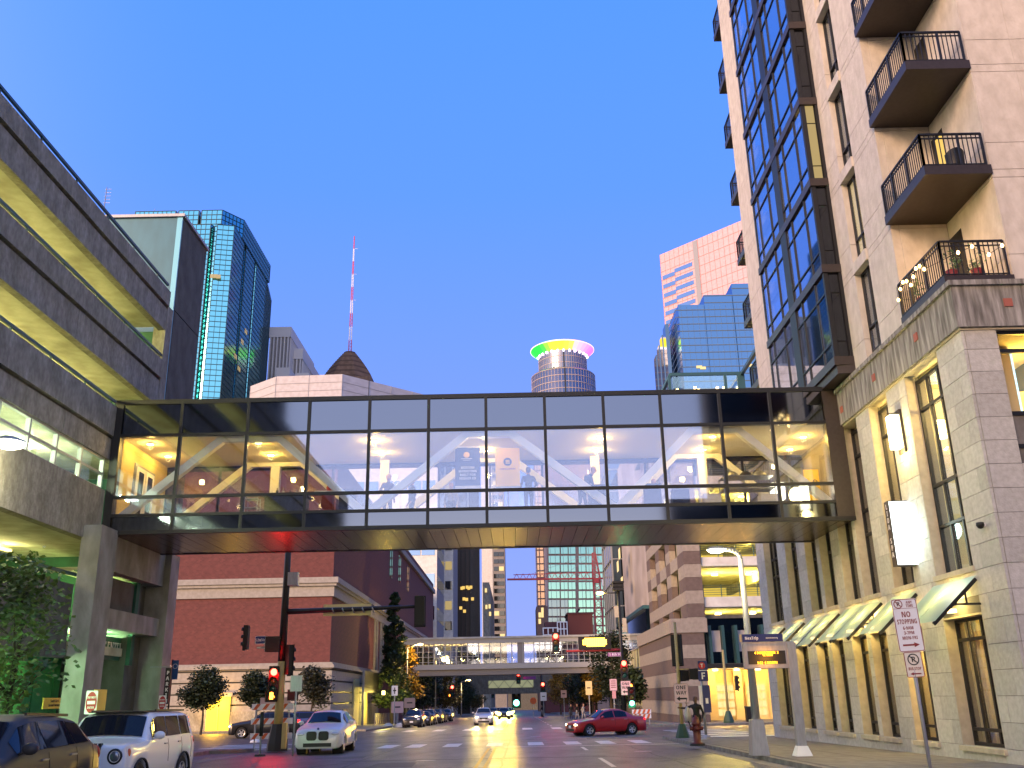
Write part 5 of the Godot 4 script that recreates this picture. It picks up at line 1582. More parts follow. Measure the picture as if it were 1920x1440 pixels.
func build_city_centre() -> void:
	# --- round tower with the coloured light ring
	var z := -640.0
	var r := thing("ringed_round_tower", "round grey glass tower crowned by a glowing rainbow coloured ring", "tower", V(onz(1060, 740, z).x, -4, z - 15))
	var c: Vector3 = onz(1060, 720, z)
	var R: float = onz(1122, 720, z).x - c.x
	var cz := z - R
	var y1: float = onz(1060, 692, z).y + 1.0
	var y2: float = onz(1057, 670, cz).y
	var r2 := R * 0.76
	var lo := MB.new(true)
	lo.lathe(V(c.x, 0, cz), [Vector2(R, -5), Vector2(R, y1), Vector2(R - 0.6, y1 + 1.0), Vector2(r2, y1 + 1.4)], 48)
	part("lower_drum", lo, M.round_glass, r)
	var up := MB.new(true)
	up.lathe(V(c.x, 0, cz), [Vector2(r2, y1), Vector2(r2, y2 + 1)], 48)
	part("upper_drum", up, M.round_glass, r)
	var gm := MB.new()
	for q in [[R + 0.05, y1 - 70, y1], [r2 + 0.05, y1 + 1, y2]]:
		for k in 60:
			var a := TAU * k / 60.0
			var d := V(cos(a), 0, sin(a))
			if d.z < -0.3: continue
			gm.bar(V(c.x, q[1], cz) + d * q[0], V(c.x, q[2], cz) + d * q[0], 0.28, 0.12, d)
		var y: float = q[2]
		while y > q[1]:
			for k in 48:
				var a := TAU * k / 48.0
				var b := TAU * (k + 1) / 48.0
				if sin(a) < -0.3: continue
				gm.bar(V(c.x + cos(a) * q[0], y, cz + sin(a) * q[0]), V(c.x + cos(b) * q[0], y, cz + sin(b) * q[0]), 0.2, 0.5)
			y -= 5.0
	stuff(part("facade_grid", gm, M.round_grid, r))
	bx("dark_slot", V(c.x - 0.5, y1 - 70, cz + R - 0.1), V(c.x + 0.5, y1, cz + R + 0.25), M.black, r)
	bx("dark_slot", V(c.x - 0.5, y1 + 1, cz + r2 - 0.1), V(c.x + 0.5, y2, cz + r2 + 0.25), M.black, r)
	bx("roof_ledge_hoist", V(c.x - 11, y1 + 1.4, cz + r2 + 1.0), V(c.x - 9, y1 + 5.0, cz + r2 + 1.6), M.steel, r)
	# the ring: a flared dish lit in bands of colour
	var ringR := R * 1.0
	var yt: float = onz(1057, 659, cz).y
	var cols := [Color(1, 0.25, 0.95), Color(1, 0.45, 1), Color(1, 0.55, 0.75), Color(1, 0.62, 0.2), Color(1, 0.85, 0.1), Color(1, 0.95, 0.1), Color(0.6, 1, 0.1), Color(0.05, 1, 0.15), Color(0, 1, 0.1)]
	for k in 36:
		var a := TAU * k / 36.0
		var b := TAU * (k + 1) / 36.0
		var m := (a + b) * 0.5
		var t := clampf((0.5 - cos(m) * 0.5), 0, 0.999)           # right to left
		var ci := t * 7.99
		var colr: Color = (cols[int(ci)] as Color).lerp(cols[int(ci) + 1], ci - int(ci)).lerp(Color.WHITE, 0.12)
		var seg := MB.new()
		seg.quad(V(c.x + cos(b) * (r2 + 0.2), y2 - 0.4, cz + sin(b) * (r2 + 0.2)), V(c.x + cos(a) * (r2 + 0.2), y2 - 0.4, cz + sin(a) * (r2 + 0.2)), V(c.x + cos(a) * ringR, yt, cz + sin(a) * ringR), V(c.x + cos(b) * ringR, yt, cz + sin(b) * ringR))
		seg.quad(V(c.x + cos(b) * ringR, yt, cz + sin(b) * ringR), V(c.x + cos(a) * ringR, yt, cz + sin(a) * ringR), V(c.x + cos(a) * (ringR - 0.6), yt + 1.0, cz + sin(a) * (ringR - 0.6)), V(c.x + cos(b) * (ringR - 0.6), yt + 1.0, cz + sin(b) * (ringR - 0.6)))
		part("ring_segment", seg, ring_glow(colr), r)
	var rim := MB.new()
	for k in 48:
		var a := TAU * k / 48.0
		var b := TAU * (k + 1) / 48.0
		rim.bar(V(c.x + cos(a) * (ringR + 0.1), yt + 0.2, cz + sin(a) * (ringR + 0.1)), V(c.x + cos(b) * (ringR + 0.1), yt + 0.2, cz + sin(b) * (ringR + 0.1)), 0.4, 0.5)
	part("ring_edge", rim, glow(Color(1, 0.8, 0.95), 0.9), r)
	for k in 13:
		var a := PI * (k + 0.5) / 13.0
		var bb := MB.new(true)
		bb.lathe(V(c.x + cos(a) * (r2 + 0.5), y2 - 1.1, cz + sin(a) * (r2 + 0.5)), [Vector2(0, -1.1), Vector2(0.85, -0.45), Vector2(0.85, 0.45), Vector2(0, 1.1)], 8)
		part("ring_lamp", bb, glow(Color(1, 0.9, 1), 2.6), r)
	# --- brick and glass office tower in the gap
	z = -430.0
	var t := thing("gridded_tower", "pinkish brick office tower with rows of paired cyan windows, behind the red crane", "tower", V(onz(1080, 1100, z).x, -5, z))
	var xa: float = onz(1028, 1100, z).x
	var xb: float = onz(1147, 1100, z).x
	var tp: float = onz(1080, 770, z).y
	bx("wall", V(xa, -6, z - 0.4), V(xb, tp, z - 40), M.pink_brick, t)
	var k := 0
	var py := 1032.0
	while py < 1190:
		for col in [1033.5, 1043, 1058, 1072.5, 1091.5, 1106, 1123.5, 1137]:
			var cc: Vector3 = onz(col, py, z)
			var w := 1.15 if col < 1036 or col > 1136 else 1.55
			var o := bx("window", V(cc.x - w, cc.y - 1.55, z - 0.35), V(cc.x + w, cc.y + 1.55, z + 0.05), M.cyan_glass if py < 1128 or col > 1058 else M.dark_glass, t)
			k += 1
		py += 16.6
	for col in [1033.5, 1043, 1058, 1072.5, 1091.5, 1106, 1123.5, 1137]:
		var cc: Vector3 = onz(col, 1100, z)
		bx("window_bar", V(cc.x - 0.09, 0, z + 0.05), V(cc.x + 0.09, tp, z + 0.12), M.joint_grey, t)
	var cs := thing("copper_tinted_tower", "slim tower face with copper sunset light put into its glass colour, left edge of the brick office tower", "tower", V(onz(1014, 1100, -400).x, -5, -400))
	var ca: float = onz(1006.5, 1080, -400).x
	var cb: float = onz(1021.5, 1080, -400).x
	var ct: float = onz(1014, 860, -400).y
	var cm: float = onz(1014, 1137, -400).y
	bx("upper_face", V(ca, cm, -400), V(cb, ct, -420), M.sunset_copper, cs)
	bx("lower_face", V(ca - 0.6, -5, -400), V(cb + 0.8, cm, -420), M.brown_brick, cs)
	var cg := MB.new()
	for i in 40:
		var yy := cm + 2.9 * i
		if yy < ct: cg.box(V(ca - 0.1, yy, -400), V(cb + 0.1, yy + 0.5, -399.7))
	for f in [0.0, 0.35, 0.9]: cg.box(V(lerpf(ca, cb, f), cm, -400), V(lerpf(ca, cb, f) + 0.35, ct, -399.65))
	stuff(part("facade_grid", cg, M.brown_brick, cs))
	for p in [[1012, 1153], [1017, 1153], [1012, 1165], [1017, 1144]]:
		var cc: Vector3 = onz(p[0], p[1], -400)
		bx("lit_window", V(cc.x - 0.5, cc.y - 1.0, -400), V(cc.x + 0.5, cc.y + 1.0, -399.8), M.win_warm, cs)
	# --- crane
	z = -300.0
	var cr := thing("tower_crane", "red lattice tower crane with a long jib reaching left over the street", "crane", V(onz(1120, 1190, z).x, 0, z))
	var mx: float = onz(1119, 1100, z).x
	var base: float = onz(1121, 1195, z).y
	var jy: float = onz(1116, 1085, z).y
	var ay: float = onz(1116, 1037, z).y
	var mb := MB.new()
	lattice(mb, V(mx + 0.4, base - 14, z), V(mx, jy, z), 1.1, 1.1, 16, 0.26)
	part("mast", mb, M.crane_red, cr)
	mb = MB.new()
	lattice(mb, V(mx, jy, z), V(mx - 0.5, ay, z), 1.2, 0.5, 6, 0.26)
	part("tower_head", mb, M.crane_red, cr)
	var je: Vector3 = onz(951, 1087.5, z)
	mb = MB.new()
	mb.bar(V(mx, jy, z), V(je.x, jy + 0.3, z), 0.7, 0.55)
	mb.bar(V(mx - 2, jy + 2.0, z), V(je.x + 2, jy + 1.7, z), 0.22, 0.22)
	var nn := 24
	for i in nn:
		var p := lerpf(mx - 2, je.x + 2, float(i) / nn)
		var q := lerpf(mx - 2, je.x + 2, float(i + 1) / nn)
		mb.bar(V(p, jy + (2.0 if i % 2 else 0.2), z), V(q, jy + (0.2 if i % 2 else 2.0), z), 0.16, 0.16)
	part("jib", mb, M.crane_red, cr)
	mb = MB.new()
	mb.bar(V(mx, jy, z), V(mx + 5.8, jy + 0.1, z), 0.8, 0.5)
	part("counter_jib", mb, M.crane_red, cr)
	bx("counterweight", V(mx + 1.6, jy - 2.3, z - 0.6), V(mx + 3.4, jy - 0.3, z + 0.6), M.sign_white, cr)
	bx("cab", V(mx - 0.9, jy - 1.6, z + 0.6), V(mx + 0.7, jy - 0.1, z + 1.8), M.crane_red, cr)
	for e in [[je.x + 8, 2.0], [mx + 5.6, 0.3], [mx - 9, 2.0]]:
		mb = MB.new()
		mb.bar(V(mx - 0.5, ay, z), V(e[0], jy + e[1], z), 0.09, 0.09)
		part("tie_rod", mb, M.joint_grey, cr)
	# --- red building and white construction frame on the far roof line
	z = -275.0
	var rb := thing("red_plant_house", "small rust red windowless building below the crane", "building", V(onz(1088, 1180, z).x, 0, z))
	var a: Vector3 = onz(1066, 1190, z)
	var b: Vector3 = onz(1111, 1151, z)
	bx("wall", V(a.x, -4, z), V(b.x, b.y, z - 14), mat(lin(0.20, 0.05, 0.03), 0.85), rb)
	bx("parapet", V(a.x - 0.3, b.y, z + 0.2), V(b.x + 0.3, b.y + 0.5, z - 14), mat(lin(0.14, 0.04, 0.03), 0.85), rb)
	var rbt := MB.new()
	var rp: Vector3 = onz(1086, 1150, z)
	rbt.tube(V(rp.x - 0.8, rp.y, z - 2), V(rp.x + 0.3, rp.y + 1.4, z - 2), 0.2, 0.3, 8)
	part("vent_pipe", rbt, M.black, rb)
	var sc := thing("construction_frame", "unfinished building frame with white edged openings, left of the rust red building", "building", V(onz(1040, 1190, z).x, 0, z + 5))
	for q in [[1019, 1046, 1176, 1200], [1046, 1063, 1165, 1200]]:
		var p0: Vector3 = onz(q[0], q[3], z + 5)
		var p1: Vector3 = onz(q[1], q[2], z + 5)
		bx("core", V(p0.x, -4, z + 4.6), V(p1.x, p1.y, z - 8), mat(lin(0.10, 0.03, 0.03), 0.9), sc)
		for yy in [p1.y, p1.y - 1.9, p1.y - 3.8]: bx("slab_edge", V(p0.x - 0.1, yy - 0.28, z + 4.7), V(p1.x + 0.1, yy, z + 5), M.sign_white, sc)
		for i in 4:
			var x := lerpf(p0.x, p1.x, i / 3.0)
			bx("frame_post", V(x - 0.14, p1.y - 5, z + 4.7), V(x + 0.14, p1.y, z + 4.98), M.sign_white, sc)
	bx("upper_core", V(onz(1022, 1180, z).x, 0, z), V(onz(1048, 1180, z).x, onz(1030, 1166, z).y, z - 8), mat(lin(0.12, 0.05, 0.05), 0.9), sc)
	# --- second skyway
	z = -131.0
	var s := thing("street_skyway", "pale grey skyway with small paned glass, spanning the street beyond the intersection", "skyway", V(0, 4, z))
	var pL: Vector3 = onz(752, 1197, z)
	var pR: Vector3 = onz(1200, 1184, z)
	var ytop: float = pL.y
	var yw1: float = onz(960, 1205, z).y
	var yw0: float = onz(960, 1244, z).y
	var yb: float = onz(960, 1260, z).y
	bx("roof_fascia", V(pL.x, yw1, z + 0.3), V(pR.x, ytop - 0.25, z - 5), M.pale_rib, s)
	bx("roof_coping", V(pL.x, ytop - 0.25, z + 0.5), V(pR.x, ytop, z - 5.2), M.white_wall, s)
	bx("sill_fascia", V(pL.x, yb + 0.45, z + 0.35), V(pR.x, yw0, z - 5), M.pale_rib, s)
	bx("girder", V(pL.x, yb - 0.3, z + 0.1), V(pR.x, yb + 0.45, z - 5), M.truss_grey, s)
	bx("floor", V(pL.x, yw0, z - 0.2), V(pR.x, yw0 + 0.1, z - 5), M.concrete_light, s)
	bx("rear_wall", V(pL.x, yw0, z - 4.8), V(pR.x, yw1, z - 4.9), M.rear_glass, s)
	var x := pL.x
	var i2 := 0
	while x < pR.x:
		var px := 752.0 + (x - pL.x) / (pR.x - pL.x) * 448.0
		var clear := px > 882 and px < 985
		bx("mullion", V(x - 0.06, yw0, z - 0.02), V(x + 0.06, yw1, z + 0.16), M.pale_rib, s)
		bx("pane", V(x + 0.06, yw0 + 0.05, z + 0.02), V(x + 1.44, yw1, z + 0.05), M.glass if not clear else M.rear_glass, s)
		if not clear:
			for j in 4: bx("glazing_bar", V(x, lerpf(yw0, yw1, (j + 0.5) / 4.0) - 0.03, z + 0.05), V(x + 1.5, lerpf(yw0, yw1, (j + 0.5) / 4.0) + 0.03, z + 0.12), M.pale_rib, s)
			bx("glazing_bar", V(x + 0.7, yw0, z + 0.05), V(x + 0.78, yw1, z + 0.13), M.pale_rib, s)
		x += 1.5
		i2 += 1
	bx("wide_post", V(onz(970, 1220, z).x, yw0, z + 0.1), V(onz(983, 1220, z).x, yw1, z - 1), M.truss_grey, s)
	for p in [-11.0, -6.0, 6.0, 10.0]:
		var lm := MB.new(true)
		lm.lathe(V(p, yw1 - 0.5, z - 2.5), [Vector2(0, -0.2), Vector2(0.2, 0), Vector2(0, 0.2)], 10)
		part("globe_lamp", lm, M.lamp_white, s)
		omni(V(p, yw1 - 0.9, z - 2.5), Color(1, 0.95, 0.8), 1.2, 0.2, 12)
	# --- third skyway, far off
	z = -236.0
	var s3 := thing("lattice_skyway", "distant skyway with yellow lit lattice windows, under the pale skyway", "skyway", V(0, 4, z))
	var q0: Vector3 = onz(880, 1291, z)
	var q1: Vector3 = onz(1040, 1274, z)
	bx("body", V(-22, q0.y - 1.4, z), V(22, q1.y + 1.4, z - 4), M.concrete_dark, s3)
	bx("lit_window_band", V(onz(916, 1280, z).x, q0.y, z + 0.05), V(onz(1000, 1280, z).x, q1.y, z), M.win_dim_green, s3)
	var br := MB.new()
	var xs := q0.x
	var ii := 0
	while xs < q1.x:
		br.bar(V(xs, q0.y if ii % 2 else q1.y, z + 0.2), V(xs + 1.4, q1.y if ii % 2 else q0.y, z + 0.2), 0.12, 0.12)
		xs += 1.4
		ii += 1
	part("lattice", br, M.concrete_dark, s3)
	# --- the street closes far away behind trees and lights
	var eb := thing("low_dark_building", "dark low building closing the far end of the street under the skyways", "building", V(0, -6, -560))
	bx("wall", V(-30, -8, -640), V(40, 22, -660), M.concrete_dark, eb)

func ring_glow(c: Color) -> StandardMaterial3D:
	var key := "ring%s" % c.to_html()
	if not M.has(key): M[key] = glow(c, 1.25)
	return M[key]

func lattice(mb: MB, a: Vector3, b: Vector3, w0: float, w1: float, n: int, t: float) -> void:
	for s in [[1, 1], [1, -1], [-1, 1], [-1, -1]]:
		mb.bar(a + V(w0 * s[0], 0, w0 * s[1]), b + V(w1 * s[0], 0, w1 * s[1]), t, t)
	for i in n:
		var u := float(i) / n
		var v := float(i + 1) / n
		var p := a.lerp(b, u)
		var q := a.lerp(b, v)
		var wu := lerpf(w0, w1, u)
		var wv := lerpf(w0, w1, v)
		for d in [[V(-wu, 0, wu), V(wv, 0, wv)], [V(wu, 0, wu), V(wv, 0, -wv)], [V(wu, 0, wu), V(-wv, 0, wv)]]: mb.bar(p + d[0], q + d[1], t * 0.6, t * 0.6)
		mb.bar(q + V(-wv, 0, wv), q + V(wv, 0, wv), t * 0.6, t * 0.6)

func build_city_right() -> void:
	# --- banded stone parking building behind the corner
	var zc := -84.0
	var xl: float = onz(1266, 1250, zc).x
	var xc: float = onz(1288, 1130, zc).x
	var b := thing("banded_parking_building", "parking building in pink and tan stone bands with lit open decks, beyond the right corner", "parking building", V(22, gy(zc), zc - 14))
	var top: float = onz(1300, 748, -84).y
	var x1 := 24.0
	var nb := 0
	var y := -1.2
	while y < top:
		var m: Material = M.band_tan if nb % 2 else M.band_pink
		# corner pier
		if y > 6.5: bx("stone_band", V(xc, y + 0.01, zc), V(xc + 1.5, y + 1.14, zc - 3.4), m, b)
		else: bx("stone_band", V(xl, y + 0.01, zc), V(xl + 2.7, y + 1.14, zc - 24.0), m, b)
		# side towards the street, with square openings above the overhang
		if y > 7.0:
			var z := zc - 3.41
			var j := 0
			while z > -106:
				var w := 4.2 if j % 2 == 0 else 2.6
				var hole := (nb % 3 != 0) and j % 2 == 0
				if not hole: bx("stone_band", V(xc, y + 0.01, z), V(xc + 0.6, y + 1.14, z - w), M.band_tan if j % 2 == 0 else m, b)
				else: bx("lit_opening", V(xc + 0.7, y, z), V(xc + 0.75, y + 1.15, z - w), M.win_dim, b)
				z -= w + 0.02
				j += 1
		y += 1.15
		nb += 1
	bx("overhang", V(xl - 0.15, 6.7, zc + 0.1), V(xc + 1.6, 7.9, -108), M.band_tan, b)
	bx("side_core", V(xc + 0.8, 7, zc - 1), V(xc + 1.5, top, -108), M.ceiling, b)
	# deck fronts facing the camera
	var fx0 := xc + 1.6
	for q in [[1043, 1060], [1118, 1137], [967, 985], [890, 908]]:
		var yt: float = onz(1365, q[0], zc).y
		var yb: float = onz(1365, q[1], zc).y
		bx("deck_parapet", V(fx0, yb, zc - 0.3), V(30, yt, zc - 0.6), M.white_wall, b)
		bx("deck_slab", V(fx0, yb - 0.1, zc - 0.6), V(30, yb + 0.15, zc - 18), M.ceiling, b)
		bx("deck_wall", V(fx0, yb, zc - 17.8), V(30, yb + 4.0, zc - 18), M.deck_wall_glow, b)  # wall glows in place of lamplight falling on it
		bx("deck_beam", V(22.4, yb + 2.6, zc - 1), V(22.9, yb + 3.6, zc - 17), M.ceiling, b)
		var rl := MB.new()
		for k in 5: rl.bar(V(fx0, yt + 0.2 * (k + 1), zc - 0.4), V(30, yt + 0.2 * (k + 1), zc - 0.4), 0.04, 0.04)
		for k in 8: rl.bar(V(fx0 + 1.6 * k, yt, zc - 0.4), V(fx0 + 1.6 * k, yt + 1.1, zc - 0.4), 0.07, 0.07)
		part("deck_railing", rl, M.teal, b)
		for k in 3:
			var lc := V(fx0 + 2.0 + 3.2 * k, yb - 0.25, zc - 4.5)
			bx("deck_lamp", lc - V(0.25, 0.08, 0.25), lc + V(0.25, 0.08, 0.25), M.lamp_warm, b)
			omni(lc - V(0, 0.3, 0), Color(1, 0.88, 0.42), 16.0, 0.25, 14)
	# entrance hall
	var yh: float = onz(1390, 1252, zc).y
	bx("hall_back", V(fx0, -1.0, zc - 6), V(30, yh, zc - 6.2), M.hall_wall, b)
	bx("hall_ceiling", V(fx0, yh, zc - 0.5), V(30, yh + 0.4, zc - 18), M.concrete_dark, b)
	bx("canopy_edge", V(fx0 - 0.4, yh, zc + 0.3), V(30, yh + 0.35, zc - 1), M.frame, b)
	bx("hall_floor", V(fx0, gy(zc) + 0.15, zc + 0.5), V(30, gy(zc) + 0.17, zc - 6), M.pave, b)
	for p in [1362, 1377, 1420, 1437]:
		var dx: float = onz(p, 1310, zc - 4).x
		bx("door", V(dx - 0.55, -0.75, zc - 5.9), V(dx + 0.55, 2.6, zc - 5.8), M.warm_wall, b)
		for i in 2:
			for j in 4: bx("door_pane", V(dx - 0.42 + 0.45 * i, -0.3 + 0.7 * j, zc - 5.8), V(dx - 0.04 + 0.45 * i, 0.25 + 0.7 * j, zc - 5.76), M.win_warm, b)
	for p in [1345, 1396]:
		var dx: float = onz(p, 1310, zc - 3).x
		bx("hall_pier", V(dx - 0.35, -0.8, zc - 5.5), V(dx + 0.35, yh, zc - 4.9), M.hall_wall, b)
	for k in 4:
		var lc := V(fx0 + 1.0 + 1.9 * k, yh - 0.1, zc - 3)
		bx("hall_lamp", lc - V(0.2, 0.06, 0.2), lc + V(0.2, 0.08, 0.2), M.lamp_warm, b)
		omni(lc - V(0, 0.3, 0), Color(1, 0.80, 0.46), 5.5, 0.2, 12)
	# dark storey of fins between hall and decks
	var yf: float = onz(1365, 1180, zc).y
	bx("fin_wall", V(fx0, yh + 0.4, zc - 1.2), V(30, yf + 1.2, zc - 1.4), M.dark_glass, b)
	for k in 9: bx("fin", V(fx0 + 0.2 + 1.15 * k, yh + 0.35, zc - 0.6), V(fx0 + 0.45 + 1.15 * k, yf + 0.4, zc - 1.2), M.teal, b)
	for k in 4: bx("fin_panel", V(fx0 + 0.5 + 2.3 * k, yh + 1.4, zc - 1.1), V(fx0 + 1.3 + 2.3 * k, yh + 3.2, zc - 1.15), M.pale_panel, b)
	bx("soffit", V(fx0, yf + 1.0, zc - 0.8), V(30, yf + 1.3, zc - 14), M.concrete_dark, b)
	# roof terrace with a green framed glass rail
	var tr: float = onz(1300, 699, zc).y
	bx("roof", V(xc, top, zc), V(30, top + 0.2, -113), M.concrete_light, b)
	var tl: Vector3 = onz(1256, 699, zc)
	var te: Vector3 = onz(1391, 697, zc)
	bx("terrace_block", V(tl.x - 1, top, zc), V(te.x + 12, top + 0.6, zc - 20), M.concrete_light, b)
	bx("terrace_rail", V(tl.x, tr - 0.3, zc - 0.1), V(te.x, tr, zc + 0.1), M.teal, b)
	for p in [1256, 1361, 1390]:
		var x: float = onz(p, 720, zc).x
		bx("terrace_post", V(x - (0.15 if p < 1390 else 0.35), top, zc - 0.15), V(x + (0.1 if p < 1390 else 0.35), tr - 0.3, zc + 0.12), M.teal, b)
	bx("terrace_rail", V(tl.x - 0.1, tr - 0.3, zc - 0.1), V(tl.x + 0.2, tr, zc - 16), M.teal, b)
	var tb := MB.new()
	tb.bar(V(te.x, tr - 0.15, zc), onz(1422, 650, zc + 14), 0.3, 0.3)
	part("terrace_rail", tb, M.teal, b)
	bx("terrace_pane", V(tl.x + 0.2, top + 0.6, zc - 0.02), V(te.x - 0.3, tr - 0.3, zc), M.thin_glass, b)
	for p in [1270, 1303, 1310, 1345, 1357, 1372, 1383]:
		var c: Vector3 = onz(p, 727 if p % 2 else 731, zc - 10)
		bx("terrace_lamp", c - V(0.12, 0.1, 0.1), c + V(0.12, 0.1, 0.1), M.lamp_warm, b)
	# low stone block at its foot and the teal glazed base next to it
	var gb := thing("glazed_corner_hall", "teal glass hall with pale tall mullions at the foot of the plain tan wall", "building", V(17, gy(-115), -118))
	var gz := -113.2
	bx("wall", V(15.4, -2, gz), V(30, 11.6, -140), M.dark_glass, gb)
	for k in 9: bx("mullion", V(15.2, -1, gz - 0.6 - 2.9 * k), V(15.42, 7.2, gz - 0.9 - 2.9 * k), M.cream, gb)
	for yy in [0.3, 2.6, 4.9, 7.2]: bx("transom", V(15.18, yy - 0.08, gz - 0.4), V(15.43, yy + 0.08, -140), M.cream, gb)
	for k in 8: bx("lit_pane", V(15.36, 0.4, gz - 0.95 - 2.9 * k), V(15.395, 7.1, gz - 3.45 - 2.9 * k), M.win_dim, gb)
	bx("plinth", V(15.1, -2, gz), V(15.5, 0.1, -140), M.band_tan, gb)
	bx("roof_edge", V(15.0, 11.3, gz + 0.2), V(30, 11.7, -140), M.teal_panel, gb)
	var pw := thing("plain_tan_wall", "tall plain tan building side above the teal glass hall", "building", V(20, 11, -126))
	bx("wall", V(16.0, 11.7, -113.3), V(34, onz(1200, 790, -113.3).y, -140), M.tan_wall, pw)
	# --- dark glass tower next along
	var dg := thing("dark_glass_building", "dark blue green glass office building right of the crane", "building", V(22, -3, -158))
	curtain_tower(dg, "shaft", [Vector2(14.6, -141), Vector2(40, -141), Vector2(40, -155), Vector2(14.6, -155)], -3, onz(1160, 800, -141).y, M.dark_glass, M.steel, Vector2(2.6, 3.4), 0.16)
	lit_panes(dg, [], -141, 1, 1, M.win_warm)
	for p in [[1163, 1038], [1160, 1062], [1168, 1092]]:
		var c: Vector3 = onx(p[0], p[1], 14.6)
		bx("lit_window", V(14.45, c.y - 0.7, c.z - 1.0), V(14.5, c.y + 0.7, c.z + 1.0), M.win_warm, dg)
	# --- stepped blue glass tower
	var z := -400.0
	var st := thing("stepped_blue_tower", "blue glass tower with a roof stepping up to the right, behind the right building", "tower", V(60, -4, z - 20))
	var xe: float = onz(1271, 640, z).x
	for q in [[1271, 1320, 572], [1319, 1372, 553], [1371, 1500, 532]]:
		var a: Vector3 = onz(q[0], q[2], z)
		var c: Vector3 = onz(q[1], q[2], z)
		bx("shaft", V(a.x, -5, z), V(c.x, a.y, z - 64), M.blue_glass, st)
	var yt0: float = onz(1271, 572, z).y
	var gm := MB.new()
	var yy := 20.0
	var yt1: float = onz(1319, 553, z).y
	var yt2: float = onz(1371, 532, z).y
	while yy < yt2 - 0.3:
		var xa := xe if yy < yt0 else (onz(1319, 560, z).x if yy < yt1 else onz(1371, 540, z).x)
		gm.bar(V(xa, yy, z + 0.06), V(onz(1500, 600, z).x, yy, z + 0.06), 0.1, 0.42)
		if yy < yt0: gm.bar(V(xe - 0.06, yy, z), V(xe - 0.06, yy, z - 64), 0.12, 0.4)
		yy += 3.5
	var xx := xe
	while xx < xe + 56:
		gm.bar(V(xx, 10, z + 0.05), V(xx, yt0 - 0.2, z + 0.05), 0.07, 0.07, Vector3.RIGHT)
		xx += 2.6
	stuff(part("facade_grid", gm, M.blue_grid, st))
	for k in 4:                                   # saw toothed edge of the left face
		var sm := MB.new()
		var z0 := z - 20.0 - 11.0 * k
		sm.prism([Vector2(xe, z0), Vector2(xe - 1.6, z0 - 1.0), Vector2(xe - 1.6, z0 - 8.5), Vector2(xe, z0 - 9.5)], -4, yt0 - 1.0 - 1.2 * k)
		part("facet", sm, M.dark_glass, st)
	lit_panes(st, [[1311, 688], [1318, 690], [1405, 685]], z + 0.2, 2.6, 1.2, M.win_warm)
	# --- pink tower
	var P: Vector3 = onz(1237, 478, -520)
	var pt := thing("pink_tower", "panelled tower with pink sunset glow put into its colour, rising behind the stepped blue tower", "tower", V(P.x + 20, -5, P.z))
	var ang := deg_to_rad(46)
	var d := V(cos(ang), 0, sin(ang))
	var nrm := V(-sin(ang), 0, cos(ang))
	var fr := func(u: float, v: float, yv: float) -> Vector3: return V(P.x, 0, P.z) + d * u + nrm * v + V(0, yv, 0)
	var W := 140.0
	var poly := []
	for q in [[0, 0], [W, 0], [W, -60], [0, -60]]:
		var w: Vector3 = fr.call(q[0], q[1], 0.0)
		poly.append(Vector2(w.x, w.z))
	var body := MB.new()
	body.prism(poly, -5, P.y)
	part("shaft", body, M.sunset_pink, pt)
	var pj := MB.new()
	for k in 30:
		var h := P.y - 5.9 * k
		pj.bar(fr.call(0.0, 0.05, h - 5.9), fr.call(W, 0.05, h - 5.9), 0.16, 0.24)
	var u := 0.0
	while u < W:
		pj.bar(fr.call(u, 0.05, P.y - 150), fr.call(u, 0.05, P.y), 0.16, 0.16, nrm)
		u += 3.5
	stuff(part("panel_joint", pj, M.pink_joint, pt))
	var gl := MB.new()
	gl.bar(fr.call(26.0, 0.1, P.y - 72), fr.call(26.0, 0.1, P.y - 0.5), 3.3, 0.3, nrm)
	part("grey_groove", gl, M.joint_grey, pt)
	for k in 9:
		for q in [[0.9, 10.0, 0.0], [10.0, 23.0, 1.5]]:
			var wb := MB.new()
			var h: float = P.y - 16.0 - 5.9 * k + q[2]
			var p0: Vector3 = fr.call(q[0], 0.09, h)
			var p1: Vector3 = fr.call(q[1], 0.09, h)
			wb.bar(p0, p1, 0.2, 2.6)
			part("window_band", wb, M.sky_glass, pt)

func build_behind() -> void:
	# what stands behind the camera shows only as dark shapes mirrored in the skyway
	var a := thing("mirrored_tower", "dark tower behind the viewer, seen only mirrored at the skyway's left", "building", V(-36, 0, 45))
	bx("shaft", V(-60, 0, 30), V(-24, 35, 33), M.concrete_dark, a)
	for k in 5: bx("window_band", V(-58, 6 + 5 * k, 29.8), V(-26, 8.2 + 5 * k, 30), M.black_glass, a)
	var b := thing("mirrored_tower", "dark tower behind the viewer, seen only mirrored at the skyway's right", "building", V(30, 0, 40))
	bx("shaft", V(18.2, 0, 20), V(60, 62, 23), M.concrete_dark, b)
	for k in 11: bx("window_band", V(19, 6 + 5 * k, 19.8), V(58, 8.2 + 5 * k, 20), M.black_glass, b)
	var c := thing("mirrored_low_building", "low dark building behind the viewer, mirrored in the skyway's lower right panels", "building", V(20, 0, 70))
	bx("wall", V(14.2, 0, 20.2), V(18.2, 18, 23), M.concrete_dark, c)
	bx("parapet", V(14.1, 18, 20.1), V(18.2, 18.6, 23), M.concrete, c)

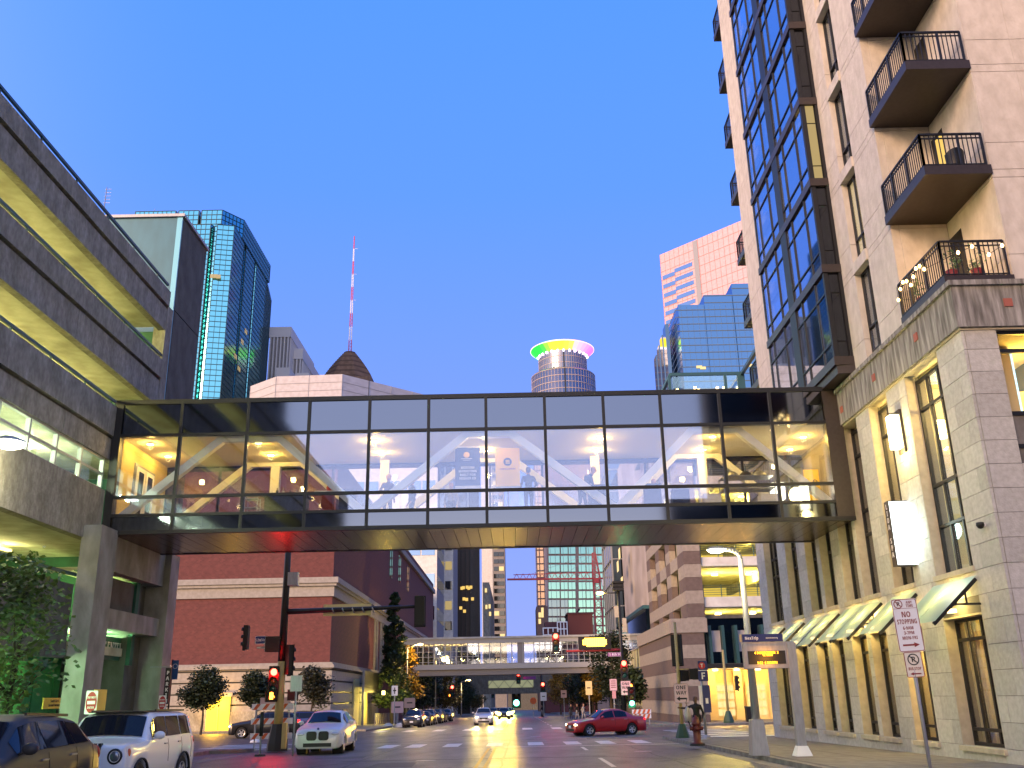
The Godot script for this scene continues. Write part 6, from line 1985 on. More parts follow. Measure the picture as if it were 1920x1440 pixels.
# ---------- trees
func tree(called: String, label: String, at: Vector3, h: float, rx: float, y0: float, tint: Color, n: int, size: float, seed_: int, lit := Color(0, 0, 0), group := "", point := 0.0) -> Node3D:
	var o := thing(called, label, "tree", at, 0.0, group)
	var r := RandomNumberGenerator.new()
	r.seed = seed_
	var tm := MB.new(true)
	var r0 := clampf(h * 0.022, 0.05, 0.2)
	var p := V(0, -0.1, 0)
	var top := h * 0.82
	var last := p
	for k in 5:
		var q := V(r.randf_range(-0.06, 0.06) * h * 0.3, lerpf(0, top, (k + 1) / 5.0), r.randf_range(-0.06, 0.06) * h * 0.3)
		tm.tube(last, q, lerpf(r0, r0 * 0.3, k / 5.0), lerpf(r0, r0 * 0.3, (k + 1) / 5.0), 8, false)
		last = q
	part("trunk", tm, M.bark, o, true)
	var mb := MB.new()
	mb.use_col = true
	var limbs := MB.new(true)
	var lumps := []
	for i in (90 if point > 0.0 else 30):
		var t := r.randf()
		var y := lerpf(y0, h * 0.94, t)
		var wide := rx * (sin(clampf(t * 0.88 + 0.12, 0, 1) * PI) * 0.75 + 0.25)
		if point > 0.0: wide = rx * lerpf(1.0, 0.12, pow(t, 0.8))
		var a := r.randf() * TAU
		var d := wide * sqrt(r.randf()) * 0.8
		var c := V(cos(a) * d, y, sin(a) * d)
		lumps.append([c, r.randf_range(0.28, 0.46) * (rx if point == 0.0 else maxf(wide, 0.9) * 0.8), r.randf_range(0.6, 1.45)])
		if i % 2 == 0: limbs.tube(V(0, clampf(y - d * 0.9, y0 * 0.7, top), 0), c, r0 * 0.35, r0 * 0.08, 5, false)
	part("limb", limbs, M.bark, o, true)
	for i in n:
		var l: Array = lumps[r.randi() % lumps.size()]
		var d := V(r.randfn(), r.randfn() * 0.8, r.randfn())
		d = d.normalized() * pow(r.randf(), 0.4) * (1.0 + 0.35 * r.randf())
		var q: Vector3 = l[0] + d * l[1]
		var f: float = l[2] * r.randf_range(0.65, 1.4)
		mb.col = Color(tint.r * f * r.randf_range(0.85, 1.25), tint.g * f, tint.b * f * r.randf_range(0.7, 1.0))
		leaf(mb, q, size * r.randf_range(0.6, 1.3), r)
	part("crown", mb, M.leaf, o, true)
	return o

func build_trees() -> void:
	var green := Color(0.040, 0.075, 0.022)
	var dark := Color(0.018, 0.030, 0.014)
	var lamp_gold := Color(0.24, 0.15, 0.02)  # leaf colour with the yellow lamplight put into it
	tree("street_tree", "young green tree in front of the left garage, behind the parked white car", V(-12.2, gy(-24) + 0.14, -23.5), 5.2, 1.6, 1.6, Color(0.07, 0.115, 0.035), 2600, 0.17, 3)
	# round clipped trees before the brick building
	var labels := ["round clipped dark tree in front of the glowing doorway", "round dark tree behind the striped barricade and signal pole", "thin leaved round tree behind the white car at the crossing"]
	var px := [[376, 1378, 84, 1262], [478, 1376, 80, 1266], [583, 1372, 76, 1258]]
	for k in 3:
		var z := -80.0
		var b: Vector3 = onz(px[k][0], 1374, z)
		var t: Vector3 = onz(px[k][0], px[k][3], z)
		var w: float = onz(px[k][0] + px[k][2] * 0.5, 1320, z).x - onz(px[k][0], 1320, z).x
		tree("round_tree", labels[k], V(b.x, gy(z) + 0.14, z), t.y - gy(z), w, 2.3, dark if k < 2 else Color(0.03, 0.034, 0.02), 7500 if k < 2 else 4200, 0.24, 20 + k, Color(), "round trees before the brick building")
	var c: Vector3 = onx(724, 1345, -13.6)
	tree("tall_tree", "tall pointed dark green tree on the left pavement past the brick corner", V(-14.2, gy(-112) + 0.14, -112), 15.5, 3.2, 2.2, Color(0.022, 0.042, 0.018), 11000, 0.4, 31, Color(), "", 1.0)
	tree("lamplit_tree", "tree with yellow street lamplight put into its leaf colour, left of the far skyway", V(-13.3, gy(-116) + 0.14, -116.5), 8.6, 2.2, 2.6, lamp_gold, 4500, 0.36, 33)
	var spots := [[-14.4, -142, 9.5, 3.4, dark, "dark bushy tree behind the parked black cars"], [-14.8, -160, 9.0, 3.2, dark, "dark tree further along the left pavement"], [-13.6, -185, 8.0, 3.0, Color(0.09, 0.07, 0.015), "olive yellow tree in the distance, left pavement"], [-13.5, -235, 8.5, 3.6, dark, "distant dark tree at the left kerb beyond the far skyway"], [-13.0, -290, 9.0, 4.0, Color(0.10, 0.08, 0.02), "small distant golden tree on the left of the street"]]
	for k in spots.size():
		var s: Array = spots[k]
		tree("street_tree", s[5], V(s[0], gy(s[1]) + 0.14, s[1]), s[2], s[3], 2.0, s[4], 4200, 0.42, 40 + k, Color(), "trees along the left pavement")
	var rs := [[11.4, -118, 10.8, 2.9, dark, "dark tree with small lights beside the right signal pole"], [10.8, -136, 9.6, 3.2, dark, "dark bushy tree behind the red car's roof"], [10.2, -132, 7.4, 1.7, lamp_gold, "tree with golden lamplight in its leaf colour in front of the dark trees on the right"], [10.4, -165, 9.5, 3.4, Color(0.02, 0.035, 0.015), "dark green tree on the right, under the far skyway"], [9.6, -178, 9.8, 2.6, Color(0.17, 0.105, 0.02), "tan tree with golden lamplight in its leaf colour, right of the distant red signal"], [9.0, -205, 9.0, 2.8, Color(0.16, 0.10, 0.015), "small tree with golden lamplight in its leaf colour, near the street's far end, right side"], [11.2, -150, 8.0, 2.6, dark, "dark tree behind the golden tree on the right pavement"], [11.0, -92.5, 4.6, 1.5, Color(0.03, 0.05, 0.02), "low leafy tree behind the green walk light at the far right corner"]]  # golden tints stand in for lamplight on the leaves
	for k in rs.size():
		var s: Array = rs[k]
		tree("street_tree", s[5], V(s[0], gy(s[1]) + 0.14, s[1]), s[2], s[3], 2.2, s[4], 5200, 0.36, 60 + k, Color(), "trees along the right pavement")

# ---------- signals, lamps and signs
func signal_head(called: String, label: String, at: Vector3, turn: float, lit: int, with_light: bool, size := 0.3, core := Color(1, 0.1, 0.05)) -> Node3D:
	# three lenses; «at» is the centre of the housing, the lenses look along +z turned by «turn»
	var o := thing(called, label, "traffic light", at, turn)
	var w := size * 1.25
	var h := size * 3.7
	var hb := MB.new()
	hb.obox(Transform3D(Basis(), Vector3.ZERO), V(w, h, size * 0.75))
	hb.obox(Transform3D(Basis(), V(0, h * 0.5 + 0.02, 0)), V(w * 0.8, 0.05, size * 0.6))
	lpart("housing", hb, M.signal_box, o)
	var bp := MB.new()
	bp.obox(Transform3D(Basis(), V(0, 0, size * 0.33)), V(w * 1.2, h * 1.1, 0.02))
	lpart("backplate", bp, M.signal_box, o)
	for k in 3:
		var y := size * 1.18 * (1 - k)
		var lm := MB.new(true)
		lm.lathe(V(0, y, size * 0.37), [Vector2(size * 0.5, 0.0), Vector2(size * 0.38, size * 0.12), Vector2(0, size * 0.2)], 18, Basis(Vector3.RIGHT, PI / 2))
		var m: Material = [M.lens_red, M.lens_amber, M.lens_green][k]
		if k == lit: m = [M.red_on, M.amber_on, M.green_on][k]
		lpart("lens", lm, m, o)
		var vm := MB.new()
		for i in 10:
			var a := PI * (i / 10.0) * 1.1 - 0.16
			var b := PI * ((i + 1) / 10.0) * 1.1 - 0.16
			var r := size * 0.53
			vm.quad(V(cos(b) * r, y + sin(b) * r, size * 0.37), V(cos(a) * r, y + sin(a) * r, size * 0.37), V(cos(a) * r, y + sin(a) * r, size * 0.78), V(cos(b) * r, y + sin(b) * r, size * 0.78))
		lpart("visor", vm, M.signal_box, o)
	if lit >= 0 and with_light:
		var p := o.transform * V(0, size * 1.18 * (1 - lit), size * 0.8)
		omni(p, [Color(1, 0.06, 0.03), Color(1, 0.5, 0.1), Color(0.3, 1, 0.7)][lit], [3.6, 4.0, 2.0][lit], 0.12, 14)
	return o

func walk_signal(label: String, at: Vector3, turn: float, lit: Material) -> Node3D:
	var o := thing("walk_signal", label, "pedestrian light", at, turn)
	var hb := MB.new()
	hb.obox(Transform3D(), V(0.44, 0.46, 0.24))
	lpart("housing", hb, M.signal_box, o)
	if lit:
		var f := MB.new()          # a raised hand
		f.obox(Transform3D(Basis(), V(0, -0.06, 0.13)), V(0.16, 0.16, 0.02))
		for k in 4: f.obox(Transform3D(Basis(), V(-0.063 + 0.042 * k, 0.07 + (0.02 if k in [1, 2] else 0.0), 0.13)), V(0.032, 0.14, 0.02))
		f.obox(Transform3D(Basis(Vector3.BACK, 0.6), V(0.11, -0.02, 0.13)), V(0.03, 0.11, 0.02))
		lpart("hand_symbol_light", f, lit, o)
	var v := MB.new()
	for y in [0.24, -0.24]: v.obox(Transform3D(Basis(), V(0, y, 0.16)), V(0.46, 0.02, 0.2))
	for x in [-0.23, 0.23]: v.obox(Transform3D(Basis(), V(x, 0, 0.16)), V(0.02, 0.46, 0.2))
	lpart("visor", v, M.signal_box, o)
	return o

func pole(called: String, label: String, category: String, at: Vector3, h: float, r0: float, r1: float, m: Material) -> Node3D:
	var o := thing(called, label, category, at)
	var mb := MB.new(true)
	mb.tube(V(0, 0, 0), V(0, h, 0), r0, r1, 14)
	lpart("pole", mb, m, o)
	return o

func base_cone(o: Node3D, r0: float, r1: float, h: float, m: Material) -> void:
	var mb := MB.new()
	mb.lathe(V(0, 0, 0), [Vector2(r0, 0), Vector2(r0, h * 0.15), Vector2(r1, h), Vector2(0, h)], 8)
	lpart("base", mb, m, o)

func arrow(called: String, t: Transform3D, w: float, h: float, m: Material, parent: Node) -> void:   # points to -x of t
	var mb := MB.new()
	mb.plate([Vector2(-w * 0.5, 0), Vector2(-w * 0.18, h * 0.5), Vector2(-w * 0.18, h * 0.18), Vector2(w * 0.5, h * 0.18), Vector2(w * 0.5, -h * 0.18), Vector2(-w * 0.18, -h * 0.18), Vector2(-w * 0.18, -h * 0.5)], t, 0.004)
	part(called, mb, m, parent)

func round_rect(w: float, h: float, r: float) -> Array:
	var out := []
	for c in [[w * 0.5 - r, h * 0.5 - r, 0], [-w * 0.5 + r, h * 0.5 - r, 1], [-w * 0.5 + r, -h * 0.5 + r, 2], [w * 0.5 - r, -h * 0.5 + r, 3]]:
		for k in 5:
			var a: float = PI * 0.5 * (c[2] + k / 4.0)
			out.append(Vector2(c[0] + cos(a) * r, c[1] + sin(a) * r))
	return out

func sign_board(o: Node3D, t: Transform3D, w: float, h: float, m: Material, border: Material = null) -> void:
	var mb := MB.new()
	mb.plate(round_rect(w, h, minf(w, h) * 0.08), t * Transform3D(Basis(), V(0, 0, -0.006)), 0.006)
	var b := part("board", mb, m, o)
	if border:
		var bm := MB.new()
		var outer := round_rect(w * 0.96, h * 0.97, minf(w, h) * 0.07)
		var n := outer.size()
		for i in n:
			var p: Vector2 = outer[i]
			var q: Vector2 = outer[(i + 1) % n]
			bm.bar(t * V(p.x, p.y, 0.001), t * V(q.x, q.y, 0.001), 0.012, 0.004, t.basis.z)
		part("border", bm, border, b)

func ring_plate(o: Node3D, t: Transform3D, r: float, w: float, m: Material, called := "ring") -> void:
	var mb := MB.new()
	for k in 28:
		var a := TAU * k / 28
		var b := TAU * (k + 1) / 28
		mb.bar(t * V(cos(a) * r, sin(a) * r, 0.003), t * V(cos(b) * r, sin(b) * r, 0.003), w, 0.004, t.basis.z)
	part(called, mb, m, o)

func no_r(o: Node3D, t: Transform3D, r: float, m: Material) -> void:      # the struck-out R
	ring_plate(o, t, r, r * 0.2, m)
	words("letter", "R", t * Transform3D(Basis(), V(0, 0, 0.003)), r * 1.0, M.sign_black, o)
	var mb := MB.new()
	mb.bar(t * V(-r * 0.7, r * 0.7, 0.006), t * V(r * 0.7, -r * 0.7, 0.006), r * 0.18, 0.004, t.basis.z)
	part("slash", mb, m, o)

func one_way(label: String, at: Vector3, w: float, h: float, m: Material) -> void:
	var o := thing("one_way_sign", label, "sign", at, 0.0, "one way signs")
	var t := facing(at)
	sign_board(o, t, w, h, m, M.sign_black)
	words("lettering", "ONE", facing(at + V(0, h * 0.3, 0.003)), h * 0.19, M.sign_black, o, 1.0, 0.004)
	words("lettering", "WAY", facing(at + V(0, h * 0.03, 0.003)), h * 0.19, M.sign_black, o, 1.0, 0.004)
	arrow("arrow", facing(at + V(0, -h * 0.27, 0.003)), w * 0.7, h * 0.24, M.sign_black, o)

func build_street_furniture() -> void:
	M.lens_red = mat(lin(0.08, 0.008, 0.008), 0.2)
	M.lens_amber = mat(lin(0.09, 0.05, 0.01), 0.2)
	M.lens_green = mat(lin(0.01, 0.06, 0.05), 0.2)
	# --- the tall signal pole left of the crossing
	var zl := -43.3
	var pb: Vector3 = onz(519, 1408, zl)
	var sp := thing("signal_pole", "tall black and yellow signal pole with a long mast arm, left of the crossing", "signal pole", V(pb.x, gy(zl) + 0.14, zl))
	var ysplit: float = onz(528, 1240, zl).y - gy(zl) - 0.14
	var ytop := 10.9
	var mb := MB.new(true)
	mb.tube(V(0, 0.7, 0), V(0, ysplit, 0), 0.2, 0.18, 16)
	lpart("lower_pole", mb, M.pole_yellow, sp)
	mb = MB.new(true)
	mb.tube(V(0, ysplit, 0), V(0, ytop, 0), 0.182, 0.12, 16)
	lpart("upper_pole", mb, M.black, sp)
	mb = MB.new()
	mb.lathe(Vector3.ZERO, [Vector2(0.46, -0.1), Vector2(0.44, 0.2), Vector2(0.28, 1.0), Vector2(0.0, 1.0)], 8)
	lpart("base", mb, M.black, sp)
	bx("base_edge", V(0.26, 0, 0.1), V(0.44, 1.05, 0.38), M.pole_yellow, sp, true)
	var ya: float = onz(541, 1147, zl).y - gy(zl) - 0.14
	var xe: float = onz(784, 1138, zl).x - pb.x
	mb = MB.new(true)
	mb.tube(V(0, ya, 0), V(xe, ya + 0.12, 0), 0.13, 0.07, 12)
	lpart("mast_arm", mb, M.black, sp)
	mb = MB.new()
	for k in 5: mb.tube(V(xe * (0.36 + 0.075 * k), ya, 0.01), V(xe * (0.36 + 0.075 * k) + 0.05, ya + 0.02, 0.01), 0.14, 0.14, 10)
	lpart("arm_band", mb, M.steel, sp)
	bx("equipment_box", V(0.1, onz(551, 1088, zl).y - sp.position.y - 0.25, -0.1), V(0.55, onz(551, 1074, zl).y - sp.position.y, 0.25), M.galv, sp, true)
	bx("side_bracket", V(-1.15, onz(500, 1214, zl).y - sp.position.y - 0.04, -0.05), V(0, onz(500, 1214, zl).y - sp.position.y + 0.04, 0.05), M.steel, sp, true)
	var nb := thing("arm_sign", "pale street sign seen from behind on the left mast arm", "sign", onz(660, 1144, zl - 0.2))
	var n0: Vector3 = onz(606, 1150, zl - 0.2)
	var n1: Vector3 = onz(696, 1136, zl - 0.2)
	bx("board", V(n0.x, n0.y - 0.12, zl - 0.24), V(n1.x, n1.y + 0.1, zl - 0.2), mat(lin(0.5, 0.45, 0.22), 0.5), nb)
	bx("rib", V(n0.x, (n0.y + n1.y) * 0.5 - 0.03, zl - 0.2), V(n1.x, (n0.y + n1.y) * 0.5 + 0.03, zl - 0.16), M.steel, nb)
	signal_head("traffic_light", "unlit black traffic light at the end of the left mast arm, seen from behind", onz(787, 1146, zl), PI, -1, false, 0.34)
	signal_head("traffic_light", "black three visored traffic light left of the blue street sign", onz(462, 1196, zl), -PI / 2, -1, false, 0.27)
	signal_head("traffic_light", "narrow black traffic light on the right of the left signal pole", onz(541, 1238, zl + 0.1), PI * 0.75, -1, false, 0.33)
	signal_head("traffic_light", "lit red traffic light on the left signal pole above the barricade", onz(514, 1276, zl + 0.3), 0.0, 0, true, 0.3)
	walk_signal("orange lit hand signal below the red light on the left signal pole", onz(510, 1305, zl + 0.3), 0.0, M.amber_on)
	walk_signal("dark pedestrian signal box on the left signal pole's right side", onz(546, 1303, zl), PI / 2, null)
	var ss := thing("street_name_sign", "small blue street name sign on the left signal pole", "sign", onz(489, 1200, zl))
	var s0: Vector3 = onz(488, 1200, zl + 0.1)
	sign_board(ss, facing(s0), 0.46, 0.34, M.sign_blue, M.sign_white)
	words("lettering", "S 2nd Av", facing(s0 + V(0, 0, 0.003)), 0.12, M.sign_white, ss, 0.62, 0.004)
	var cb := thing("controller_box", "black lamp controller box on the left signal pole", "box", onz(512, 1208, zl))
	var c0: Vector3 = onz(514, 1208, zl + 0.1)
	bx("body", c0 - V(0.34, 0.33, 0.25), c0 + V(0.3, 0.33, 0.25), M.signal_box, cb)
	bx("edge", c0 + V(-0.4, -0.3, -0.05), c0 + V(-0.34, 0.35, 0.1), M.galv, cb)
	# --- barricade, delineators and the sign post by it
	var zb := -45.2
	var ba := thing("striped_barricade", "orange and white striped three rail barricade at the left corner", "barricade", onz(510, 1390, zb))
	var xa: float = onz(471, 1350, zb).x
	var xb: float = onz(549, 1350, zb).x
	for y in [1325, 1352, 1380]:
		var yy: float = onz(510, y, zb).y
		bx("rail", V(xa, yy - 0.13, zb), V(xb, yy + 0.13, zb + 0.03), M.sign_white, ba)
		var st := MB.new()
		var x := xa + 0.05
		while x < xb - 0.25:
			st.plate([Vector2(x, -0.125), Vector2(x + 0.17, -0.125), Vector2(x + 0.36, 0.125), Vector2(x + 0.19, 0.125)], Transform3D(Basis(), V(0, yy, zb + 0.031)), 0.004)
			x += 0.42
		part("stripe", st, M.orange, ba)
	for x in [xa + 0.2, xb - 0.2]:
		bx("upright", V(x - 0.03, gy(zb), zb - 0.05), V(x + 0.03, onz(510, 1318, zb).y, zb - 0.002), M.galv, ba)
		bx("foot", V(x - 0.04, gy(zb) + 0.005, zb - 0.6), V(x + 0.04, gy(zb) + 0.06, zb + 0.6), M.galv, ba)
	bx("warning_panel", V(xa + 0.35, onz(510, 1336, zb).y + 0.3, zb - 0.04), V(xb - 0.15, onz(510, 1308, zb).y, zb - 0.01), mat(lin(0.62, 0.42, 0.38), 0.6), ba)
	for q in [[476, 1392, 1330, "slim pole with a sandbag, left of the barricade"], [487, 1418, 1335, "black topped delineator post in front of the barricade"], [549, 1418, 1268, "grey steel sign post beside the left signal pole"]]:
		var b: Vector3 = ongnd(q[0], q[1], 0.14 if q[0] > 480 else 0.0)
		var t: Vector3 = onz(q[0], q[2], b.z)
		var o := thing("slim_post", q[3], "post", b)
		var m2 := MB.new(true)
		m2.tube(Vector3.ZERO, V(0, t.y - b.y, 0), 0.035, 0.035, 8)
		lpart("pole", m2, M.galv, o)
		if q[0] == 476: 
			var sb := MB.new(true)
			sb.lathe(V(0.1, 0, 0), [Vector2(0.34, 0), Vector2(0.3, 0.1), Vector2(0.12, 0.17), Vector2(0, 0.18)], 10)
			lpart("sandbag", sb, M.paint, o)
		elif q[0] == 487:
			var tp := MB.new(true)
			tp.tube(V(0, (t.y - b.y) * 0.45, 0), V(0, t.y - b.y, 0), 0.07, 0.07, 10)
			lpart("dark_sleeve", tp, M.signal_box, o)
			var ft := MB.new()
			ft.lathe(Vector3.ZERO, [Vector2(0.22, 0), Vector2(0.18, 0.06), Vector2(0, 0.07)], 8)
			lpart("foot", ft, M.rubber, o)
		else:
			var pt := MB.new()
			pt.obox(Transform3D(Basis(), V(0, t.y - b.y - 0.25, 0.05)), V(0.42, 0.55, 0.02))
			lpart("sign_back", pt, M.galv, o)
	# --- do not enter signs
	for q in [[171, 1317, 22, 50, -27.8, "larger red do not enter sign behind the white parked car"], [304, 1318, 14, 25, -36.2, "smaller red do not enter sign beside the far pier of the concrete frame"]]:
		var c: Vector3 = onz(q[0], q[1], q[4])
		var w: float = onz(q[0] + q[2], q[1], q[4]).x - c.x
		var o := thing("do_not_enter_sign", q[5], "sign", V(c.x, gy(q[4]) + 0.14, q[4]), 0.0, "do not enter signs")
		sign_board(o, facing(c), w, w * 1.9, M.sign_white)
		var dm := MB.new()
		var el := []
		for k in 28: el.append(Vector2(cos(TAU * k / 28) * w * 0.46, sin(TAU * k / 28) * w * 0.86))
		dm.plate(el, facing(c + V(0, 0, 0.001)), 0.004)
		part("red_disc", dm, M.sign_red, o)
		bx("white_bar", c + V(-w * 0.33, -w * 0.14, 0.004), c + V(w * 0.33, w * 0.12, 0.008), M.sign_white, o)
		words("lettering", "DO NOT", facing(c + V(0, w * 0.4, 0.006)), w * 0.17, M.sign_white, o, 0.8, 0.004)
		words("lettering", "ENTER", facing(c + V(0, -w * 0.42, 0.006)), w * 0.17, M.sign_white, o, 0.8, 0.004)
		bx("post", V(c.x - 0.03, gy(q[4]) + 0.14, q[4] - 0.06), V(c.x + 0.03, c.y, q[4] - 0.01), M.galv, o)
	var bp := thing("hanging_parking_sign", "tall narrow black sign with white letters at the concrete frame's far pier", "sign", onz(315, 1290, -38))
	var b0: Vector3 = onz(316, 1252, -36.4)
	var b1: Vector3 = onz(316, 1320, -36.4)
	bx("board", V(b0.x - 0.1, b1.y, -36.5), V(b0.x + 0.1, b0.y, -36.4), M.sign_black, bp)
	var tx := "PARKING"
	for i in tx.length(): words("lettering", tx[i], facing(V(b0.x, b0.y - 0.18 - 0.2 * i, -36.395)), 0.13, M.sign_white, bp, 1.0, 0.004)
	bx("bracket", V(b0.x - 0.7, b0.y + 0.02, -36.47), V(b0.x + 0.1, b0.y + 0.06, -36.43), M.steel, bp)
	var bs := thing("blue_banner_sign", "small blue sign with a pale round emblem beside the concrete frame", "sign", onz(328, 1255, -39.5))
	var e0: Vector3 = onz(328, 1256, -39.5)
	sign_board(bs, facing(e0), 0.26, 0.75, mat(lin(0.03, 0.11, 0.28), 0.5))
	ring_plate(bs, facing(e0 + V(0, 0.14, 0.0)), 0.09, 0.02, M.sign_white, "emblem")
	bx("post", V(e0.x - 0.16, gy(-39.5), -39.55), V(e0.x - 0.1, e0.y + 0.4, -39.5), M.black, bs)
	# --- near right signal pole
	var zr := -46.0
	var r0: Vector3 = onz(1281, 1391, zr)
	var rp := pole("signal_pole", "short pale yellow signal pole with a green base at the near right corner", "signal pole", V(r0.x, gy(zr) + 0.14, zr), 5.2, 0.085, 0.07, M.pole_yellow)
	base_cone(rp, 0.32, 0.15, 0.62, M.pole_green)
	signal_head("traffic_light", "tall black traffic light seen from behind on the near right signal pole", onz(1269, 1219, zr - 0.15), PI * 0.92, -1, false, 0.36)
	walk_signal("left of the two dark walk signal boxes on the near right signal pole", onz(1283, 1267, zr), -PI * 0.4, null)
	walk_signal("right of the two dark walk signal boxes on the near right signal pole", onz(1297, 1264, zr + 0.1), PI * 0.5, null)
	bx("side_bracket", V(-0.1, onz(1285, 1256, zr).y - rp.position.y, -0.03), V(0.5, onz(1285, 1256, zr).y - rp.position.y + 0.06, 0.03), M.pole_yellow, rp, true)
	one_way("pale pink lit one way sign on the near right signal pole, by the hydrant", onz(1277.5, 1300, zr + 0.12), 0.68, 0.86, mat(lin(0.75, 0.55, 0.55), 0.5))
	# --- hydrant
	var hz: Vector3 = ongnd(1308, 1397, 0.146)
	var hy := thing("fire_hydrant", "dark red fire hydrant on the near right corner", "hydrant", hz)
	var hh := (onz(1308, 1341, hz.z).y - hz.y)
	var hm := MB.new(true)
	hm.lathe(Vector3.ZERO, [Vector2(0.22, 0), Vector2(0.22, 0.08), Vector2(0.14, 0.1), Vector2(0.135, hh * 0.66), Vector2(0.17, hh * 0.68), Vector2(0.17, hh * 0.74), Vector2(0.14, hh * 0.8), Vector2(0.1, hh * 0.93), Vector2(0.04, hh * 0.95), Vector2(0.04, hh), Vector2(0, hh)], 16)
	lpart("barrel", hm, M.hydrant_red, hy)
	for s in [[-1, 0, 0.075], [1, 0, 0.075], [0, 1, 0.1]]:
		var nz := MB.new(true)
		var d := V(s[0], 0, s[1])
		nz.tube(d * 0.1 + V(0, hh * 0.56, 0), d * 0.25 + V(0, hh * 0.56, 0), s[2], s[2], 10)
		lpart("nozzle", nz, M.hydrant_red, hy)
	var fl := MB.new(true)
	fl.tube(V(0, -0.02, 0), V(0, 0.06, 0), 0.3, 0.27, 12)
	lpart("flange", fl, M.rubber, hy)
	# --- bus stop sign post
	var tz := -43.5
	var t0: Vector3 = onz(1325, 1394, tz)
	var tp2 := thing("bus_stop_sign", "tall blue bus stop marker with a white letter F near the hydrant", "sign", V(t0.x, gy(tz) + 0.146, tz))
	var mm := MB.new(true)
	mm.tube(Vector3.ZERO, V(0, onz(1319, 1240, tz).y - tp2.position.y, 0), 0.06, 0.06, 10)
	lpart("pole", mm, M.galv, tp2)
	var ft2 := MB.new()
	ft2.lathe(Vector3.ZERO, [Vector2(0.24, 0), Vector2(0.2, 0.12), Vector2(0.08, 0.2), Vector2(0, 0.2)], 4)
	lpart("base", ft2, M.galv, tp2)
	var ta: Vector3 = onz(1317.5, 1248, tz + 0.1)
	var tb: Vector3 = onz(1318.5, 1267.5, tz + 0.1)
	sign_board(tp2, facing(ta), 0.42, 0.4, M.sign_blue)
	var dm2 := MB.new()
	var el2 := []
	for k in 24: el2.append(Vector2(cos(TAU * k / 24) * 0.15 - 0.04, sin(TAU * k / 24) * 0.15))
	dm2.plate(el2, facing(ta + V(0, 0, 0.002)), 0.004)
	part("red_disc", dm2, M.sign_red, tp2)
	words("letter", "T", facing(ta + V(-0.04, 0, 0.007)), 0.16, M.sign_white, tp2, 1.1, 0.004)
	bx("white_strip", ta + V(-0.21, -0.22, 0), ta + V(0.21, -0.19, 0.004), M.sign_white, tp2)
	sign_board(tp2, facing(tb), 0.44, 0.44, M.sign_blue)
	words("letter", "F", facing(tb + V(0, 0, 0.004)), 0.28, M.sign_white, tp2, 1.0, 0.004)
	var tc: Vector3 = onz(1325, 1308, tz + 0.12)
	bx("timetable_panel", tc - V(0.15, 0.62, 0.02), tc + V(0.17, 0.52, 0.02), M.sign_blue, tp2)
	bx("white_patch", tc + V(-0.06, -0.25, 0.02), tc + V(0.06, -0.02, 0.024), M.sign_white, tp2)
	bx("side_panel", tc + V(-0.32, -0.6, -0.04), tc + V(-0.18, 0.5, 0.0), M.sign_white, tp2)
	# --- street lamp and departures sign
	var lz: Vector3 = ongnd(1424, 1416, 0.146)
	var lp := thing("street_lamp", "tall pale grey street lamp with a square base, lit under the skyway on the right", "street lamp", lz)
	var lt: Vector3 = onz(1381, 1030, lz.z)
	var lh := lt.y - lz.y
	var bm := MB.new()
	bm.lathe(Vector3.ZERO, [Vector2(0.36, 0), Vector2(0.25, 1.0), Vector2(0, 1.0)], 4, Basis(Vector3.UP, PI / 4))
	lpart("base", bm, M.galv, lp)
	var pm := MB.new(true)
	pm.tube(V(0, 1.0, 0), V(0, lh - 0.3, 0), 0.13, 0.075, 12)
	var arc := [V(0, lh - 0.3, 0)]
	for k in 7: arc.append(V(-0.5 * (1 - cos(PI * 0.5 * (k + 1) / 7.0)), lh - 0.3 + 0.3 * sin(PI * 0.5 * (k + 1) / 7.0), 0.1 * k / 7.0))
	for k in arc.size() - 1: pm.tube(arc[k], arc[k + 1], 0.07, 0.065, 10)
	lpart("pole", pm, M.galv, lp)
	var hd := MB.new(true)
	var hc: Vector3 = arc[-1] + V(-0.28, -0.02, 0.05)
	hd.lathe(hc, [Vector2(0.3, 0), Vector2(0.24, 0.07), Vector2(0.0, 0.1)], 16)
	lpart("housing", hd, M.galv, lp)
	var hl := MB.new(true)
	hl.lathe(hc, [Vector2(0.28, -0.005), Vector2(0.2, -0.08), Vector2(0, -0.11)], 16)
	lpart("lamp_lens", hl, glow(Color(1, 0.96, 0.78), 10.0), lp)
	omni(lz + hc - V(0, 0.25, 0), Color(1, 0.9, 0.62), 9.0, 0.25, 22)
	var nz2 := -30.6
	var ns: Vector3 = ongnd(1505, 1418, 0.146)
	nz2 = ns.z
	var nt := thing("departures_sign", "grey bus departures display with amber lines under a dark blue header, on a post", "sign", ns)
	var nm := MB.new()
	nm.obox(Transform3D(Basis(), V(0, (onz(1480, 1205, nz2).y - ns.y) * 0.5, 0)), V(0.26, onz(1480, 1205, nz2).y - ns.y, 0.2))
	lpart("post", nm, M.galv, nt)
	var nf := MB.new()
	nf.lathe(Vector3.ZERO, [Vector2(0.34, 0), Vector2(0.2, 0.28), Vector2(0, 0.28)], 4, Basis(Vector3.UP, PI / 4))
	lpart("base", nf, M.white, nt)
	var d0: Vector3 = onz(1397, 1254, nz2 + 0.05)
	var d1: Vector3 = onz(1478, 1209, nz2 + 0.05)
	bx("display_case", V(d0.x, d0.y, nz2 - 0.12), V(d1.x, d1.y, nz2 + 0.05), M.galv, nt)
	var g0 := V(d0.x + 0.12, d0.y + 0.12, nz2 + 0.05)
	var g1 := V(d1.x - 0.12, d1.y - 0.16, nz2 + 0.06)
	bx("screen", g0, g1, M.sign_black, nt)
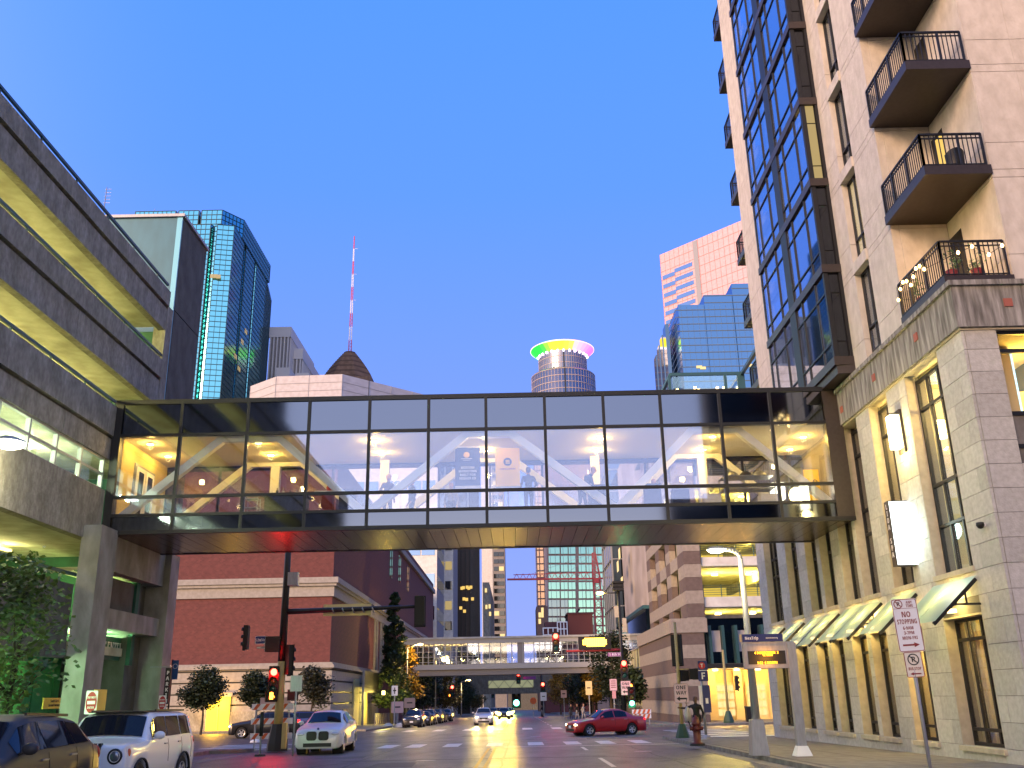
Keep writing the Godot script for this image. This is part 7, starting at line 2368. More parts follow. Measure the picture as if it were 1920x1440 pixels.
	for q in [["4 DOWNTOWN  3", 0.86], ["  12 MIN", 0.70], ["5:52  6 NORTH", 0.1]]:
		words("led_line", q[0], facing(V((g0.x + g1.x) * 0.5, lerpf(g0.y, g1.y, q[1]), nz2 + 0.062)), 0.075, M.led, nt, 0.85, 0.004)
	bx("top_beam", V(d0.x, d1.y, nz2 - 0.08), V(ns.x + 0.1, d1.y + 0.1, nz2 + 0.02), M.galv, nt)
	var e1: Vector3 = onz(1393, 1207, nz2 + 0.06)
	var e2: Vector3 = onz(1467, 1188, nz2 + 0.06)
	bx("header", V(e1.x, e1.y + 0.05, nz2), V(e2.x, e2.y, nz2 + 0.05), M.sign_blue, nt)
	bx("header_end", V(e1.x - 0.07, e1.y + 0.05, nz2 - 0.02), V(e1.x - 0.002, e2.y, nz2 + 0.03), mat(lin(0.6, 0.4, 0.2), 0.5), nt)
	words("lettering", "NexTrip", facing(V(e1.x + 0.27, (e1.y + e2.y) * 0.5 + 0.02, nz2 + 0.053)), 0.085, M.sign_white, nt, 0.9, 0.004)
	words("lettering", "metrotransit.org", facing(V(e2.x - 0.33, (e1.y + e2.y) * 0.5 + 0.02, nz2 + 0.053)), 0.035, M.sign_white, nt, 0.9, 0.004)
	omni(V((d0.x + d1.x) * 0.5, d0.y + 0.3, nz2 + 0.35), Color(1, 0.65, 0.2), 0.35, 0.2, 5)
	# --- no stopping sign nearest to the viewer
	var sz := -17.2
	var a0: Vector3 = onz(1702, 1172, sz)
	var np := thing("no_stopping_sign", "white no stopping sign above a smaller bus stop sign on a leaning post, right foreground", "sign", V(onz(1745, 1440, sz).x, gy(sz) + 0.146, sz))
	var lean := -0.035
	var tt := Transform3D(Basis(Vector3.BACK, -lean) * Basis(Vector3.UP, -0.12), a0)
	var w1: float = onz(1726, 1172, sz).x - onz(1680, 1172, sz).x
	var h1: float = onz(1700, 1121, sz).y - onz(1704, 1221, sz).y
	sign_board(np, tt, w1, h1, M.sign_white, M.sign_darkred)
	no_r(np, tt * Transform3D(Basis(), V(-w1 * 0.24, h1 * 0.4, 0.003)), w1 * 0.16, M.sign_darkred)
	for q in [["ANY", 0.2, 0.425, 0.052], ["TIME", 0.2, 0.36, 0.052], ["NO", 0.0, 0.2, 0.105], ["STOPPING", 0.0, 0.065, 0.088], ["6-9AM", 0.0, -0.055, 0.06], ["3-7PM", 0.0, -0.145, 0.06], ["MON-FRI", 0.0, -0.24, 0.06]]:
		words("lettering", q[0], tt * Transform3D(Basis(), V(w1 * q[1], h1 * q[2], 0.003)), h1 * q[3], M.sign_darkred, np, 0.62 if q[0] == "STOPPING" else 0.8, 0.004)
	var rl := MB.new()
	rl.obox(tt * Transform3D(Basis(), V(0, h1 * 0.315, 0.003)), V(w1 * 0.92, 0.006, 0.004))
	part("divider", rl, M.sign_darkred, np)
	arrow("arrow", tt * Transform3D(Basis(Vector3.UP, PI), V(0, -h1 * 0.37, 0.007)), w1 * 0.66, h1 * 0.09, M.sign_darkred, np)
	var a1: Vector3 = onz(1714, 1246, sz)
	var t2 := Transform3D(tt.basis, a1)
	var w2: float = onz(1730, 1246, sz).x - onz(1698, 1246, sz).x
	var h2: float = onz(1712, 1222, sz).y - onz(1715, 1270, sz).y
	sign_board(np, t2, w2, h2, mat(lin(0.75, 0.68, 0.55), 0.5), M.sign_darkred)
	no_r(np, t2 * Transform3D(Basis(), V(0, h2 * 0.2, 0.003)), w2 * 0.3, M.sign_black)
	words("lettering", "BUS STOP", t2 * Transform3D(Basis(), V(0, -h2 * 0.16, 0.003)), h2 * 0.11, M.sign_darkred, np, 0.72, 0.004)
	arrow("arrow", t2 * Transform3D(Basis(), V(0, -h2 * 0.36, 0.003)), w2 * 0.62, h2 * 0.13, M.sign_darkred, np)
	var np2 := MB.new(true)
	np2.tube(np.position, a0 + tt.basis * V(0, h1 * 0.48, -0.05), 0.032, 0.03, 10)
	part("post", np2, M.galv, np)
	# --- far right signal pole with its arm
	var zf := -84.5
	var f0: Vector3 = onz(1172, 1352, zf)
	var fp := thing("signal_pole", "tall dark signal pole with a lamp and a long arm, at the far right corner", "signal pole", V(f0.x, gy(zf), zf))
	var ft: float = onz(1160, 1095, zf).y - fp.position.y
	mb = MB.new(true)
	mb.tube(Vector3.ZERO, V(0, ft, 0), 0.2, 0.13, 12)
	lpart("pole", mb, M.black, fp)
	var fa: float = onz(1165, 1218, zf).y - fp.position.y
	var fx: float = onz(1062, 1220, zf).x - f0.x
	mb = MB.new(true)
	mb.tube(V(0, fa, 0), V(fx, fa - 0.05, 0), 0.13, 0.08, 10)
	lpart("mast_arm", mb, M.sign_darkred, fp)
	var fy: float = onz(1140, 1112, zf).y - fp.position.y
	mb = MB.new(true)
	mb.tube(V(0, fy, 0), V(onz(1130, 1112, zf).x - f0.x, fy, 0), 0.05, 0.05, 8)
	lpart("lamp_arm", mb, M.black, fp)
	var flc: Vector3 = onz(1125, 1112, zf)
	var flm := MB.new(true)
	flm.lathe(flc - fp.position, [Vector2(0, -0.18), Vector2(0.3, -0.1), Vector2(0.36, 0.02), Vector2(0.2, 0.12), Vector2(0, 0.14)], 14)
	lpart("lamp_head", flm, glow(Color(1, 0.9, 0.45), 7.0), fp)
	omni(flc - V(0, 0.45, 0), Color(1, 0.86, 0.45), 8.0, 0.3, 22)
	for q in [[1148, 1169, 1090, 1094, 0.1], [1149, 1168, 1095, 1101, 0.0], [1149, 1168, 1102, 1108, 0.05]]:
		var q0: Vector3 = onz(q[0], q[3], zf)
		var q1: Vector3 = onz(q[1], q[2], zf)
		bx("camera_box", V(q0.x, q0.y, zf - 0.3), V(q1.x, q1.y, zf + 0.3 + q[4]), M.signal_box, fp)
	for q in [[1156, 1147, 16], [1171, 1172, 20]]:
		var q0: Vector3 = onz(q[0], q[1], zf + 0.2)
		bx("notice", q0 - V(0.18, q[2] * 0.03, 0.02), q0 + V(0.18, q[2] * 0.03, 0.02), M.cream, fp)
	signal_head("traffic_light", "lit red traffic light hanging on the far mast arm over the street", onz(1042, 1204, zf + 0.25), 0.0, 0, true, 0.42)
	signal_head("traffic_light", "lit red traffic light on the far right signal pole", onz(1170, 1255, zf + 0.35), 0.0, 0, true, 0.42)
	walk_signal("orange lit hand signal on the far right signal pole", onz(1183, 1286, zf + 0.3), 0.0, M.amber_on)
	var gl := signal_head("traffic_light", "bright green traffic light low at the far right corner, behind the red car", onz(1184, 1307, zf + 0.5), 0.0, 2, true, 0.42)
	var dm3 := thing("message_board", "dark electronic message board with amber symbols on the far mast arm", "sign", onz(1115, 1205, zf))
	var v0: Vector3 = onz(1085, 1218, zf + 0.3)
	var v1: Vector3 = onz(1145, 1193, zf + 0.3)
	bx("case", V(v0.x, v0.y, zf + 0.1), V(v1.x, v1.y, zf + 0.3), M.signal_box, dm3)
	var dots := MB.new()
	for i in 13:
		for j in 5:
			if (j == 0 or j == 4) and (i < 1 or i > 11): continue
			if j == 0 and i < 2: continue
			var c := V(lerpf(v0.x + 0.45, v1.x - 0.45, i / 12.0), lerpf(v0.y + 0.3, v1.y - 0.18, j / 4.0), zf + 0.32)
			dots.box(c - V(0.07, 0.07, 0.02), c + V(0.07, 0.07, 0.02))
	part("led_symbols", dots, glow(Color(1, 0.75, 0.25), 4.0), dm3)
	var sn := thing("street_name_sign", "small purple lit street name sign left of the far right red light", "sign", onz(1154, 1227, zf))
	var s1: Vector3 = onz(1153, 1227, zf + 0.15)
	sign_board(sn, facing(s1), 1.25, 0.32, mat(lin(0.22, 0.03, 0.2), 0.5), M.sign_white)
	words("lettering", "S 8th St", facing(s1 + V(0, 0, 0.003)), 0.2, M.sign_white, sn, 1.0, 0.004)
	one_way("pink lit one way sign at the far right corner, above the red car", onz(1173.5, 1290, zf + 0.6), 0.85, 1.15, mat(lin(0.75, 0.5, 0.5), 0.5))
	var ps := thing("kerb_sign", "pink lit parking sign on a post left of the far one way sign", "sign", onz(1150, 1340, zf + 1))
	var p0: Vector3 = onz(1150, 1284, zf + 1)
	sign_board(ps, facing(p0), 0.62, 0.95, mat(lin(0.7, 0.45, 0.46), 0.5), M.sign_darkred)
	for k in 4: bx("print_line", p0 + V(-0.2, 0.28 - 0.17 * k, 0.001), p0 + V(0.2, 0.34 - 0.17 * k, 0.005), M.sign_darkred, ps)
	sign_board(ps, facing(p0 + V(0.02, -0.8, 0)), 0.32, 0.6, mat(lin(0.65, 0.3, 0.3), 0.5))
	bx("post", V(p0.x - 0.04, gy(zf), zf + 0.93), V(p0.x + 0.04, p0.y, zf + 0.98), M.galv, ps)
	# --- smaller signs further along
	for q in [[1104, 1290, 0.75, 1.5, -112.0, "tall yellow lit kerb sign on the right pavement, left of the red car", mat(lin(0.62, 0.5, 0.25), 0.5)], [1057, 1301, 0.8, 1.0, -135.0, "small pink sign among the right pavement trees", mat(lin(0.6, 0.4, 0.42), 0.5)], [1000, 1314, 1.6, 1.6, -160.0, "orange red sign disc at the distant right kerb", M.orange], [1019, 1306, 1.0, 1.3, -158.0, "small pale sign beneath the distant red signal", M.sign_white], [740, 1295, 0.62, 0.95, -98.0, "white arrow sign on a post by the left kerb", M.sign_white], [745, 1326, 1.25, 1.1, -101.0, "pink board behind the arrow sign on the left pavement", mat(lin(0.65, 0.42, 0.42), 0.5)], [768, 1318, 1.15, 1.0, -104.0, "tan board beyond the arrow sign on the left pavement", mat(lin(0.45, 0.3, 0.25), 0.5)]]:
		var c: Vector3 = onz(q[0], q[1], q[4])
		var o := thing("kerb_sign", q[5], "sign", V(c.x, gy(q[4]), q[4]))
		if q[0] == 1000:
			var el3 := []
			for k in 8: el3.append(Vector2(cos(TAU * (k + 0.5) / 8) * 0.55, sin(TAU * (k + 0.5) / 8) * 0.55))
			var om := MB.new()
			om.plate(el3, facing(c), 0.02)
			part("board", om, q[6], o)
		else:
			sign_board(o, facing(c), q[2], q[3], q[6])
			bx("print_line", c + V(-q[2] * 0.25, -0.05, 0.001), c + V(q[2] * 0.25, 0.08, 0.006), M.sign_black, o)
			if q[0] == 740: bx("print_line", c + V(-0.05, -0.3, 0.001), c + V(0.05, 0.3, 0.006), M.sign_black, o)
		bx("post", V(c.x - 0.05, gy(q[4]), q[4] - 0.1), V(c.x + 0.05, c.y, q[4] - 0.03), M.galv, o)
		if q[0] == 740:
			for s in [-0.6, 0.6]:
				var sb := MB.new(true)
				sb.lathe(V(c.x + s, gy(q[4]), q[4]), [Vector2(0.5, 0), Vector2(0.45, 0.25), Vector2(0.2, 0.4), Vector2(0, 0.42)], 10)
				part("sandbag", sb, M.paint, o)
	# --- distant signals and lamps
	var far := [[972, 1268, -172.0, 0, 0.5, "distant red traffic light over the middle of the street"], [1018, 1287, -172.0, 0, 0.55, "distant red traffic light on the right, above a small pale sign"], [848, 1292, -172.0, 0, 0.5, "distant red traffic light on the left of the street"], [924, 1297, -300.0, 0, 0.6, "very distant red traffic light left of the street's end"], [968, 1310, -250.0, 2, 1.5, "brilliant green traffic light far down the street"], [973, 1289, -330.0, 2, 0.7, "faint green traffic light beyond the distant skyway"]]
	for q in far:
		signal_head("traffic_light", q[5], onz(q[0], q[1] + (q[4] * 6 if q[3] == 0 else -q[4] * 4), q[2]), 0.0, q[3], q[2] > -200.0 or q[3] == 2, q[4])
	for q in [[843, 1304, "distant amber walk signal at the left"], [1022, 1302, "distant amber walk signal at the right"]]: walk_signal(q[2], onz(q[0], q[1], -171.0), 0.0, M.amber_on)
	var fpo := pole("signal_pole", "distant dark signal pole right of the street's end", "signal pole", V(onz(1017, 1340, -172.6).x, gy(-172.6), -172.6), 9.5, 0.22, 0.16, M.black)
	var fam := MB.new(true)
	fam.tube(V(0, 8.0, 0), V(-5.0, 8.0, 0), 0.12, 0.1, 8)
	lpart("mast_arm", fam, M.black, fpo)
	var fsn := thing("street_name_sign", "distant violet street sign beside the middle red light", "sign", onz(993, 1270, -172))
	sign_board(fsn, facing(onz(993, 1271, -172)), 2.2, 0.5, mat(lin(0.1, 0.02, 0.2), 0.5))
	var lamps := [[764, 1216, 1350, -113.0, 1, "street lamp with lit head before the far skyway, left"], [817, 1238, 1345, -135.0, 1, "second street lamp on the left, under the far skyway's end"], [865, 1280, 1340, -190.0, 1, "third small street lamp on the left"], [1065, 1255, 1340, -185.0, -1, "distant lit street lamp on the right among trees"]]
	for q in lamps:
		var h: Vector3 = onz(q[0], q[1], q[3])
		var o := pole("street_lamp", q[5], "street lamp", V(h.x, gy(q[3]) + 0.14, q[3]), h.y - gy(q[3]), 0.11, 0.08, M.galv)
		var am := MB.new(true)
		var top: float = h.y - gy(q[3])
		am.tube(V(0, top, 0), V(1.2 * q[4], top + 0.3, 0), 0.06, 0.05, 8)
		lpart("arm", am, M.galv, o)
		var hm2 := MB.new(true)
		hm2.lathe(V(1.5 * q[4], top + 0.28, 0), [Vector2(0, -0.12), Vector2(0.3, -0.06), Vector2(0.36, 0.05), Vector2(0, 0.16)], 12)
		lpart("lamp_head", hm2, M.lamp_warm, o)
		omni(o.position + V(1.5 * q[4], top - 0.1, 0), Color(1, 0.82, 0.45), 26.0, 0.25, 22)
	# bollards and a low fence on the far left pavement
	for q in [[687, 1352], [700, 1354]]:
		var c: Vector3 = ongnd(q[0], q[1], 0.14)
		var o := thing("bollard", "%s pale yellow bollard by the brick building's lit side door" % ("left" if q[0] < 690 else "right"), "bollard", c, 0.0, "bollards by the side door")
		var m3 := MB.new(true)
		m3.lathe(Vector3.ZERO, [Vector2(0.13, 0), Vector2(0.13, 1.3), Vector2(0.08, 1.42), Vector2(0, 1.45)], 12)
		lpart("post", m3, M.pole_yellow, o)
	var fe := thing("low_fence", "low metal fence along the left pavement past the brick corner", "fence", V(-15.6, gy(-118) + 0.14, -118))
	for k in 14:
		var zz := -108.0 - 1.6 * k
		bx("picket", V(-15.65, gy(zz) + 0.14, zz), V(-15.55, gy(zz) + 1.3, zz - 0.7), M.truss_grey, fe)
	var bar2 := thing("striped_barricade", "small red and white striped barricade behind the red car's boot", "barricade", onz(1203, 1345, -70))
	for k in 2:
		var c: Vector3 = onz(1203, 1334 + 9 * k, -78)
		bx("rail", c - V(0.75, 0.16, 0), c + V(0.75, 0.16, 0.04), M.sign_white, bar2)
		var st := MB.new()
		for i in 4: st.plate([Vector2(-0.7 + 0.36 * i, -0.155), Vector2(-0.52 + 0.36 * i, -0.155), Vector2(-0.38 + 0.36 * i, 0.155), Vector2(-0.56 + 0.36 * i, 0.155)], Transform3D(Basis(), c + V(0, 0, 0.041)), 0.004)
		part("stripe", st, M.orange, bar2)
	for s in [-0.6, 0.6]: bx("upright", V(onz(1203, 1340, -78).x + s - 0.04, gy(-78), -78.06), V(onz(1203, 1340, -78).x + s + 0.04, onz(1203, 1330, -78).y, -78.002), M.galv, bar2)
	var rp2: Vector3 = onz(1372, 1380, -58)
	var cp := pole("signal_pole", "yellow signal pole with a green base in front of the lit entrance hall", "signal pole", V(onz(1367, 1356, -79).x, gy(-79) + 0.14, -79), 5.6, 0.11, 0.09, M.pole_yellow)
	base_cone(cp, 0.42, 0.18, 0.9, M.pole_green)
	signal_head("traffic_light", "small dark traffic light beside the pole before the lit entrance hall", onz(1381, 1281, -79), PI * 0.5, -1, false, 0.3)
	var bin := thing("litter_bin", "dark square litter bin before the lit entrance hall", "bin", onz(1405, 1345, -82))
	var bc: Vector3 = onz(1406, 1344, -82)
	bx("body", V(bc.x - 0.3, gy(-82) + 0.15, -82.3), V(bc.x + 0.3, bc.y + 0.75, -81.7), M.black, bin)
	bx("lid", V(bc.x - 0.33, bc.y + 0.75, -82.33), V(bc.x + 0.33, bc.y + 0.82, -81.67), M.teal, bin)

# ---------- cars: lofted bodies; local axes x across, z forward (front at +z), y up from the road
class CarBody:
	var st: Array           # stations [distance from the front, shoulder y, top y, half width, half roof width]
	var length: float
	var yb: float           # underside
	var wheels: Array       # distances of the axles from the front
	var wr: float           # wheel radius
	func at(s: float) -> Array:
		for i in st.size() - 1:
			var a: Array = st[i]
			var b: Array = st[i + 1]
			if s <= b[0]:
				var t: float = clampf((s - a[0]) / maxf(b[0] - a[0], 0.0001), 0, 1)
				return [lerpf(a[1], b[1], t), lerpf(a[2], b[2], t), lerpf(a[3], b[3], t), lerpf(a[4], b[4], t)]
		var l: Array = st[-1]
		return [l[1], l[2], l[3], l[4]]
	func ring(s: float) -> Array:    # one half, from the middle of the underside up to the middle of the top
		var v := at(s)
		var sh: float = v[0]
		var top: float = v[1]
		var w: float = v[2]
		var wt: float = v[3]
		var z := length * 0.5 - s
		var low := yb
		for a in wheels:
			var d := absf(s - a)
			var r := wr * 1.16
			if d < r: low = maxf(low, wr + sqrt(r * r - d * d) - 0.02)
		var endf := 1.0 if s > 0.12 and s < length - 0.12 else 0.96
		var p := []
		p.append(Vector3(0, minf(low, sh - 0.05), z))
		p.append(Vector3(w * 0.88, minf(low, sh - 0.05), z))
		p.append(Vector3(w * 0.985 * endf, minf(maxf(low, yb + 0.08), sh - 0.04), z))
		p.append(Vector3(w, minf(maxf(low + 0.02, lerpf(yb, sh, 0.45)), sh - 0.02), z))
		p.append(Vector3(w * 0.995, lerpf(yb, sh, 0.8) if lerpf(yb, sh, 0.8) > low + 0.03 else minf(low + 0.05, sh - 0.01), z))
		p.append(Vector3(w * 0.955, sh, z))
		p.append(Vector3(wt, maxf(top - 0.05, sh + 0.004), z))
		p.append(Vector3(wt * 0.8, maxf(top - 0.008, sh + 0.01), z))
		p.append(Vector3(0, maxf(top + 0.015, sh + 0.02), z))
		return p
	func hull() -> MB:
		var mb := MB.new(true)
		var n := int(length / 0.055)
		var rings := []
		for i in n + 1: rings.append(ring(length * i / n))
		for i in n:
			var a: Array = rings[i]
			var b: Array = rings[i + 1]
			for k in a.size() - 1:
				mb.quad(a[k], b[k], b[k + 1], a[k + 1])
				var m := func(p: Vector3) -> Vector3: return Vector3(-p.x, p.y, p.z)
				mb.quad(m.call(b[k]), m.call(a[k]), m.call(a[k + 1]), m.call(b[k + 1]))
		for e in [rings[0], rings[n]]:
			var f: float = 1.0 if e == rings[0] else -1.0
			for k in e.size() - 1:
				var q0: Vector3 = e[k]
				var q1: Vector3 = e[k + 1]
				var c0 := Vector3(0, q0.y, q0.z)
				var c1 := Vector3(0, q1.y, q1.z)
				var m0 := Vector3(-q0.x, q0.y, q0.z)
				var m1 := Vector3(-q1.x, q1.y, q1.z)
				if f > 0:
					mb.quad(c0, q0, q1, c1); mb.quad(m0, c0, c1, m1)
				else:
					mb.quad(q0, c0, c1, q1); mb.quad(c0, m0, m1, c1)
		return mb
	func side_glass(s0: float, s1: float, t0: float, t1: float, side: float) -> MB:
		var mb := MB.new(true)
		var n := 10
		for i in n:
			var q := []
			for s in [lerpf(s0, s1, float(i) / n), lerpf(s0, s1, float(i + 1) / n)]:
				var r := ring(s)
				var lo: Vector3 = r[5]
				var hi: Vector3 = r[6]
				for t in [t0, t1]:
					var p := lo.lerp(hi, t) + Vector3(0.012, 0.004, 0)
					q.append(Vector3(p.x * side, p.y, p.z))
			if side > 0: mb.quad(q[0], q[2], q[3], q[1])
			else: mb.quad(q[2], q[0], q[1], q[3])
		return mb
	func top_glass(s0: float, s1: float, f: float) -> MB:      # windscreen or rear window lying on the sloping top
		var mb := MB.new(true)
		var n := 6
		var m := 8
		var g := func(s: float, u: float) -> Vector3:
			var r := ring(s)
			var e: Vector3 = r[6]
			var c: Vector3 = r[8]
			var au := absf(u)
			return Vector3(e.x * f * u, lerpf(c.y, e.y + 0.02, au * au) + 0.016, e.z + (0.03 if s < length * 0.5 else -0.03))
		for i in n:
			for j in m:
				var a := lerpf(s0, s1, float(i) / n)
				var b := lerpf(s0, s1, float(i + 1) / n)
				var u := lerpf(-1, 1, float(j) / m)
				var v := lerpf(-1, 1, float(j + 1) / m)
				mb.quad(g.call(a, u), g.call(a, v), g.call(b, v), g.call(b, u))
		return mb

func ellip(c: Vector3, s: Vector3, turn := 0.0, n := 14) -> MB:
	var mb := MB.new(true)
	var prof := []
	for k in 9:
		var a := -PI * 0.5 + PI * k / 8.0
		prof.append(Vector2(cos(a), sin(a)))
	mb.lathe(Vector3.ZERO, prof, n)
	var o := MB.new(true)
	var base := mb.done()
	o.st.append_from(base, 0, Transform3D(Basis(Vector3.UP, turn) * Basis.from_scale(s), c))
	return o

const CARS := {
	"suv": {"st": [[0.0, 0.66, 0.70, 0.72, 0.66], [0.07, 0.82, 0.86, 0.84, 0.78], [0.2, 0.93, 0.97, 0.91, 0.84], [0.6, 1.0, 1.04, 0.94, 0.86], [1.2, 1.07, 1.12, 0.95, 0.84], [1.42, 1.09, 1.16, 0.95, 0.78], [2.1, 1.10, 1.58, 0.95, 0.62], [2.5, 1.11, 1.65, 0.95, 0.62], [3.4, 1.14, 1.65, 0.95, 0.61], [4.15, 1.17, 1.57, 0.94, 0.58], [4.5, 1.12, 1.24, 0.9, 0.66], [4.66, 1.0, 1.08, 0.86, 0.74], [4.72, 0.72, 0.78, 0.8, 0.7]], "len": 4.72, "yb": 0.24, "wheels": [0.86, 3.72], "wr": 0.37, "screen": [1.48, 2.08], "rear": [4.17, 4.47], "side": [[1.75, 2.63], [2.66, 3.57], [3.6, 4.2]]},
	"boxy": {"st": [[0.0, 0.98, 1.03, 0.82, 0.78], [0.05, 1.03, 1.08, 0.88, 0.84], [0.25, 1.07, 1.11, 0.91, 0.87], [1.0, 1.1, 1.16, 0.92, 0.86], [1.2, 1.11, 1.19, 0.92, 0.82], [1.58, 1.11, 1.62, 0.92, 0.74], [1.85, 1.11, 1.69, 0.92, 0.73], [3.7, 1.13, 1.68, 0.92, 0.72], [4.05, 1.12, 1.62, 0.91, 0.72], [4.19, 1.08, 1.25, 0.89, 0.76], [4.23, 1.0, 1.06, 0.84, 0.78]], "len": 4.23, "yb": 0.26, "wheels": [0.78, 3.35], "wr": 0.36, "screen": [1.22, 1.57], "rear": [4.06, 4.17], "side": [[1.42, 2.32], [2.36, 3.18], [3.24, 3.85]]},
	"sedan": {"st": [[0.0, 0.55, 0.6, 0.68, 0.6], [0.08, 0.68, 0.72, 0.8, 0.72], [0.3, 0.77, 0.81, 0.86, 0.77], [0.9, 0.86, 0.91, 0.89, 0.78], [1.3, 0.9, 0.96, 0.9, 0.74], [1.95, 0.92, 1.36, 0.9, 0.58], [2.4, 0.93, 1.45, 0.9, 0.57], [3.0, 0.95, 1.43, 0.9, 0.56], [3.5, 0.97, 1.28, 0.9, 0.56], [3.95, 0.98, 1.05, 0.89, 0.64], [4.4, 0.97, 1.03, 0.86, 0.7], [4.56, 0.88, 0.95, 0.8, 0.7], [4.6, 0.6, 0.66, 0.74, 0.66]], "len": 4.6, "yb": 0.2, "wheels": [0.86, 3.58], "wr": 0.32, "screen": [1.34, 1.98], "rear": [3.15, 3.9], "side": [[1.6, 2.45], [2.52, 3.3]]},
}

func car_wheel(o: Node3D, c: Vector3, r: float, side: float) -> void:
	var ax := Basis(Vector3.BACK, -PI / 2 * side)
	var tm := MB.new(true)
	tm.lathe(c, [Vector2(r * 0.62, -0.1), Vector2(r * 0.93, -0.1), Vector2(r, -0.06), Vector2(r, 0.06), Vector2(r * 0.93, 0.1), Vector2(r * 0.64, 0.105), Vector2(r * 0.62, 0.06)], 24, ax)
	var w := lpart("wheel", tm, M.rubber, o)
	var rm := MB.new(true)
	rm.lathe(c, [Vector2(r * 0.64, 0.1), Vector2(r * 0.58, 0.085), Vector2(r * 0.55, 0.05), Vector2(0, 0.05)], 20, ax)
	lpart("rim_well", rm, M.signal_box, w)
	var sp := MB.new()
	for k in 5:
		var a := TAU * k / 5.0
		sp.bar(c + ax * V(0, 0.07, 0), c + ax * V(cos(a) * r * 0.6, 0.085, sin(a) * r * 0.6), r * 0.2, 0.03, ax * Vector3.UP)
	sp.lathe(c, [Vector2(r * 0.17, 0.06), Vector2(r * 0.15, 0.1), Vector2(0, 0.1)], 12, ax)
	sp.lathe(c, [Vector2(r * 0.66, 0.09), Vector2(r * 0.63, 0.108), Vector2(r * 0.57, 0.1), Vector2(r * 0.56, 0.07)], 22, ax)
	lpart("rim", sp, M.alloy, w)

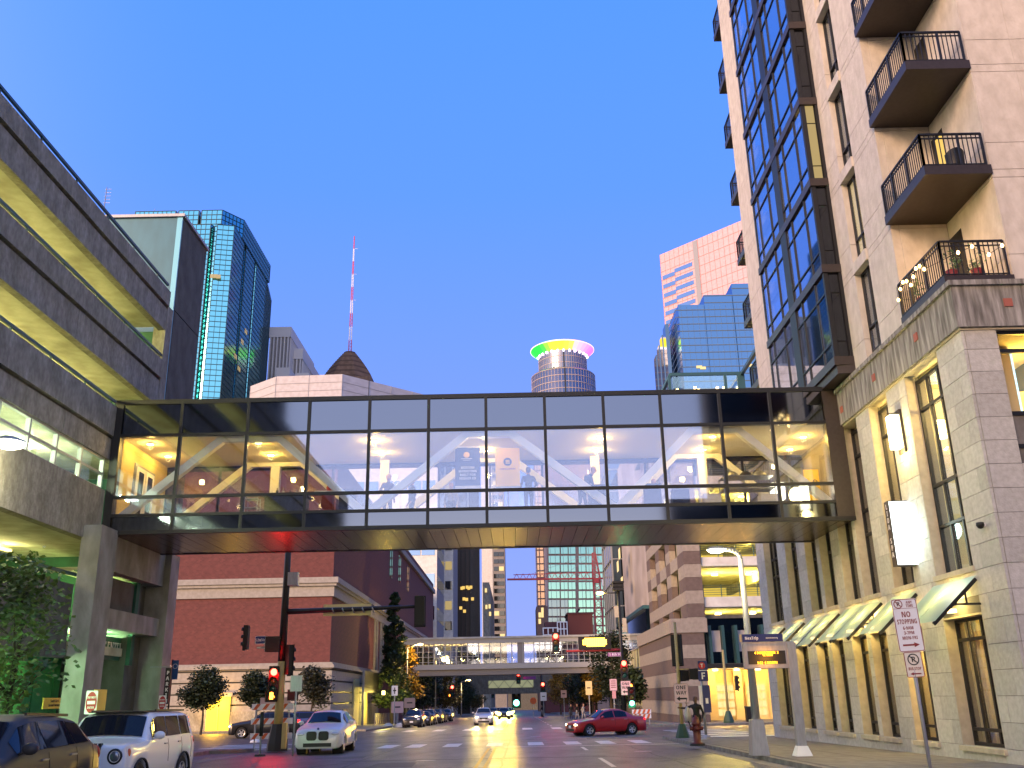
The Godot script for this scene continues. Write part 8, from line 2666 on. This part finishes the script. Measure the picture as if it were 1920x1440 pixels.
func car(called: String, label: String, kind: String, at: Vector3, turn: float, paint: Material, detail := 2, lit := false, group := "") -> Node3D:
	var d: Dictionary = CARS[kind]
	var o := thing(called, label, "car", at, turn, group)
	var cb := CarBody.new()
	cb.st = d.st; cb.length = d.len; cb.yb = d.yb; cb.wheels = d.wheels; cb.wr = d.wr
	lpart("body", cb.hull(), paint, o)
	var hl: float = d.len * 0.5
	lpart("windscreen", cb.top_glass(d.screen[0], d.screen[1], 0.9), M.car_glass, o)
	lpart("rear_window", cb.top_glass(d.rear[0], d.rear[1], 0.86), M.car_glass, o)
	for s in [-1.0, 1.0]:
		for w in d.side:
			lpart("side_window", cb.side_glass(w[0], w[1], 0.1, 0.9, s), M.car_glass, o)
		for a in d.wheels:
			var v := cb.at(a)
			car_wheel(o, V(s * (v[2] - 0.11), d.wr, hl - a), d.wr, s)
			var wm := MB.new(true)
			wm.lathe(V(s * (v[2] - 0.28), d.wr, hl - a), [Vector2(d.wr * 1.14, -0.14), Vector2(d.wr * 1.14, 0.24)], 20, Basis(Vector3.BACK, -PI / 2 * s))
			wm.lathe(V(s * (v[2] - 0.28), d.wr, hl - a), [Vector2(d.wr * 1.14, -0.14), Vector2(0.0, -0.14)], 20, Basis(Vector3.BACK, -PI / 2 * s))
			lpart("wheel_well", wm, M.rubber, o)
			if kind != "sedan":
				var am := MB.new()
				for k in 14:
					var a0 := PI * (k / 14.0)
					var a1 := PI * ((k + 1) / 14.0)
					var rr: float = d.wr * 1.19
					am.bar(V(s * (v[2] + 0.005), d.wr + sin(a0) * rr, hl - a + cos(a0) * rr), V(s * (v[2] + 0.005), d.wr + sin(a1) * rr, hl - a + cos(a1) * rr), 0.03, 0.07, V(s, 0, 0))
				lpart("arch_trim", am, M.rubber if kind == "boxy" or detail == 1 else paint, o)
		# lamps
		var f := cb.at(0.14)
		var hy: float = f[0] - 0.1
		var hlamp := ellip(V(s * f[2] * 0.76, hy, hl - 0.1) if kind != "boxy" else V(s * 0.68, 0.87, hl - 0.03), V(0.17, 0.075, 0.1) if kind != "boxy" else V(0.115, 0.115, 0.06), 0.0)
		lpart("headlight", hlamp, (M.head_on if lit else (M.lens_grey if kind == "boxy" else M.lens)), o)
		var rv := cb.at(d.len - 0.22)
		lpart("taillight", ellip(V(s * rv[2] * 0.88, rv[0] - 0.12, -hl + 0.16), V(0.1, 0.14 if kind != "sedan" else 0.08, 0.12)), M.tail_on if lit else M.tail, o)
		# mirror
		var mz: float = hl - d.side[0][0] - 0.05
		var mv := cb.at(d.side[0][0])
		var mm := ellip(V(s * (mv[2] + 0.09), mv[0] + 0.1, mz), V(0.12, 0.085, 0.07))
		mm.bar(V(s * (mv[2] - 0.06), mv[0] + 0.03, mz), V(s * (mv[2] + 0.05), mv[0] + 0.07, mz), 0.05, 0.04)
		lpart("mirror", mm, paint if kind != "sedan" else paint, o)
		if detail > 0:
			# door seams and handles
			var sm := MB.new()
			for w in d.side:
				var ss: float = w[1] + 0.04
				var r := cb.ring(ss)
				for k in [3, 4]:
					var p: Vector3 = r[k]
					var q: Vector3 = r[k + 1]
					sm.bar(V(s * (p.x + 0.002), p.y, p.z), V(s * (q.x + 0.002), q.y, q.z), 0.012, 0.006, V(s, 0, 0))
			lpart("door_seam", sm, M.sign_black, o)
			for w in d.side.slice(0, 2):
				var ss: float = w[1] - 0.12
				var r := cb.ring(ss)
				var p: Vector3 = (r[4] as Vector3).lerp(r[5], 0.45)
				var hm := MB.new()
				hm.bar(V(s * (p.x + 0.015), p.y, p.z + 0.1), V(s * (p.x + 0.015), p.y, p.z - 0.1), 0.03, 0.025)
				lpart("handle", hm, M.steel if detail > 1 else paint, o)
		if kind != "sedan":
			var rr2 := MB.new()
			var p0: float = d.screen[1] + 0.35
			rr2.bar(V(s * (cb.at(p0)[3] - 0.03), cb.at(p0)[1] + 0.03, hl - p0), V(s * (cb.at(d.rear[0] - 0.3)[3] - 0.03), cb.at(d.rear[0] - 0.3)[1] + 0.03, hl - d.rear[0] + 0.3), 0.04, 0.04)
			lpart("roof_rail", rr2, M.black, o)
	# front: grille, lower intake, plate
	var fz := hl + 0.004
	var fv := cb.at(0.03)
	var gm := MB.new()
	if kind == "boxy":
		for k in 7: gm.obox(Transform3D(Basis(), V(-0.36 + 0.12 * k, fv[0] + 0.03, hl - 0.04)), V(0.06, 0.16, 0.1))
	else:
		gm.obox(Transform3D(Basis(), V(0, fv[0] - 0.06, hl - 0.02)), V(fv[2] * 1.05, 0.15, 0.07))
	lpart("grille", gm, M.black, o)
	var im := MB.new()
	im.obox(Transform3D(Basis(), V(0, d.yb + 0.14, hl - 0.01)), V(fv[2] * 1.45, 0.14, 0.06))
	lpart("intake", im, M.black, o)
	var pl := MB.new()
	pl.obox(Transform3D(Basis(), V(0, d.yb + 0.3, hl + 0.015)), V(0.31, 0.15, 0.02))
	pl.obox(Transform3D(Basis(), V(0, 0.8, -hl - 0.01)), V(0.31, 0.15, 0.02))
	lpart("number_plate", pl, M.plate, o)
	return o

func paint(c: Color, metal := 0.3, rough := 0.3) -> StandardMaterial3D:
	var m := StandardMaterial3D.new()
	m.albedo_color = c; m.metallic = metal; m.roughness = rough
	m.clearcoat_enabled = true; m.clearcoat = 0.6; m.clearcoat_roughness = 0.04
	return m

func head_beams(o: Node3D, z: float, x: float, y: float, c: Color, e: float) -> void:
	for s in [-1.0, 1.0]:
		var p := o.transform * V(s * x, y, z + 0.12)
		var q := o.transform * V(s * x * 0.9, -0.35, z + 44)
		spot(p, q, c, e, 4.5, 0.1, 160)

func build_cars() -> void:
	M.head_on = glow(Color(1, 0.93, 0.7), 7.0)
	var white := paint(lin(0.66, 0.66, 0.65), 0.0, 0.35)
	var pearl := paint(lin(0.6, 0.62, 0.62), 0.05, 0.35)
	var grey := paint(lin(0.035, 0.035, 0.037), 0.0, 0.45)
	grey.clearcoat_enabled = false
	grey.metallic_specular = 0.3
	var black := paint(lin(0.012, 0.012, 0.014), 0.2, 0.3)
	var red := paint(lin(0.42, 0.018, 0.018), 0.15, 0.3)
	var navy := paint(lin(0.01, 0.016, 0.09), 0.3, 0.3)
	var silver := paint(lin(0.42, 0.43, 0.44), 0.5, 0.3)
	car("parked_car", "dark grey crossover parked nearest the viewer, cut off by the lower left corner", "suv", V(-8.05, gy(-15), -14.9), 0.0, grey)
	var jeep := car("parked_car", "white boxy off road car with round headlights, parked behind the grey crossover", "boxy", V(-8.7, gy(-22), -22.0), 0.0, white)
	for s in [-1.0, 1.0]:
		lpart("turn_lamp", ellip(V(s * 0.88, 0.93, 1.92), V(0.04, 0.08, 0.05)), M.orange, jeep)
		var rm := MB.new(true)
		rm.lathe(V(s * 0.68, 0.87, 2.09), [Vector2(0.15, -0.02), Vector2(0.15, 0.03), Vector2(0.11, 0.035)], 20, Basis(Vector3.RIGHT, PI / 2))
		lpart("headlight_ring", rm, M.black, jeep)
	var rf := MB.new()
	rf.obox(Transform3D(Basis(), V(0, 1.695, -0.6)), V(1.2, 0.02, 2.4))
	lpart("roof_panel", rf, M.black, jeep)
	var su := car("waiting_car", "white sport utility car with two dark grilles, waiting by the left signal pole", "suv", V(-8.05, gy(-42), -42.1), 0.02, pearl)
	for s in [-1.0, 1.0]:
		var km := MB.new()
		km.plate(round_rect(0.4, 0.34, 0.09), Transform3D(Basis(), V(s * 0.24, 0.72, 2.33)), 0.07)
		lpart("grille_half", km, M.black, su)
	su.get_node("grille").free()
	var rd := MB.new()
	rd.tube(V(0, 0.98, 2.26), V(0, 0.99, 2.30), 0.045, 0.045, 12)
	lpart("bonnet_badge", rd, M.sign_blue, su)
	# red sedan turning across the crossing
	var rc: Vector3 = ongnd(1132, 1378)
	var rs := car("turning_car", "dark red saloon turning left through the crossing with its headlights on", "sedan", V(rc.x + 0.15, gy(rc.z), rc.z), -PI / 2 + 0.36, red, 2, true)
	head_beams(rs, 2.3, 0.62, 0.62, Color(1, 0.86, 0.5), 25.0)
	# far vehicles
	var fs := car("oncoming_car", "pale silver car coming up the street with bright headlights", "suv", V(onz(906, 1360, -99).x, gy(-99), -100.5), 0.03, silver, 0, true)
	head_beams(fs, 2.36, 0.7, 0.8, Color(1, 0.86, 0.45), 120.0)
	var ys := [[945, -150.0, "distant car with glaring yellow headlights behind the silver car"], [925, -185.0, "very distant car with bluish white headlights at the street's end"], [952, -172.0, "distant car with white headlights, just right of the glaring yellow one"], [936, -215.0, "distant car with yellow headlights between the two glaring ones"], [957, -240.0, "tiny far car with warm headlights left of the brilliant green light"], [915, -230.0, "tiny far car with pale headlights at the left of the distant cluster"]]
	for q in ys:
		var p: Vector3 = onz(q[0], 1330, q[1])
		var y := car("oncoming_car", q[2], "suv", V(p.x, gy(q[1]), q[1]), 0.0, black, 0, true)
		head_beams(y, 2.36, 0.7, 0.8, Color(1, 0.80, 0.32), 500.0)
		for s in [-0.7, 0.7]:
			var gmb := ellip(V(s, 0.8, 2.4), V(0.3, 0.26, 0.08))
			lpart("headlight_glare", gmb, glow(Color(1, 0.88, 0.5), 6.0), y)
	var par := [[-96.5, "first black car in the row parked along the left kerb"], [-104.5, "second dark car in the row along the left kerb"], [-111.5, "third dark car in the row, a tall one"], [-119.0, "fourth dark car in the row along the left kerb"], [-128.0, "fifth car in the left kerb row, half hidden"], [-137.0, "last car in the left kerb row, far off"]]
	for k in par.size():
		car("kerb_car", par[k][1], ["suv", "sedan", "suv", "suv", "sedan", "suv"][k], V(-10.1 + 0.15 * (k % 2), gy(par[k][0]), par[k][0]), 0.0, black if k % 3 != 1 else grey, 0, false, "dark cars parked along the left kerb")
	# cross street traffic on the left
	var cz := -68.0
	var bc: Vector3 = onz(478, 1380, cz)
	var cc := car("crossing_car", "black car on the cross street behind the striped barricade, headlights on", "suv", V(onz(432, 1380, cz).x + 2.35, gy(cz), cz), -PI / 2 + 0.2, black, 0, true)
	head_beams(cc, 2.36, 0.7, 0.8, Color(0.9, 1, 0.9), 5.0)
	car("crossing_car", "dark blue car on the cross street behind the white car, red tail light showing", "suv", V(onz(556, 1380, cz - 6).x, gy(cz - 6), cz - 6), -PI / 2, navy, 0, true)

# ---------- people: one skin over a jointed skeleton, meshed by surface nets
func figure(bones: Array, cell: float) -> MB:
	# bones: [a, b, ra, rb, colour]
	var lo := V(1e9, 1e9, 1e9)
	var hi := -lo
	for b in bones:
		for p in [b[0], b[1]]:
			var r: float = maxf(b[2], b[3]) + cell * 2
			lo = lo.min(p - Vector3.ONE * r)
			hi = hi.max(p + Vector3.ONE * r)
	var nx := int((hi.x - lo.x) / cell) + 2
	var ny := int((hi.y - lo.y) / cell) + 2
	var nz := int((hi.z - lo.z) / cell) + 2
	var field := PackedFloat32Array()
	field.resize(nx * ny * nz)
	field.fill(1.0)
	var k := 0.035
	for b in bones:
		var a: Vector3 = b[0]
		var c: Vector3 = b[1]
		var ra: float = b[2]
		var rb: float = b[3]
		var d := c - a
		var dd := maxf(d.length_squared(), 1e-6)
		var rr := maxf(ra, rb) + 0.09
		var p0 := ((a.min(c) - Vector3.ONE * rr - lo) / cell).floor()
		var p1 := ((a.max(c) + Vector3.ONE * rr - lo) / cell).ceil()
		for z in range(maxi(0, int(p0.z)), mini(nz, int(p1.z) + 1)):
			for y in range(maxi(0, int(p0.y)), mini(ny, int(p1.y) + 1)):
				for x in range(maxi(0, int(p0.x)), mini(nx, int(p1.x) + 1)):
					var p := lo + Vector3(x, y, z) * cell
					var t := clampf((p - a).dot(d) / dd, 0, 1)
					var s := p.distance_to(a + d * t) - lerpf(ra, rb, t)
					var i := (z * ny + y) * nx + x
					var f := field[i]
					var h := maxf(k - absf(f - s), 0.0) / k
					field[i] = minf(f, s) - h * h * k * 0.25
	var at := {}
	var mb := MB.new(true)
	mb.use_col = true
	var cs := []
	for i in 8: cs.append(Vector3i(i & 1, (i >> 1) & 1, (i >> 2) & 1))
	var edges := [[0, 1], [2, 3], [4, 5], [6, 7], [0, 2], [1, 3], [4, 6], [5, 7], [0, 4], [1, 5], [2, 6], [3, 7]]
	for z in nz - 1:
		for y in ny - 1:
			for x in nx - 1:
				var v := []
				var neg := 0
				for c in cs:
					var f := field[((z + c.z) * ny + y + c.y) * nx + x + c.x]
					v.append(f)
					if f < 0: neg += 1
				if neg == 0 or neg == 8: continue
				var sum := Vector3.ZERO
				var n := 0
				for e in edges:
					var f0: float = v[e[0]]
					var f1: float = v[e[1]]
					if (f0 < 0) != (f1 < 0):
						sum += Vector3(cs[e[0]]).lerp(Vector3(cs[e[1]]), f0 / (f0 - f1))
						n += 1
				at[Vector3i(x, y, z)] = lo + (Vector3(x, y, z) + sum / n) * cell
	var dirs := [[Vector3i(1, 0, 0), Vector3i(0, 1, 0), Vector3i(0, 0, 1)], [Vector3i(0, 1, 0), Vector3i(0, 0, 1), Vector3i(1, 0, 0)], [Vector3i(0, 0, 1), Vector3i(1, 0, 0), Vector3i(0, 1, 0)]]
	for g in at:
		for d in dirs:
			var p: Vector3i = g
			var q: Vector3i = p + d[0]
			if q.x >= nx or q.y >= ny or q.z >= nz: continue
			var f0 := field[(p.z * ny + p.y) * nx + p.x]
			var f1 := field[(q.z * ny + q.y) * nx + q.x]
			if (f0 < 0) == (f1 < 0): continue
			var a: Vector3i = p - d[1] - d[2]
			var b: Vector3i = p - d[2]
			var c: Vector3i = p - d[1]
			if not (at.has(a) and at.has(b) and at.has(c)): continue
			var quad := [at[a], at[b], at[p], at[c]]
			if f0 >= 0: quad.reverse()
			for i in [0, 2, 1, 0, 3, 2]:
				var w: Vector3 = quad[i]
				var best := 1e9
				for bn in bones:
					var dl: Vector3 = bn[1] - bn[0]
					var t := clampf((w - bn[0]).dot(dl) / maxf(dl.length_squared(), 1e-6), 0, 1)
					var s: float = w.distance_to(bn[0] + dl * t) - lerpf(bn[2], bn[3], t)
					if s < best:
						best = s
						mb.col = bn[4]
				mb.put(w)
	return mb

# a standing skeleton in local axes, facing +z; arm targets are wrist places for the left and right hand
func skeleton(h: float, top: Color, legs: Color, skin: Color, wrists: Array, lean := 0.0, stride := 0.0, hair := Color(0.03, 0.02, 0.015)) -> Array:
	var u := h / 1.75
	var hip := V(0, 0.92, 0) * u
	var chest := V(0, 1.28, lean * 0.36) * u
	var neck := V(0, 1.46, lean * 0.52) * u
	var head := V(0, 1.61, lean * 0.62 + 0.02) * u
	var shoe := Color(0.02, 0.018, 0.016)
	var b := [[hip + V(-0.06, 0.02, 0) * u, hip + V(0.06, 0.02, 0) * u, 0.125 * u, 0.125 * u, legs], [hip + V(0, 0.1, 0), chest, 0.125 * u, 0.145 * u, top], [chest + V(-0.1, 0.05, 0) * u, chest + V(0.1, 0.05, 0) * u, 0.11 * u, 0.11 * u, top], [chest + V(0, 0.1, 0), neck, 0.09 * u, 0.055 * u, top], [neck, head, 0.052 * u, 0.06 * u, skin], [head + V(0, -0.03, 0.02) * u, head + V(0, 0.055, -0.005) * u, 0.078 * u, 0.088 * u, skin], [head + V(0, 0.06, -0.03) * u, head + V(0, 0.0, -0.05) * u, 0.085 * u, 0.07 * u, hair], [head + V(0, -0.005, 0.09) * u, head + V(0, -0.025, 0.1) * u, 0.014 * u, 0.018 * u, skin]]
	for i in 2:
		var s := -1.0 if i else 1.0
		var sh := chest + V(0.185 * s, 0.09, 0) * u
		var w: Vector3 = wrists[i] * u
		var mid := (sh + w) * 0.5
		var reach := sh.distance_to(w)
		var bend := sqrt(maxf(0.0, pow(0.29 * u, 2) - pow(reach * 0.5, 2)))
		var el := mid + V(0.35 * s, -0.35, -0.85).normalized() * bend
		b.append([sh, el, 0.058 * u, 0.045 * u, top])
		b.append([el, w, 0.045 * u, 0.032 * u, top])
		var dir := (w - el).normalized()
		var palm := w + dir * 0.07 * u
		b.append([w, palm, 0.026 * u, 0.03 * u, skin])
		var side := dir.cross(V(0, 0, 1)).normalized()
		for f in 4: b.append([palm + side * (f - 1.5) * 0.017 * u, palm + side * (f - 1.5) * 0.021 * u + dir * [0.06, 0.075, 0.07, 0.05][f] * u + V(0, 0, 0.012), 0.0095, 0.0085, skin])
		b.append([w + dir * 0.02 * u, w + dir * 0.06 * u + V(-0.035 * s, 0, 0.03) * u, 0.011, 0.009, skin])
		var hp := hip + V(0.095 * s, -0.03, 0) * u
		var fz := stride * s
		var kn := V(0.1 * s, 0.49 * u, fz * 0.5 + 0.03)
		var an := V(0.105 * s, 0.085 * u, fz)
		b.append([hp, kn, 0.092 * u, 0.06 * u, legs])
		b.append([kn, an, 0.062 * u, 0.043 * u, legs])
		b.append([an + V(0, -0.04, -0.03) * u, an + V(0.01 * s, -0.05, 0.15) * u, 0.036 * u, 0.032 * u, shoe])
	return b

func person(called: String, label: String, at: Vector3, turn: float, bones: Array, cell: float) -> Node3D:
	var o := thing(called, label, "person", at, turn)
	lpart("body", figure(bones, cell), M.person, o)
	return o

func build_people() -> void:
	M.person = StandardMaterial3D.new()
	M.person.vertex_color_use_as_albedo = true
	M.person.roughness = 0.85
	var navy := Color(0.022, 0.026, 0.045)
	var black := Color(0.008, 0.008, 0.009)
	var skin := Color(0.34, 0.2, 0.14)
	var y := 7.72
	person("person", "person in a dark suit standing beside the yellow banner in the skyway", V(onz(991, 900, -32.9).x, y, -32.9), PI + 0.25, skeleton(1.78, navy, navy, skin, [V(0.22, 1.02, 0.22), V(-0.22, 1.02, 0.22)]), 0.024)
	person("person", "person with a red cap and dark top standing left of the skyway's blue banner", V(onz(727, 900, -33.4).x, y, -33.4), 0.6, skeleton(1.72, Color(0.04, 0.03, 0.06), navy, skin, [V(0.25, 0.82, 0.05), V(-0.2, 1.05, 0.25)], 0.1, 0.08, Color(0.3, 0.03, 0.04)), 0.026)
	person("person", "person in dark clothes facing the person with the red cap in the skyway", V(onz(773, 900, -34.2).x, y, -34.2), -1.2, skeleton(1.75, navy, black, skin, [V(0.24, 0.84, 0.08), V(-0.24, 0.84, 0.08)]), 0.028)
	person("person", "person in a dark jacket leaning forward over a chair, right of the yellow banner", V(onz(1090, 900, -33.0).x, y, -33.0), 0.9, skeleton(1.7, navy, black, skin, [V(0.15, 0.75, 0.5), V(-0.15, 0.78, 0.48)], 0.9, 0.1), 0.026)
	person("person", "person in dark clothes standing at the right end of the skyway by the yellow banner", V(onz(1552, 900, -34.6).x, y, -34.6), -0.6, skeleton(1.74, black, black, skin, [V(0.24, 0.84, 0.08), V(-0.22, 0.9, 0.15)]), 0.028)
	for q in [[846, "pale dressed person seated among the dark chairs left of the blue banner", 0.0], [1225, "person in dark clothes standing far back in the right half of the skyway", 0.4]]:
		person("person", q[1], V(onz(q[0], 900, -34.8).x, y, -34.8), q[2], skeleton(1.68, navy if q[0] > 900 else Color(0.2, 0.2, 0.25), black, skin, [V(0.24, 0.84, 0.06), V(-0.24, 0.84, 0.06)]), 0.03)
	# on the street
	var pz := -42.8
	var p: Vector3 = ongnd(1311, 1392, 0.15)
	person("person", "person in black with an arm stretched out, standing behind the hydrant at the bus stop", V(onz(1310, 1390, pz).x, gy(pz) + 0.15, pz), -0.5, skeleton(1.78, black, black, Color(0.1, 0.06, 0.045), [V(0.25, 0.86, 0.04), V(-0.62, 1.3, 0.2)], 0.05, 0.12), 0.02)
	var bag := thing("shoulder_bag", "grey striped bag hanging from the outstretched arm of the person in black", "bag", V(onz(1288, 1345, pz).x, 0, pz))
	var bc: Vector3 = onz(1289, 1338, pz + 0.15)
	var bm := MB.new(true)
	bm.lathe(bc, [Vector2(0.0, -0.38), Vector2(0.12, -0.34), Vector2(0.15, -0.1), Vector2(0.1, 0.18), Vector2(0.03, 0.3), Vector2(0, 0.31)], 12, Basis.from_scale(V(1, 1, 0.55)))
	part("sack", bm, M.galv, bag)
	var sb := MB.new()
	sb.path([bc + V(0, 0.28, 0), bc + V(-0.03, 0.45, 0), bc + V(0.03, 0.62, -0.05)], 0.015, 6)
	sb.path([bc + V(0.0, -0.3, 0.06), bc + V(0.12, -0.62, 0.05), bc + V(0.28, -0.85, 0.03)], 0.03, 6)
	part("strap", sb, M.black, bag)
	for q in [[1071, -120.0, "dark figure walking on the right pavement, left of the tall kerb sign"], [1082, -118.0, "second dark figure on the right pavement under the trees"], [1094, -112.0, "pale legged figure on the right pavement near the red car"], [1016, -165.0, "distant figure waiting below the distant red signal"]]:
		var w: Vector3 = onz(q[0], 1340, q[1])
		person("pedestrian", q[2], V(w.x, gy(q[1]) + 0.14, q[1]), 0.5 * (q[0] % 3), skeleton(1.74, black if q[0] != 1094 else Color(0.3, 0.3, 0.3), navy if q[0] % 2 else Color(0.25, 0.25, 0.27), skin, [V(0.25, 0.84, 0.1), V(-0.25, 0.84, -0.05)], 0.03, 0.18), 0.05)
